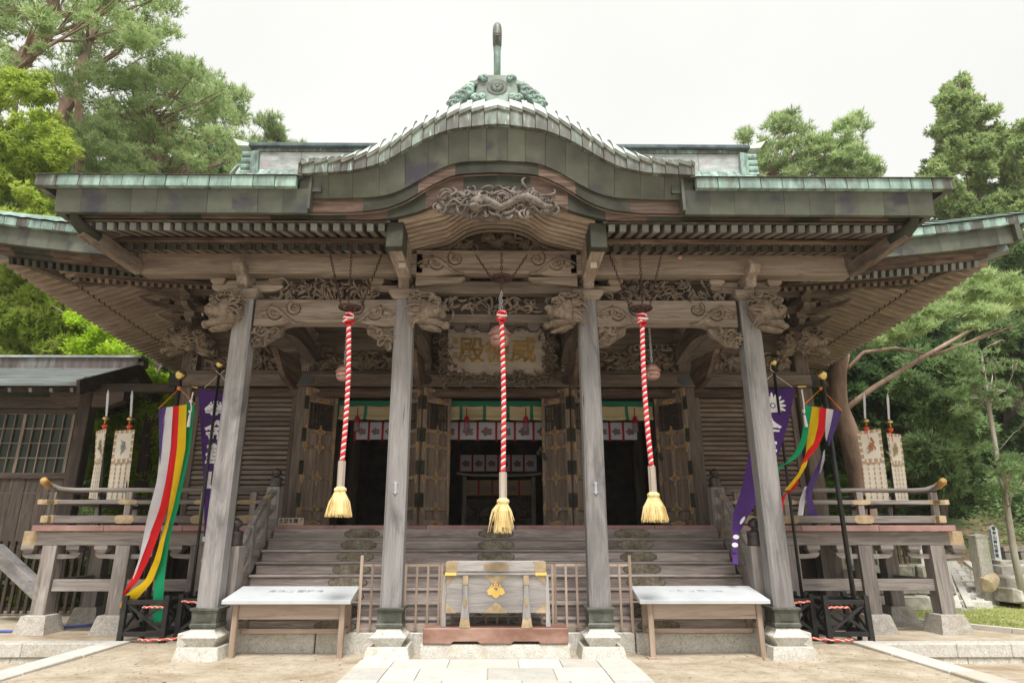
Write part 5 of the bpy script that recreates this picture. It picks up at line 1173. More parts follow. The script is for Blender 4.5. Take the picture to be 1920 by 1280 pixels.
# ---- votive name boards on the wall
def board(x, z, w, h_, y, chars, vertical, label, size, paint=None):
    t = thing('name_board', label, 'sign', (x,y,z))
    m = MB(); m.box(x-w/2,x+w/2,y-.012,y,z-h_/2,z+h_/2); m.build('board', paint or M_signwood, t)
    n = len(chars)
    for k, c_ in enumerate(chars):
        if vertical: text(c_, size, .002, M_ink, t, (x,y-.014,z+h_/2-(k+.5)*h_/n), bold=.003)
        else: text(c_, size, .002, M_ink, t, (x-w/2+(k+.5)*w/n,y-.014,z), bold=.003)
p = at(1226,652,YW-.04); board(p.x,p.z,.86,.14,YW-.04,'本山御車井店門',False,'narrow white board with black characters right of the right bell rope',.115)
p = at(577,692,YW-.13); board(p.x,p.z,.24,.13,YW-.13,'分福',False,'little paper slip with two black characters left of the left bell rope',.12)
p = at(364,680,YW-.13); board(p.x,p.z,.11,.36,YW-.13,'奉納講',True,'upright dark slip of characters on the left corner post',.11,W['pale','z'])
p = at(1055,695,YW-.13); board(p.x,p.z,.07,.22,YW-.13,'奉納',True,'upright paper slip of characters right of the name plaque',.07)
p = at(755,487,9.05); board(p.x,p.z-.02,.10,.26,9.02,'献',True,'peeling paper slip on the left square vault beam',.10); p = at(1112,487,9.05); board(p.x,p.z-.02,.10,.26,9.02,'納',True,'peeling paper slip on the right square vault beam',.09)

# ---- black stands with cords
def cage(x0, x1, y0, y1, h_, label, seed):
    t = thing('banner_stand', label, 'stand', ((x0+x1)/2,(y0+y1)/2,0), 'black lacquered timber stands')
    for x in (x0+.04, x1-.04):
        for y in (y0+.04, y1-.04):
            m = MB(); m.box(x-.04,x+.04,y-.04,y+.04,0,h_); m.build('post', M_black, t, bevel=.005)
    for z in (.13, h_-.10):
        for y in (y0+.04, y1-.04):
            m = MB(); m.box(x0+.08,x1-.08,y-.03,y+.03,z-.035,z+.035); m.build('rail', M_black, t, bevel=.004)
        for x in (x0+.04, x1-.04):
            m = MB(); m.box(x-.03,x+.03,y0+.08,y1-.08,z-.035,z+.035); m.build('rail', M_black, t, bevel=.004)
    for y in (y0+.04, y1-.04):
        for a, b in ((x0+.08,x1-.08),(x1-.08,x0+.08)):
            m = MB(); m.beam((a,y+(.0 if a < b else .012),.165),(b,y+(.0 if a < b else .012),h_-.135),.022,.045,up=(0,0,1)); m.build('brace', M_black, t)
    for x in (x0+.04, x1-.04):
        for a, b in ((y0+.08,y1-.08),(y1-.08,y0+.08)):
            m = MB(); m.beam((x+(.0 if a < b else .012),a,.165),(x+(.0 if a < b else .012),b,h_-.135),.022,.045); m.build('brace', M_black, t)
    return t
cage(-5.98,-5.23,11.08,11.83,.70,'black timber stand holding the left five-coloured banner',1); cage(-5.19,-4.45,11.30,12.0,.70,'black timber stand beside the left outer pillar',2)
cage(5.24,5.98,10.98,11.73,.70,'black timber stand holding the right five-coloured banner',3); cage(4.46,5.2,11.2,11.9,.70,'black timber stand beside the right outer pillar',4)
def cord(pts, label, mats=(M_cordred, M_ropewhite)):
    t = thing('twisted_cord', label, 'cord', pts[0])
    P = [Vector(p) for p in pts]; out = []
    for i in range(len(P)-1):
        for u in np.linspace(0,1,14,endpoint=False): out.append(P[i].lerp(P[i+1],u))
    for k,(mt,r_) in enumerate(((mats[0],.009),(mats[0],.009),(mats[1],.009))):
        m = MB(); m.tube([p+Vector((.010*math.cos(i*.9+k*2.1),.010*math.sin(i*.9+k*2.1),.010*math.sin(i*.9+k*2.1))) for i,p in enumerate(out)], r_, 5); m.build('strand', mt, t, smooth=True)
for s, l in ((-1,'left'),(1,'right')):
    X = lambda v: s*v
    dy = 0 if s < 0 else -.1
    cord([(X(4.60),11.27+dy,.66),(X(4.85),11.26+dy,.58),(X(5.12),11.25+dy,.60)], 'red and white cord across the top of the '+l+' inner stand')
    cord([(X(4.83),11.25+dy,.58),(X(4.84),11.24+dy,.3),(X(4.80),11.24+dy,.08)], 'red and white cord hanging down the '+l+' inner stand')
    cord([(X(4.80),11.20+dy,.10),(X(5.1),11.10+dy,.06),(X(5.45),11.05+dy,-.0+.05),(X(5.62),11.04+dy,.06)], 'red and white cord trailing low in front of the '+l+' stands')
    cord([(X(5.28),11.03+dy,.53),(X(5.45),11.03+dy,.535),(X(5.62),11.03+dy,.53)], 'short red and white cord tied on the '+l+' banner stand')

# ---- tall poles with banners
def pole(name, label, cat, base, top, r_, ball_r, gold=.0):
    t = thing(name, label, cat, base)
    m = MB(); m.tube([base, top], r_, 10); m.build('pole', M_black, t, smooth=True)
    b = Vector(top)
    m = MB(); m.tube([b-Vector((0,0,.30)), b+Vector((0,0,.02))], r_*.75, 8); m.build('ferrule', M_ballgold, t, smooth=True)
    m = MB(); m.ball(b+Vector((0,0,ball_r*.95)), ball_r, n=18, m=12); m.build('gold_ball', M_ballgold, t, smooth=True)
    return t
def strip(rows, y, mat, parent, name, wave=.03, ph=0, dy=0):
    """rows of (xl,yl,xr,yr) photo points resampled on a plane at distance y with a gentle billow"""
    R_ = np.array(rows, float); k = np.arange(len(R_)); kk = np.linspace(0, len(R_)-1, (len(R_)-1)*5+1)
    c4 = [np.interp(kk, k, R_[:,j]) for j in range(4)]; g_ = []
    for j in range(4):
        v = c4[j].copy(); v[1:-1] = .25*c4[j][:-2]+.5*c4[j][1:-1]+.25*c4[j][2:]; c4[j] = v
    for i in range(len(kk)):
        row = []
        for u in np.linspace(0,1,4):
            px, py = c4[0][i]*(1-u)+c4[2][i]*u, c4[1][i]*(1-u)+c4[3][i]*u
            row.append(at(px, py, y + dy*i/len(kk) + wave*(math.sin(i*.55+ph)+.6*math.sin(u*3+i*.23+ph))))
        g_.append(row)
    m = MB(); m.grid(g_); return m.build(name, mat, parent, smooth=True)
yb = 11.42
tp = at(338,712,yb); pl_ = pole('banner_pole', 'thick black pole with gold ball carrying the left five-coloured banner', 'pole', (tp.x,yb,0), (tp.x,yb,tp.z), .040, .098)
ban = thing('striped_banner', 'five-coloured striped banner blowing down to the left of the left outer pillar', 'banner', at(300,1150,11.0))
strip([(297.5,765,312,763),(298,800,307,800),(299,850,302,850),(297,900,299,900)], 11.32, C_purple, ban, 'purple_stripe')
strip([(312,763,324.5,762),(305,800,322,800),(301,840,320,840),(294,902,311,900),(281,950,300,950),(275,975,293,970),(268,1010,279,1010),(260,1050,264,1050),(247,1085,251,1085)], 11.30, C_white, ban, 'white_stripe')
strip([(324.5,762,336,760),(322,800,334,800),(320,840,332,840),(311,900,324,900),(300,950,315,950),(293,970,308,970),(277,1010,295,1010),(262,1050,279,1050),(246,1085,258,1090),(230,1113,240,1108),(229,1119,231,1118)], 11.29, C_red, ban, 'red_stripe')
strip([(336,760,350,758),(334,800,349,800),(332,840,348,840),(324,900,336,900),(316,950,325,950),(312,975,318,975),(301,1010,309,1010),(289,1050,301,1050),(272,1088,286,1090),(233,1116,256,1124),(224,1136,229,1142)], 11.25, C_yellow, ban, 'yellow_stripe')
strip([(350,758,365,756),(349,800,361,800),(348,840,357,840),(336,900,345,900),(324,950,335,950),(317,985,324,985),(307,1020,317,1020),(298,1052,312,1052),(290,1090,308,1090),(286,1130,306,1130),(287,1167,306,1164)], 11.31, C_green, ban, 'green_stripe')
m = MB(); k0 = at(336,728,11.4); m.tube([at(298,765,11.32),k0,at(366,757,11.32)], .008, 5); m.ball(k0, .04, n=8, m=6); m.build('orange_cord', M_cordorange, ban)
m = MB(); m.tube([at(362,735,11.25),at(358,755,11.24),at(359,765,11.24),at(356,780,11.24)], .012, 5); m.ball(at(358,752,11.24), .03, n=7, m=5); m.ball(at(356,771,11.24), .025, n=7, m=5); m.tube([at(356,778,11.24),at(353,800,11.24)], [.018,.03], 7); m.build('white_tassel', C_crest, ban)
tp = at(1539,714,yb); pole('banner_pole', 'thick black pole with gold ball carrying the right five-coloured banner', 'pole', (tp.x,yb-.05,0), (tp.x,yb-.05,tp.z), .040, .098)
ban = thing('striped_banner', 'five-coloured striped banner blowing toward the right outer pillar', 'banner', at(1500,950,11.2))
Z = lambda *r: [tuple((1350+v/3.368 if j % 2 == 0 else 700+v/3.368) for j, v in enumerate(q)) for q in r]
strip(Z((537,203,583,208),(527,330,563,335),(510,420,548,425),(470,500,515,500),(420,560,465,548),(358,590,385,590),(345,650,366,645)), 11.25, C_green, ban, 'green_stripe')
strip(Z((583,208,630,213),(563,330,618,335),(550,420,595,430),(540,510,560,500),(500,620,548,580),(455,680,500,660),(408,735,440,735)), 11.28, C_yellow, ban, 'yellow_stripe')
strip(Z((630,213,672,220),(616,330,664,350),(596,420,650,395),(545,500,615,470),(520,560,560,535),(505,590,515,585)), 11.26, C_red, ban, 'red_stripe')
strip(Z((490,670,500,665),(440,735,480,725),(395,770,415,765),(378,820,402,820),(385,895,400,895)), 11.3, C_red, ban, 'red_tail')
strip(Z((672,220,718,228),(664,340,694,345),(664,400,678,400),(672,425,676,425)), 11.27, C_white, ban, 'white_stripe')
strip(Z((718,228,768,237),(694,330,738,340),(680,400,706,410),(682,460,690,455)), 11.26, C_purple, ban, 'purple_stripe')
strip(Z((654,490,662,480),(640,560,662,545),(622,640,636,620)), 11.48, C_white, ban, 'white_tail'); strip(Z((650,490,655,485),(620,570,640,570),(575,660,622,650),(540,735,590,715),(545,800,580,780),(552,880,600,850),(556,895,622,895)), 11.5, C_purple, ban, 'purple_tail')
strip(Z((535,715,550,712),(505,790,540,770),(490,895,525,895)), 11.52, C_white, ban, 'white_tail')
m = MB(); k0 = at(1540,728,11.38); m.tube([at(1508,758,11.25),k0,at(1579,770,11.26)], .008, 5); m.ball(k0, .04, n=8, m=6); m.build('orange_cord', M_cordorange, ban)
m = MB(); m.tube([at(1503,730,11.2),at(1507,755,11.2),at(1508,775,11.2)], .012, 5); m.ball(at(1507,770,11.2), .03, n=7, m=5); m.tube([at(1508,778,11.2),at(1512,800,11.2)], [.018,.03], 7); m.build('white_tassel', C_crest, ban)
# purple flags on thinner poles
tp = at(412,690,11.5); pole('flag_pole', 'thin black pole with gold ball behind the left outer pillar', 'pole', (tp.x+.02,11.5,0), (tp.x,11.5,tp.z), .026, .072)
fl_ = thing('purple_flag', 'purple flag with white paulownia crest and characters beside the left outer pillar', 'flag', at(390,1060,11.6))
strip([(371,726,452,741),(376,800,447,802),(380,870,440,872),(383,930,428,932),(383,990,414,990),(382,1030,404,1030),(380,1062,398,1062)], 11.62, C_flag, fl_, 'flag_cloth', .012)
cc = at(402,766,11.55); paulownia(cc.x, cc.z, 11.575, .20, C_crest, fl_, C_flag)
for ch, px, py in (('金',404,812),('華',406,856),('山',408,900)):
    q = at(px,py,11.57); text(ch, .42, .001, C_crest, fl_, (q.x,11.575,q.z), bold=.012)
for (px,py) in ((379,1010),(378,1050),(379,1066)):
    q = at(px+3,py,11.575); m = MB(); m.prism([(q.x+.03*math.cos(a),q.z+.045*math.sin(a)) for a in np.linspace(0,6.283,8,endpoint=False)],11.572,11.576); m.build('white_mark', C_crest, fl_)
m = MB(); m.tube([at(358,724,11.6),at(460,742,11.6)], .014, 6); m.cm = 1; m.tube([at(357,723.6,11.6),at(371,726.5,11.6)], .02, 6); m.build('cross_bar', [M_black, M_ballgold], fl_)
m = MB(); m.tube([at(383,727,11.58),at(412,700,11.5),at(440,737,11.58)], .006, 4); m.tube([at(404,694,11.47),at(412,702,11.46),at(421,694,11.47)], .006, 4); m.build('white_cord', M_ropewhite, fl_)
tp = at(1450,686,11.5); pole('flag_pole', 'thin black pole with gold ball behind the right outer pillar', 'pole', (tp.x,11.5,0), (tp.x,11.5,tp.z), .026, .072)
fl_ = thing('purple_flag', 'purple flag with white chrysanthemum crest blowing behind the right outer pillar', 'flag', at(1380,1050,11.6))
strip([(1418,728,1491,726),(1411,790,1479,790),(1406,840,1461,850),(1396,890,1440,900),(1388,925,1422,935),(1374,962,1400,972),(1373,1000,1384,1002),(1373,1030,1383,1032),(1374,1056,1384,1058)], 11.62, C_flag, fl_, 'flag_cloth', .012, dy=-1.55)
cc = at(1449,760,11.50); m = MB()
for k in range(16):
    a = 2*math.pi*k/16
    m.prism([(cc.x+.145*math.cos(a)+.10*math.cos(q)*math.cos(a)-.026*math.sin(q)*math.sin(a), cc.z+.145*math.sin(a)+.10*math.cos(q)*math.sin(a)+.026*math.sin(q)*math.cos(a)) for q in np.linspace(0,6.283,12,endpoint=False)], 11.497, 11.501)
m.prism([(cc.x+.032*math.cos(q),cc.z+.032*math.sin(q)) for q in np.linspace(0,6.283,12,endpoint=False)], 11.494, 11.501); m.build('chrysanthemum_crest', C_crest, fl_)
for ch, px, py, yq in (('金',1444,806,11.36),('華',1436,846,11.16)):
    q = at(px,py,yq); text(ch, .40, .001, C_crest, fl_, (q.x,yq,q.z), rot=(R(90),R(8),0), bold=.012)
for (px,py) in ((1392,975),(1380,1006),(1378,1021)):
    yq = 11.62-1.55*(.72 if py < 990 else .83 if py < 1015 else .90)-.03; q = at(px,py,yq); m = MB(); m.prism([(q.x+.05*math.cos(a),q.z+.035*math.sin(a)+.05*math.cos(a)*(1 if px > 1385 else 0)) for a in np.linspace(0,6.283,8,endpoint=False)],yq-.004,yq); m.build('white_mark', C_crest, fl_)
m = MB(); m.tube([at(1405,729,11.6),at(1510,724,11.6)], .014, 6); m.cm = 1; m.tube([at(1495,724.6,11.6),at(1511,724,11.6)], .02, 6); m.build('cross_bar', [M_black, M_ballgold], fl_)
m = MB(); m.tube([at(1420,728,11.58),at(1450,700,11.5),at(1486,726,11.58)], .006, 4); m.tube([at(1446,680,11.46),at(1444,692,11.46),at(1452,698,11.46)], .006, 4); m.build('white_cord', M_ropewhite, fl_)

# ---- sword banners standing on the veranda
def sword(pt, pb, cx, y, rows, label, beast, bm_):
    """pt blade tip, pb foot in the photo"""
    a = at(*pt, y); gpt = Vector((a.x,y,a.z)); bse = at(*pb, y); bse.z = 1.77
    t = thing('sword_banner', label, 'banner', bse, 'sword tipped banners standing on the veranda')
    ax = (gpt-bse).normalized()
    P = lambda d_: gpt - ax*d_
    m = MB(); m.beam(P(.56), P(.10), .040,.014,.052,.014, up=(0,1,0)); m.beam(P(.10), P(0), .052,.014,.008,.006, up=(0,1,0)); m.build('blade', M_blade, t, bevel=.004)
    g0 = P(.60); m = MB(); m.lathe(g0.x,y,[(.03,g0.z-.10),(.028,g0.z-.02),(.07,g0.z-.015),(.075,g0.z+.01),(.05,g0.z+.03),(.03,g0.z+.05)],12); m.build('gold_guard', M_ballgold, t, smooth=True)
    m = MB(); m.tube([P(.68), bse], .022, 8); m.build('pole', M_black, t, smooth=True)
    m = MB(); k = P(.78); m.tube([k+Vector((-.05,-.04,.04)),k+Vector((0,-.05,0)),k+Vector((.05,-.04,.05))],.018,5); m.ball(k+Vector((0,-.04,.02)),.045,n=8,m=6); m.tube([k+Vector((-.02,-.04,0)),k+Vector((-.0,-.05,-.16)),k+Vector((-.01,-.04,-.34))],.012,5); m.build('red_knot', M_cordred, t)
    (tl,tr,ml,mr,bl,br) = rows
    yc = y-.06
    def quad(u0,u1,v0,v1,lower,dy):
        A, B, C, D = (ml,mr,bl,br) if lower else (tl,tr,ml,mr); out = []
        for v in np.linspace(v0,v1,6):
            row = []
            for u in np.linspace(u0,u1,4):
                px = (A[0]*(1-u)+B[0]*u)*(1-v)+(C[0]*(1-u)+D[0]*u)*v; py = (A[1]*(1-u)+B[1]*u)*(1-v)+(C[1]*(1-u)+D[1]*u)*v
                row.append(at(px,py,yc+dy+.012*math.sin(u*5+v*3+(7 if lower else 0))))
            out.append(row)
        m = MB(); m.grid(out); return m
    n = 15
    quad(.13,.87,.10,.87,False,0).build('picture_panel', C_banner, t, smooth=True)
    for k in range(n):                                                     # striped brocade border, one block at a time
        mt = (C_bandor, C_bandwh, C_bandgr)[k % 3]
        for u0,u1 in ((0,.13),(.87,1)): quad(u0,u1,k/n,(k+1)/n,False,.001).build('border_block', mt, t)
    for k in range(9):
        mt = (C_bandor, C_bandwh, C_bandgr)[k % 3]
        quad(.13+.74*k/9,.13+.74*(k+1)/9,0,.10,False,.001).build('border_block', mt, t); quad(.13+.74*k/9,.13+.74*(k+1)/9,.87,1,False,.001).build('border_block', mt, t)
    for k in range(4):
        u0 = k*.252; quad(u0,u0+.244,0,1,True,.012*k).build('tail', C_banner, t, smooth=True)
        for e in (u0+.0,u0+.214):
            for j in range(8): quad(e,e+.03,j/8,(j+.5)/8,True,.01*k-.006).build('tail_edging', C_bandor, t)
    # brush painted beast, kept generic
    c0 = [(tl[i]+tr[i]+ml[i]+mr[i])/4 for i in (0,1)]; wpx = abs(tr[0]-tl[0])*.5; hpx = abs(ml[1]-tl[1])*.5
    m = MB(); q = random.Random(len(label)*3+beast)
    for k in range(13):
        a0 = q.uniform(0,6.28); r0 = q.uniform(0,.45); ox, oz = .45*math.cos(k*2.4)*r0, .8*math.sin(k*1.7)*r0
        pts = [at(c0[0]+wpx*(ox+.42*(u-.5)*math.cos(a0)+.10*math.sin(u*5)), c0[1]+hpx*(oz+.5*(u-.5)*math.sin(a0)+.07*math.cos(u*4)), yc-.018) for u in np.linspace(0,1,6)]
        m.tube(pts, [.006,.016,.02,.016,.01,.004], 4, flat=.5)
    m.build('painted_beast', bm_, t)
sword((203,730),(183,1000),0,12.75,((180,808),(200,803),(177,868),(191,866),(166,934),(182,936)),'white sword banner with brown beast, nearest the side building',1,C_beast2)
sword((248,731),(232,1000),0,12.75,((216,807),(253,805),(208,868),(246,867),(199,936),(238,936)),'white sword banner with grey beast, beside the left five-coloured banner',2,C_beast1)
sword((1620,735),(1632,1000),0,12.75,((1606,809),(1651,803),(1617,868),(1659,866),(1624,938),(1668,938)),'white sword banner with a vermilion bird, nearer the hall on the right veranda',3,C_beast3)
sword((1664,737),(1680,1000),0,12.75,((1662,811),(1689,814),(1671,871),(1696,871),(1680,938),(1704,938)),'white sword banner with ochre figure, outer one on the right veranda',4,C_beast4)
# ================================================================== GROUND WORKS
pv = thing('stone_path', 'pale flagstone approach path leading straight to the offering box', 'path', (0,8,0))
rows_ = [(9.0,9.60),(8.28,9.0),(7.5,8.28),(6.6,7.5),(5.6,6.6),(4.5,5.6)]
for i,(ya,yb_) in enumerate(rows_):
    xs_ = [-1.83,-1.36] + ([-.62,.30,.86] if i % 2 == 0 else [-.95,-.1,.72]) + [1.36,1.83]
    for xa, xb in zip(xs_[:-1], xs_[1:]):
        m = MB(); z_ = .022+rnd.uniform(-.004,.004); m.box(xa+.005,xb-.005,ya+.005,yb_-.005,-.08,z_); m.build('paving_slab', M_pave, pv, bevel=.006)
m = MB(); m.box(-1.83,1.83,4.5,9.6,-.1,-.0); m.build('path_bed', M_sand, pv)
for s, X, l in ((-1,-5.95,'left'),(1,5.75,'right')):
    k = thing('stone_kerb', 'pale granite kerb and drain wall in the '+l+' foreground corner', 'kerb', (X,10,0), 'granite kerbs framing the forecourt')
    ys_ = [5,6.3,7.6,8.7,9.9,11.1-.1*(s>0)]
    for ya, yb_ in zip(ys_[:-1], ys_[1:]):
        m = MB(); m.box(X-.16,X+.19,ya+.004,yb_-.004,-.5,.035+rnd.uniform(-.004,.004)); m.build('kerb_stone', M_pave, k, bevel=.012)
    y_ = 11.0 if s < 0 else 10.88; xx = [.15,1.35,2.2,3.4,4.6,5.8,7,9]
    for a, b in zip(xx[:-1], xx[1:]):
        m = MB(); m.box(X+s*(a+.003),X+s*(b-.003),y_-.12,y_+.16,-.17,.03+rnd.uniform(-.004,.004)); m.build('kerb_stone', M_granite, k, bevel=.012)
        m = MB(); m.box(X+s*(a+.16),X+s*(b+.155),y_-.09,y_+.12,-.6,-.175); m.build('kerb_stone', M_granite, k, bevel=.012)
k = thing('lawn_edging', 'thin pale stone edging between the sand and the lawn', 'edging', (8.5,12.5,0))
e0, e1 = Vector((7.5,14.4,.02)), Vector((9.9,11.1,.02))
for i in range(6):
    m = MB(); m.beam(e0.lerp(e1,i/6), e0.lerp(e1,(i+.985)/6), .11,.09); m.build('edging_stone', M_pave, k, bevel=.006)
# grass blades
r_ = np.random.default_rng(5); N = 26000
gy = r_.uniform(11.0,18.3,N); x0_ = 7.62+(14.4-gy)*.727; gx = x0_ + (r_.random(N)**1.4)*8
a = r_.uniform(0,6.28,N); h_ = r_.uniform(.012,.038,N); w_ = .012
V = np.stack([np.stack([gx-w_*np.cos(a),gy-w_*np.sin(a),0*gx],1), np.stack([gx+w_*np.cos(a),gy+w_*np.sin(a),0*gx],1), np.stack([gx+r_.normal(0,.015,N),gy+r_.normal(0,.015,N),h_],1)],1).reshape(-1,3)
def tri_mesh(name, V, mat):
    me = bpy.data.meshes.new(name); n = len(V); me.vertices.add(n); me.vertices.foreach_set('co', V.astype(np.float32).ravel())
    me.loops.add(n); me.loops.foreach_set('vertex_index', np.arange(n, dtype=np.int32)); me.polygons.add(n//3)
    me.polygons.foreach_set('loop_start', np.arange(0,n,3,dtype=np.int32)); me.materials.append(mat); me.update(calc_edges=True); return me
M_grass = leafm('grass_blades', (.27,.31,.10),(.44,.48,.18),(.57,.58,.28))
link('grass', tri_mesh('grass', V, M_grass), kind='stuff', label='short sunlit lawn grass right of the hall')
m = MB()

# grit and fallen leaves on the sand
N = 5200; gx = r_.uniform(-5.8,5.7,N); gy = 8.0+ r_.random(N)**1.5*3.2; keep = ~((np.abs(gx) < 1.9) & (gy < 9.7)); gx, gy = gx[keep], gy[keep]; N = len(gx)
a = r_.uniform(0,6.28,(N,3)); s_ = np.exp(r_.normal(-4.6,.45,(N,1)))
V = np.stack([np.stack([gx+s_[:,0]*np.cos(a[:,k]), gy+s_[:,0]*np.sin(a[:,k]), .012+s_[:,0]*.5*(k == 0)],1) for k in range(3)],1).reshape(-1,3)
link('grit', tri_mesh('grit', V, mk('grit_and_litter', [(.35,(.16,.10,.06)),(.5,(.34,.26,.17)),(.65,(.5,.42,.32))], (40,40,40), bump=0, var=0)), kind='stuff', label='small grit and fallen leaf scraps on the sandy forecourt')
# ================================================================== RIGHT HAND STONEWORK
def stone_mesh(w, h_, d_, seed):
    q = random.Random(seed); m = MB(); n = 3
    P = []
    for (sx,sz) in [(-.5,-.42),(-.42,-.5),(.42,-.5),(.5,-.42),(.5,.42),(.42,.5),(-.42,.5),(-.5,.42)]:
        P.append(((sx+q.uniform(-.05,.05))*w,(sz+q.uniform(-.05,.05))*h_))
    m.prism(P, -d_*.3, d_*.5)
    b = len(m.v); m.add([(x*.78,-d_*.5+q.uniform(-.02,.03),z*.74) for x,z in P], [tuple(range(8))])
    m.f[0] = list(m.f[1]); m.f = m.f[1:]; m.m = m.m[1:]
    for i in range(8): m.f.append([i,(i+1)%8,b+(i+1)%8,b+i]); m.m.append(0)
    return m.mesh('wall_stone', M_rock)
def stone_wall(name, label, x0, x1, y, courses, wavg, seed):
    q = random.Random(seed); t = thing(name, label, 'stone wall', ((x0+x1)/2,y,0)); z = -.05
    for c_, hh in enumerate(courses):
        x = x0 - q.uniform(0,.3)
        while x < x1:
            w = wavg*q.uniform(.65,1.5); hj = hh*q.uniform(.92,1.04)
            link('wall_stone', stone_mesh(w*.985, hj*.98, .4, q.random()), t, loc=(x+w/2, y+q.uniform(-.03,.03)+.05*c_, z+hh/2), rot=(0,q.uniform(-.03,.03),0)); x += w
        z += hh
    m = MB(); m.box(x0,x1,y+.06,y+1.5,-.2,z-.06); m.build('wall_fill', M_soil, t); return z
ztop = stone_wall('retaining_wall', 'low retaining wall of rough stones seen beneath the right veranda', 6.9, 10.0, 15.6, (.36,.34,.32), .75, 3)
fn = thing('stone_fence', 'row of pale stone posts on the retaining wall seen beneath the right veranda', 'fence', (9,16.6,ztop))
for k in range(12):
    x = 6.9+k*.36
    if 9.6 < x < 10.25: continue
    m = MB(); m.box(x-.09,x+.09,16.5,16.66,.9,1.85); m.build('stone_post', M_granite, fn, bevel=.015)
gt = thing('small_gate', 'small red-brown barred gate between the stone fence posts', 'gate', (9.95,16.6,1))
for k in range(5):
    m = MB(); x = 9.68+k*.13; m.box(x-.025,x+.025,16.56,16.6,.95,1.75); m.build('bar', W['red','z'], gt)
for z in (1.1,1.55):
    m = MB(); m.box(9.65,10.25,16.60,16.63,z,z+.06); m.build('rail', W['red','x'], gt)
g = MB(); g.grid([[(x,y,max(-.03,(y-15.9)*.165)+max(0,y-19.6)*.22-.07+.03*math.sin(x*3+y*2)) for x in np.linspace(10.1,30,24)] for y in np.linspace(15.2,25,22)]); g.build('slope_bank', M_soil, smooth=True, kind='structure')
# ramp with steps
rp_ = thing('stone_ramp', 'paved stone ramp with a line of shallow steps climbing the right slope', 'ramp', (13,16,0))
p0, p1, p2, p3 = atz(1800,1146,0.0), atz(1905,1132,0.0), at(1812,1056,20.0), at(1772,1057,20.0)
def bil(u, v): return (p0*(1-u)+p1*u)*(1-v) + (p3*(1-u)+p2*u)*v
m = MB(); m.grid([[bil(u,v)-Vector((0,0,.06)) for u in np.linspace(0,1,3)] for v in np.linspace(0,1,3)]); m.build('ramp_bed', M_soil, rp_)
NB = 15
for i in range(NB):
    for j in range(7):
        off = .5/7 if i % 2 else 0
        u0, u1 = max(0,j/7-off), min(1,(j+1)/7-off)
        if .20 < (u0+u1)/2 < .40: continue
        C4 = [bil(u0+.006,(i+.05)/NB), bil(u1-.006,(i+.05)/NB), bil(u1-.006,(i+.95)/NB), bil(u0+.006,(i+.95)/NB)]
        m = MB(); m.add([c_-Vector((0,0,.08)) for c_ in C4]+[c_+Vector((0,0,rnd.uniform(-.008,.008))) for c_ in C4], [(0,3,2,1),(4,5,6,7),(0,1,5,4),(1,2,6,5),(2,3,7,6),(3,0,4,7)]); m.build('paving_block', M_rock, rp_)
for i in range(6):
    v = .08+i*.14; c_ = bil(.30,v); wv = (bil(.40,v)-bil(.20,v)).length
    m = MB(); m.box(c_.x-wv*.5,c_.x+wv*.5,c_.y-.2,c_.y+.25,c_.z-.2,c_.z+.09); m.build('step', M_granite, rp_, bevel=.015)
for u in (-.03, .185, .415, 1.02):
    m = MB(); m.beam(bil(u,0)+Vector((0,0,.02)), bil(u,1)+Vector((0,0,.02)), .16,.14); m.build('edge_stone', M_granite, rp_, bevel=.01)
sp0 = at(1844,1096,16.6)
t = thing('stone_post', 'tall lichen-spotted granite post beside the ramp', 'stone post', (sp0.x,16.6,sp0.z-.3))
tp_ = at(1828,1002,16.6); m = MB(); m.beam((sp0.x+.03,16.6,sp0.z-.5),(tp_.x+.05,16.6,tp_.z-.04),.33,.33,.30,.30); post = m.build('shaft', M_granite, t, bevel=.02)
m = MB(); m.lathe(tp_.x+.05,16.6,[(.165,tp_.z-.06),(.16,tp_.z-.02),(.02,tp_.z+.03)],square=True); m.build('cap', M_granite, t)
def boulder(px, py, y, w, h_, label, mt, seed, rz=0.0, tilt=0.0):
    q = random.Random(seed); c_ = at(px,py,y); m = MB(); m.ball((0,0,0), w/2,w*.42,h_/2, 12,8)
    dirs = [(Vector((q.gauss(0,1),q.gauss(0,1),q.gauss(0,1))).normalized(), q.uniform(.55,.8)) for _ in range(11)]
    m.v = [tuple(Vector(v)*min([1.0]+[h__/Vector(v).normalized().dot(d_) for d_,h__ in dirs if Vector(v).normalized().dot(d_) > .3])) for v in m.v]
    t = m.build('boulder', mt, smooth=False); t.location = c_; t.rotation_euler = (0,tilt,rz); tag(t, label, 'boulder'); return t
M_tanrock = mk('tan_stone', [(.35,(.36,.27,.17)),(.5,(.52,.41,.28)),(.66,(.66,.56,.42))], (4,4,4), rough=.95, bump=.5, bdist=.02)
boulder(1852,1092,16.2,.52,.62,'tan broken boulder leaning by the foot of the granite post',M_tanrock,4,0,.6)
rw = thing('boulder_wall', 'wall of large grey boulders at the right edge beyond the ramp', 'stone wall', (16,17,.5))
for k,(px,py,w,h_) in enumerate([(1893,1068,.9,.32),(1945,1064,1.0,.4),(1898,1092,.95,.36),(1950,1092,1.1,.45),(1915,1116,.8,.34),(1960,1118,.9,.4),(1880,1056,.6,.2)]):
    c_ = at(px,py,17.2-.02*(py-1060)); link('wall_stone', stone_mesh(w,h_,.7,k*3+1), rw, loc=c_, rot=(0,rnd.uniform(-.1,.1),rnd.uniform(-.2,.2)))
sg = at(1871,1053,17.6); st_ = at(1862,984,17.6)
t = thing('sign_post', 'slim white sign post with a column of black characters beside the stone balustrade', 'sign', (sg.x,17.6,sg.z-.2))
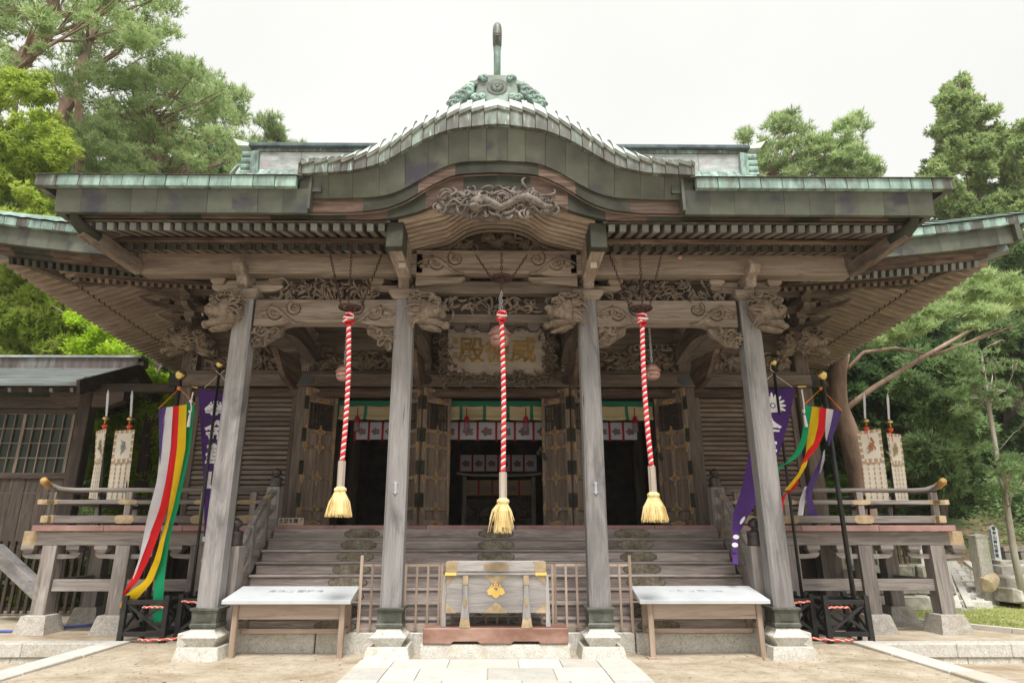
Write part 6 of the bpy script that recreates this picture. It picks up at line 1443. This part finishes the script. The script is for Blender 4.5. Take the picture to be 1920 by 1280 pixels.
m = MB(); m.prism([(sg.x-.08,sg.z-.4),(sg.x+.09,sg.z-.4),(st_.x+.09,st_.z-.1),(st_.x,st_.z),(st_.x-.08,st_.z-.1)],17.6,17.7); m.build('post', M_white, t)
for k,ch in enumerate('黄金山神社参道'):
    v = (k+.8)/8.2; text(ch, .105, .002, M_ink, t, (st_.x*(1-v)+sg.x*v,17.595,st_.z*(1-v)+sg.z*v), bold=.002)
bt = thing('stone_balustrade', 'stone balustrade at the right edge above the boulders', 'balustrade', (17,18,1))
a_, b_ = at(1876,1024,17.9), at(1990,1024,17.9)
m = MB(); m.box(a_.x,b_.x,17.8,18.0,a_.z-.13,a_.z); m.build('rail', M_rock, bt, bevel=.015)
for k in range(5):
    x = a_.x+.12+k*.42; m = MB(); m.box(x-.1,x+.1,17.82,17.98,a_.z-.65,a_.z-.132); m.build('post', M_rock, bt, bevel=.01)

# ================================================================== SIDE BUILDING ON THE LEFT
sbld = thing('side_building', 'dark wooden side building with shallow copper roof and lattice window at left', 'building', (-12,16,0))
YB = 15.6; xr = at(152,830,YB).x; xl = xr-7.5
def P(px, py, y=YB): return at(px, py, y)
zw0, zw1 = P(80,886).z, P(80,776).z
m = MB(); m.box(xl,xr,YB+.02,YB+.06,1.35,zw0-.14); 
wall = m.build('lower_wall', W['dark','z'], sbld)
for k in range(26):
    x = xl+.29*k; m = MB(); m.box(x+.004,x+.284,YB-.005-.006*(k%2),YB+.02,1.35,zw0-.14); m.build('wall_board', W['dark','z'], wall)
for z0_, z1_, d_ in ((zw0-.14,zw0-.01,.05),(zw1+.01,zw1+.12,.05),(zw1+.14,zw1+.42,.03),(1.15,1.36,.05),(zw0-.5,zw0-.46,.01)):
    m = MB(); m.box(xl,xr,YB-d_,YB+.08,z0_,z1_); m.build('wall_beam', W['dark','x'], sbld, bevel=.008)
M_glass = mk('window_glass', [(.4,(.008,.014,.008)),(.6,(.03,.04,.025))], (1,1,1), rough=.12, bump=0, spec=.25, var=.2)
win = MB(); win.box(xl,xr-.3,YB+.035,YB+.075,zw0-.03,zw0); win.box(xl,xr-.3,YB+.035,YB+.075,zw1,zw1+.03); win = win.build('window', W['pale','x'], sbld)
pn = MB(); pn.box(-.112,.112,0,.008,0,(zw1-zw0)/4-.012); me_pane = pn.mesh('pane', M_glass)
for k in range(21):
    for j in range(4): link('pane', me_pane, win, loc=(xr-.30-.235*k-.1175, YB+.05+rnd.uniform(-.003,.003), zw0+.006+j*(zw1-zw0)/4), rot=(rnd.uniform(-.012,.012),0,rnd.uniform(-.012,.012)))
for k in range(22):
    x = xr-.30-.235*k; th = .035 if k % 5 == 0 else .012
    m = MB(); m.box(x-th,x+th,YB+.005,YB+.049,zw0,zw1); m.build('mullion', W['pale','z'], win)
for k in range(1,4):
    z_ = zw0+(zw1-zw0)*k/4; m = MB(); m.box(xl,xr-.3,YB+.012,YB+.04,z_-.012,z_+.012); m.build('glazing_bar', W['pale','x'], win)
for x, y in ((xr,YB),(xr-3.4,YB),(xr,YB+3.0),(xr+1.75,YB+1.2),(xr+1.75,YB+3.0)):
    m = MB(); m.box(x-.15,x+.15,y-.15,y+.15,.0,zw1+.9); m.build('post', W['dark','z'], sbld, bevel=.015)
zb_ = P(150,755).z
m = MB(); m.prism([(xr-.9,zb_+.25),(xr-.9,zb_+.05),(xr-.5,zb_-.12),(xr+.5,zb_-.12),(xr+.9,zb_+.05),(xr+.9,zb_+.25)],YB-.12,YB+.12); m.build('bracket_arm', W['dark','x'], sbld)
ze = P(80,722,14.7).z
m = MB(); m.box(xl,xr+2.1,YB-.1,YB+.1,zb_+.26,zb_+.46); m.build('eave_beam', W['dark','x'], sbld)
for k in range(20):
    x = xr+.1-.48*k; m = MB(); m.beam((x,14.75,ze-.10),(x,17.3,ze+1.05),.07,.09); r__ = m.build('rafter', W['beam','y'], sbld)
    m = MB(); m.beam((x,14.744,ze-.104),(x,14.80,ze-.08),.076,.096); m.build('rafter_cap', M_capcop, r__)
M_wet = mk('wet_copper_roof', [(.35,(.09,.10,.10)),(.5,(.15,.165,.165)),(.66,(.25,.29,.29))], (1.2,6,6), rough=.3, bump=.15, spec=.7, var=.05)
YR_ = 17.3; zr = P(150,690,YR_).z; xg = P(262,690,YR_).x
for k in range(13):                                      # lapped sheets, each course its own
    v0, v1 = k/13, (k+1)/13
    ya, yb2 = 14.65+(YR_-14.65)*v0, 14.65+(YR_-14.65)*v1; za, zb2 = ze+(zr-ze)*v0, ze+(zr-ze)*v1
    xe0 = P(150,722,14.7).x; xa_ = xe0+(xg-xe0)*v0; xb_ = xe0+(xg-xe0)*v1
    m = MB(); m.add([(xl-1,ya,za+.03),(xa_,ya,za+.03),(xb_,yb2,zb2+.012),(xl-1,yb2,zb2+.012),(xl-1,ya,za-.02),(xa_,ya,za-.02),(xb_,yb2,zb2-.03),(xl-1,yb2,zb2-.03)],[(0,1,2,3),(4,7,6,5),(0,4,5,1),(1,5,6,2),(2,6,7,3),(3,7,4,0)]); m.build('roof_course', M_wet, sbld)
m = MB(); m.box(xl-1,xg,YR_-.14,YR_+.14,zr-.05,zr+.26); m.build('ridge', M_redcop if False else mk('streaked_brown_copper',[(.35,(.05,.04,.04)),(.5,(.11,.09,.085)),(.66,(.20,.24,.23))],(9,9,1.5),rough=.5,bump=.05), sbld)
m = MB(); m.box(xl-1,xg+.1,YR_-.2,YR_+.2,zr+.262,zr+.32); m.build('ridge_cap', M_ridge, sbld)
m = MB(); m.tube([(xg-.05,YR_,zr+.1),(xg+.16,YR_,zr+.1)],.13,10); m.build('ridge_end', M_darkmetal, sbld)
# gable board and back roof
ge = P(302,775,18.9); xe0 = P(150,722,14.7).x
m = MB(); m.beam((xe0,14.65,ze-.06),(xg+.0,YR_,zr-.06),.07,.34); m.beam((xg,YR_,zr-.06),(ge.x,19.2,ge.z),.07,.34); m.build('gable_board', W['dark','y'], sbld)
m = MB(); m.grid([[(xl-1,YR_,zr),(xg,YR_,zr)],[(xl-1,19.4,ge.z),(ge.x,19.4,ge.z)]]); m.build('back_roof', M_wet, sbld)
m = MB(); m.box(xg-1.1,xg-1.0,15.2,19,zb_+.3,ze+.2); m.build('gable_wall', W['dark','z'], sbld)
m = MB(); m.box(xr+.15,xr+1.6,YB+2.95,YB+3.05,1.3,2.9); m.build('rear_rail_wall', W['dark','x'], sbld)
m = MB(); m.beam(P(-10,1030,13.6),P(78,1112,13.2),.22,.26); m.build('brace', W['grey','x'], sbld, bevel=.01)
m = MB(); m.box(xl,xr+2,YB,YB+3,1.15,1.3); m.build('floor', W['dark','x'], sbld)
t = thing('bar_fence', 'dark upright bar fence under the left building and veranda', 'fence', (-9,14.6,0))
for k in range(46):
    x = -13.5+k*.165
    m = MB(); m.box(x-.03,x+.03,14.57,14.63,.05,1.5); m.build('bar', W['dark','z'], t)
for z in (.1,.62,1.42):
    m = MB(); m.box(-13.6,-5.9,14.64,14.68,z,z+.07); m.build('rail', W['dark','x'], t)
m = MB(); m.tube([atz(-20,1183,.03),atz(60,1182,.03),atz(110,1176,.03),atz(160,1172,.03),atz(205,1166,.03),atz(270,1163,.03)], .025, 6)
tag(m.build('hose', M_bluehose, None, smooth=True), 'blue hose lying on the ground under the left veranda', 'hose')
for k,(px,py,w,l) in enumerate([(150,1095,.7,'pale rock seen low between the left veranda posts'),(35,1110,.9,'pale rock behind the bars beneath the left building'),(128,1118,.5,'small pale rock behind the bars under the left veranda')]):
    boulder(px,py,18.5,w*1.6,w*1.3,l,M_rock,20+k)

# ================================================================== TREES
SEED = [11]
def leaves(blobs, style, dens, size, rng):
    """small leaf or needle triangles through every blob (centre, radii)"""
    out = []
    for c_, rad, n in blobs:
        n = int(n*dens)
        if n < 1: continue
        d_ = rng.normal(size=(n,3)); d_ /= np.linalg.norm(d_,axis=1)[:,None]
        rr_ = rng.random((n,1))**.42
        p = c_ + d_*rr_*rad
        if style == 'pine':
            k = 7; p = np.repeat(p, k, 0); m_ = len(p); base = np.repeat(d_, k, 0)
            dirn = rng.normal(size=(m_,3))*.75 + base*.5 + np.array([0,0,.75]); dirn /= np.linalg.norm(dirn,axis=1)[:,None]
            L = size*rng.uniform(.7,1.25,(m_,1)); wv = .085
        elif style == 'spray':
            k = 5; p = np.repeat(p, k, 0); m_ = len(p); base = np.repeat(d_, k, 0)
            dirn = rng.normal(size=(m_,3))*.6 + base*1.1 + np.array([0,0,.25]); dirn /= np.linalg.norm(dirn,axis=1)[:,None]
            L = size*rng.uniform(.5,1.2,(m_,1)); wv = .20
        else:
            k = 3; p = np.repeat(p, k, 0) + rng.normal(size=(n*k,3))*size*.8; m_ = len(p)
            dirn = rng.normal(size=(m_,3))*np.array([1,1,.45]); dirn /= np.linalg.norm(dirn,axis=1)[:,None]
            L = size*rng.uniform(.6,1.3,(m_,1)); wv = .42
        tgt = (base if style != 'leaf' else rng.normal(size=(m_,3))*.5) + np.array([0,-.55,.8]) + rng.normal(size=(m_,3))*.45
        side = np.cross(dirn, tgt); side /= np.linalg.norm(side,axis=1)[:,None]+1e-9
        a = p - side*L*wv; b = p + side*L*wv; c2 = p + dirn*L
        out.append(np.stack([a,b,c2],1).reshape(-1,3))
    return np.concatenate(out)
def mpp(py, y): 
    v = ray(960, py); return (y/v.y)/F_PX
def inpoly(x, y, P_):
    c_ = False; j = len(P_)-1
    for i in range(len(P_)):
        if (P_[i][1] > y) != (P_[j][1] > y) and x < (P_[j][0]-P_[i][0])*(y-P_[i][1])/(P_[j][1]-P_[i][1])+P_[i][0]: c_ = not c_
        j = i
    return c_
def tree(name, label, cat, y, poly, n_pads, r_px, style, leaf, bark, trunk, size, dens=1.0, flat=.5, depth=2.5, group=None, limb=True, twigs=0):
    """crown pads spread through the region the crown fills, round a trunk given from the foot up"""
    SEED[0] += 1; q = random.Random(SEED[0]); rng = np.random.default_rng(SEED[0])
    xs_ = [p[0] for p in poly]; ys_ = [p[1] for p in poly]; pads = []
    tr = []
    for px, py, r_ in trunk: v = at(px,py,y); tr.append((v, r_))
    f0 = tr[0][0]; gz = min(f0.z, min(hz(f0.x,f0.y),34)-.3)
    if f0.z - gz > .2: tr.insert(0, (Vector((f0.x,f0.y,gz)), tr[0][1]*1.15))
    foot = tr[0][0]; t = thing(name, label, cat, (foot.x, foot.y, foot.z), group)
    tries = 0
    while len(pads) < n_pads and tries < n_pads*60:
        tries += 1
        px, py = q.uniform(min(xs_),max(xs_)), q.uniform(min(ys_),max(ys_))
        if inpoly(px, py, poly): pads.append((px, py, r_px*q.uniform(.65,1.35), y+q.uniform(-1,1)*depth))
    blobs = []; br = MB()
    br.tube([v for v,_ in tr], [r_ for _,r_ in tr], 9)
    for px, py, r_, yy_ in pads:
        c_ = at(px,py,yy_); k = mpp(py,yy_); R3 = np.array([r_*k, r_*k*.9, r_*k*flat]); sub = 4
        for j in range(sub):
            o_ = np.array([q.uniform(-.6,.6)*R3[0], q.uniform(-.6,.6)*R3[1], q.uniform(-.45,.45)*R3[2]])
            blobs.append((np.array(c_)+o_, R3*q.uniform(.45,.75), r_*r_*flat*.060))
        if limb and q.random() < (.42 if style == 'pine' else .3):
            a_ = min(tr, key=lambda v: abs((v[0].z+ .8*abs(v[0].x-c_.x)*.3) - (c_.z-.12*abs(c_.x-v[0].x)-.4)) + .25*abs(v[0].x-c_.x))
            s0 = a_[0]; mid = s0.lerp(c_, .55) + Vector((0,q.uniform(-.2,.2),q.uniform(-.25,.25)-.06*(c_-s0).length)); r0 = min(.10, a_[1]*.45)*q.uniform(.5,1)
            if (c_-s0).length < 9: br.tube([s0, s0.lerp(mid,.5)+Vector((0,0,q.uniform(-.1,.1))), mid, mid.lerp(c_,.5)+Vector((0,0,q.uniform(-.1,.15))), c_], [r0,r0*.8,r0*.6,r0*.4,.012], 5)
            for j in range(twigs):
                e_ = c_+Vector((q.uniform(-1,1)*R3[0],q.uniform(-1,1)*R3[1],q.uniform(-.3,1.2)*R3[2])); br.tube([mid.lerp(c_,q.uniform(.2,.9)), c_.lerp(e_,.5)+Vector((0,0,.05)), e_], [.02,.014,.006], 4)
    br.build('trunk', bark, t, smooth=True)
    V = leaves(blobs, style, dens, size, rng)
    link('crown', tri_mesh('crown', V, leaf), t)
    return t
L_ = LEAF
# --- left hillside above the roof
tree('pine_tree','big red pine with forked trunk at the upper left corner','tree',21,[(-60,-60),(300,-60),(320,40),(290,90),(200,80),(120,40),(90,130),(-60,150)],85,30,'pine',L_['pine'],M_bark,[(-60,300,.34),(5,150,.34),(45,110,.30),(75,75,.26),(98,30,.20),(110,-40,.14)],.24,.62,.42,2.2,twigs=2)
tree('pine_tree','tall leaning pine with layered crown, second from the upper left','tree',25,[(150,-40),(290,-50),(330,20),(310,60),(340,95),(320,140),(230,170),(120,200),(90,150),(140,90)],85,29,'pine',L_['pine'],M_bark,[(95,330,.30),(118,215,.28),(150,140,.24),(165,80,.18),(200,0,.10)],.25,.62,.42,2.2,twigs=1)
tree('pine_tree','spreading pine above the left end of the hall ridge','tree',27,[(200,170),(300,115),(370,120),(420,165),(455,220),(470,300),(440,330),(330,330),(220,330),(230,270),(180,240)],130,27,'pine',L_['pine'],M_bark,[(330,420,.3),(300,330,.26),(285,235,.22),(270,215,.2),(320,180,.12),(350,140,.08)],.25,.62,.45,2.6,twigs=1)
tree('pine_tree','slender straight pine trunk with low boughs above the left eave','tree',24,[(130,255),(170,230),(240,270),(235,330),(140,330)],16,30,'pine',L_['pine'],M_bark,[(150,420,.2),(150,300,.18),(148,205,.15),(140,150,.1)],.24,.9,.45,1.5)
tree('cypress_tree','bright yellow-green cypress at the left edge above the eave','tree',19,[(-40,170),(30,135),(70,150),(105,190),(122,260),(130,330),(125,400),(100,440),(-40,440)],130,21,'spray',L_['cypress'],M_barkdark,[(-110,600,.25),(-40,400,.2),(25,230,.1),(35,150,.05)],.14,2.0,.85,1.4,limb=False)
tree('cypress_tree','bright green cypress boughs below the left hall eave','tree',21,[(-40,470),(30,470),(130,560),(170,640),(140,670),(-40,670)],120,26,'spray',L_['cypress'],M_barkdark,[(40,900,.3),(50,600,.25),(45,500,.1)],.2,1.9,.75,1.8,limb=False)
tree('maple_tree','yellow-green young maple under the left side eave','tree',19,[(120,580),(170,560),(230,600),(300,660),(280,690),(330,760),(300,830),(240,760),(210,680),(130,680)],62,24,'leaf',L_['maple'],M_barkpale,[(262,1000,.12),(270,820,.10),(280,740,.07),(300,690,.04),(330,650,.03)],.085,1.5,.6,1.2,twigs=2)
tree('broadleaf_tree','green leafy shrub seen between side building and banner','shrub',20,[(160,780),(330,700),(330,960),(200,960),(160,880)],110,28,'leaf',L_['maple'],M_barkpale,[(280,1100,.1),(280,900,.08),(290,800,.04)],.10,1.7,.75,1.5)
tree('broadleaf_tree','low bright green shrubs behind the bars at lower left','shrub',18,[(-20,1050),(170,1050),(180,1120),(330,1000),(330,1110),(-20,1135)],50,26,'leaf',L_['maple'],M_barkpale,[(60,1150,.06),(60,1100,.05)],.09,1.4,.7,1.2,limb=False)
tree('cedar_tree','dark cedar mass filling behind the left pines','tree',34,[(90,240),(200,230),(330,240),(440,280),(460,340),(60,340)],40,34,'spray',L_['pinedark'],M_barkdark,[(250,500,.4),(250,340,.3),(250,210,.1)],.34,1.6,.8,2,limb=False)
tree('pine_tree','far pale pine peeping over the left ridge end','tree',44,[(475,225),(500,215),(530,250),(560,280),(540,300),(470,300)],22,20,'pine',L_['pine'],M_bark,[(510,400,.25),(505,300,.2),(495,225,.06)],.4,1.3,.6,2)
tree('pine_tree','small pine crest behind the spreading left pine','tree',40,[(310,130),(345,112),(420,150),(470,230),(475,300),(400,280),(340,200)],34,24,'pine',L_['pine'],M_bark,[(420,420,.3),(410,250,.2),(370,140,.06)],.36,1.2,.55,2)
tree('forest_tree','deep green forest tree behind the left side eave','tree',30,[(-60,460),(100,470),(330,620),(360,760),(340,900),(-60,900)],110,46,'spray',L_['pinedark'],M_barkdark,[(120,1000,.4),(120,700,.3),(100,500,.1)],.36,1.05,.8,3,limb=False)
# --- right
tree('cedar_tree','tall pointed cedar at the upper right','tree',33,[(1795,145),(1830,190),(1862,200),(1875,240),(1930,230),(1960,300),(1960,420),(1760,420),(1725,330),(1755,300),(1752,215),(1770,170)],330,15,'spray',L_['cedar'],M_barkdark,[(1850,700,.45),(1840,450,.35),(1815,250,.15),(1798,155,.04)],.25,2.2,.85,1.8,limb=True)
tree('pine_tree','pine with thin upper boughs behind the right end of the ridge','tree',38,[(1390,250),(1430,235),(1470,205),(1510,240),(1530,290),(1510,335),(1400,335),(1385,300)],100,15,'pine',L_['pine'],M_bark,[(1450,480,.25),(1445,330,.2),(1470,230,.06)],.36,1.1,.5,1.5,twigs=3)
tree('pine_tree','bushy pine right of the ridge, nearer the right cedar','tree',38,[(1510,270),(1560,240),(1600,205),(1625,240),(1620,280),(1660,320),(1640,335),(1500,335)],100,15,'pine',L_['pine'],M_bark,[(1570,480,.25),(1560,330,.2),(1605,220,.06)],.36,1.1,.5,1.5,twigs=3)
rpine = tree('pine_tree','red-barked pine with long bare limbs behind the right veranda','tree',17.5,[(1680,560),(1760,520),(1830,505),(1905,530),(1930,600),(1860,640),(1790,610),(1720,640),(1640,640)],60,26,'pine',L_['pine'],M_bark,[(1625,1000,.34),(1612,890,.30),(1590,810,.27),(1572,760,.25),(1570,700,.24),(1578,660,.22)],.2,1.0,.4,1.4,limb=False)
m = MB()
for pts, r0 in (([(1580,770),(1640,725),(1730,670),(1790,636),(1850,600),(1920,560)],.085),([(1574,745),(1530,700),(1545,690),(1640,625),(1700,598),(1760,575),(1820,540)],.08),([(1590,690),(1620,660),(1680,652),(1740,664),(1800,650),(1900,610)],.06),([(1745,668),(1820,640),(1870,615)],.05)):
    V_ = [at(px,py,17.5+.15*i) for i,(px,py) in enumerate(pts)]; m.tube(V_, [r0*(1-.7*i/len(V_)) for i in range(len(V_))], 7)
m.build('limb', M_bark, rpine, smooth=True)
tree('pine_tree','slim young pine with bare lower trunk at the right edge','tree',15.8,[(1770,650),(1830,620),(1910,640),(1940,760),(1940,900),(1880,960),(1830,960),(1850,880),(1790,760)],48,19,'pine',L_['pinedark'],M_barkpale,[(1902,1040,.075),(1888,950,.068),(1868,850,.06),(1852,750,.05),(1840,660,.02)],.15,.62,.42,1.0,twigs=4)
tree('cedar_tree','mid-green cedar behind the slim pine at the right edge','tree',27,[(1850,470),(1960,430),(1960,660),(1840,640),(1800,560)],60,30,'spray',L_['pinedark'],M_barkdark,[(1900,900,.4),(1900,650,.3),(1900,450,.1)],.26,1.9,.8,2,limb=False)
for k,(pl_, lab, mt, yy_) in enumerate([([(1530,700),(1640,640),(1720,690),(1720,980),(1560,1000)],'dark forest tree just behind the red-barked pine','forest',24),
      ([(1640,640),(1760,600),(1800,700),(1800,985),(1660,1000)],'dark forest tree behind the right sword banners','forest',26),
      ([(1740,640),(1880,580),(1960,640),(1960,980),(1760,985)],'dark forest tree behind the slim young pine','forest',28),
      ([(1500,760),(1600,820),(1600,1000),(1500,1000)],'shaded forest tree low beside the right corner post','forest',25),
      ([(1700,690),(1790,650),(1820,760),(1800,940),(1710,900)],'green lit cypress in the gap right of the sword banners','pinedark',22.5)]):
    tree('forest_tree',lab,'tree',yy_,pl_,80 if k < 4 else 40,34,'spray',L_[mt],M_barkdark,[((pl_[0][0]+pl_[2][0])/2,1060,.3),((pl_[0][0]+pl_[2][0])/2,850,.25),((pl_[0][0]+pl_[1][0])/2+20,700,.08)],.26,1.7,.8,2.0,limb=(k < 3))
tree('broadleaf_tree','bright green shrub behind the right corner of the railing','shrub',18.5,[(1545,910),(1580,895),(1590,930),(1585,970),(1540,975)],20,16,'leaf',L_['mid'],M_barkpale,[(1565,1010,.05),(1565,950,.04)],.08,1.8,.8,.6,limb=False)
# far woods on the hillsides, seen through the gaps as one mass
rng = np.random.default_rng(99); B_l = []
for k in range(620):
    s = -1 if k % 2 else 1; x = s*rng.uniform(17,80); y = rng.uniform(27,75); z = min(hz(x,y),34)
    if s > 0: z *= .8
    B_l.append((np.array([x,y,z+rng.uniform(.5,3.5)]), np.array([2.8,2.8,2.4]), 125))
link('far_woods', tri_mesh('far_woods', leaves(B_l,'spray',1.0,.7,rng), L_['forest']), kind='stuff', label='dark wooded hillside behind the trees')
# undergrowth on the near slopes
B_l = []
for k in range(420):
    s = -1 if k % 3 == 0 else 1; x = s*rng.uniform(10.5 if s < 0 else 12,30); y = rng.uniform(20.5,30); z = hz(x,y)
    B_l.append((np.array([x,y,z+rng.uniform(.1,.9)]), np.array([1.1,1.1,.7]), 120))
link('undergrowth', tri_mesh('undergrowth', leaves(B_l,'leaf',1.0,.13,rng), L_['pinedark']), kind='stuff', label='dark undergrowth on the slopes beside the hall')

# ================================================================== AIR
hv = MB(); hv.box(-160,160,-160,160,-1.7,46)
M_haze = bpy.data.materials.new('pale_haze'); M_haze.use_nodes = True; hn = M_haze.node_tree; hn.nodes.remove(hn.nodes['Principled BSDF'])
pv_ = hn.nodes.new('ShaderNodeVolumePrincipled'); pv_.inputs['Color'].default_value = (.95,.96,.97,1); pv_.inputs['Density'].default_value = 0.0005; pv_.inputs['Anisotropy'].default_value = 0.2
hn.links.new(pv_.outputs[0], hn.nodes['Material Output'].inputs['Volume'])
hv.build('haze', M_haze, kind='stuff', label='thin pale haze in the air')
scene.cycles.volume_bounces = 1
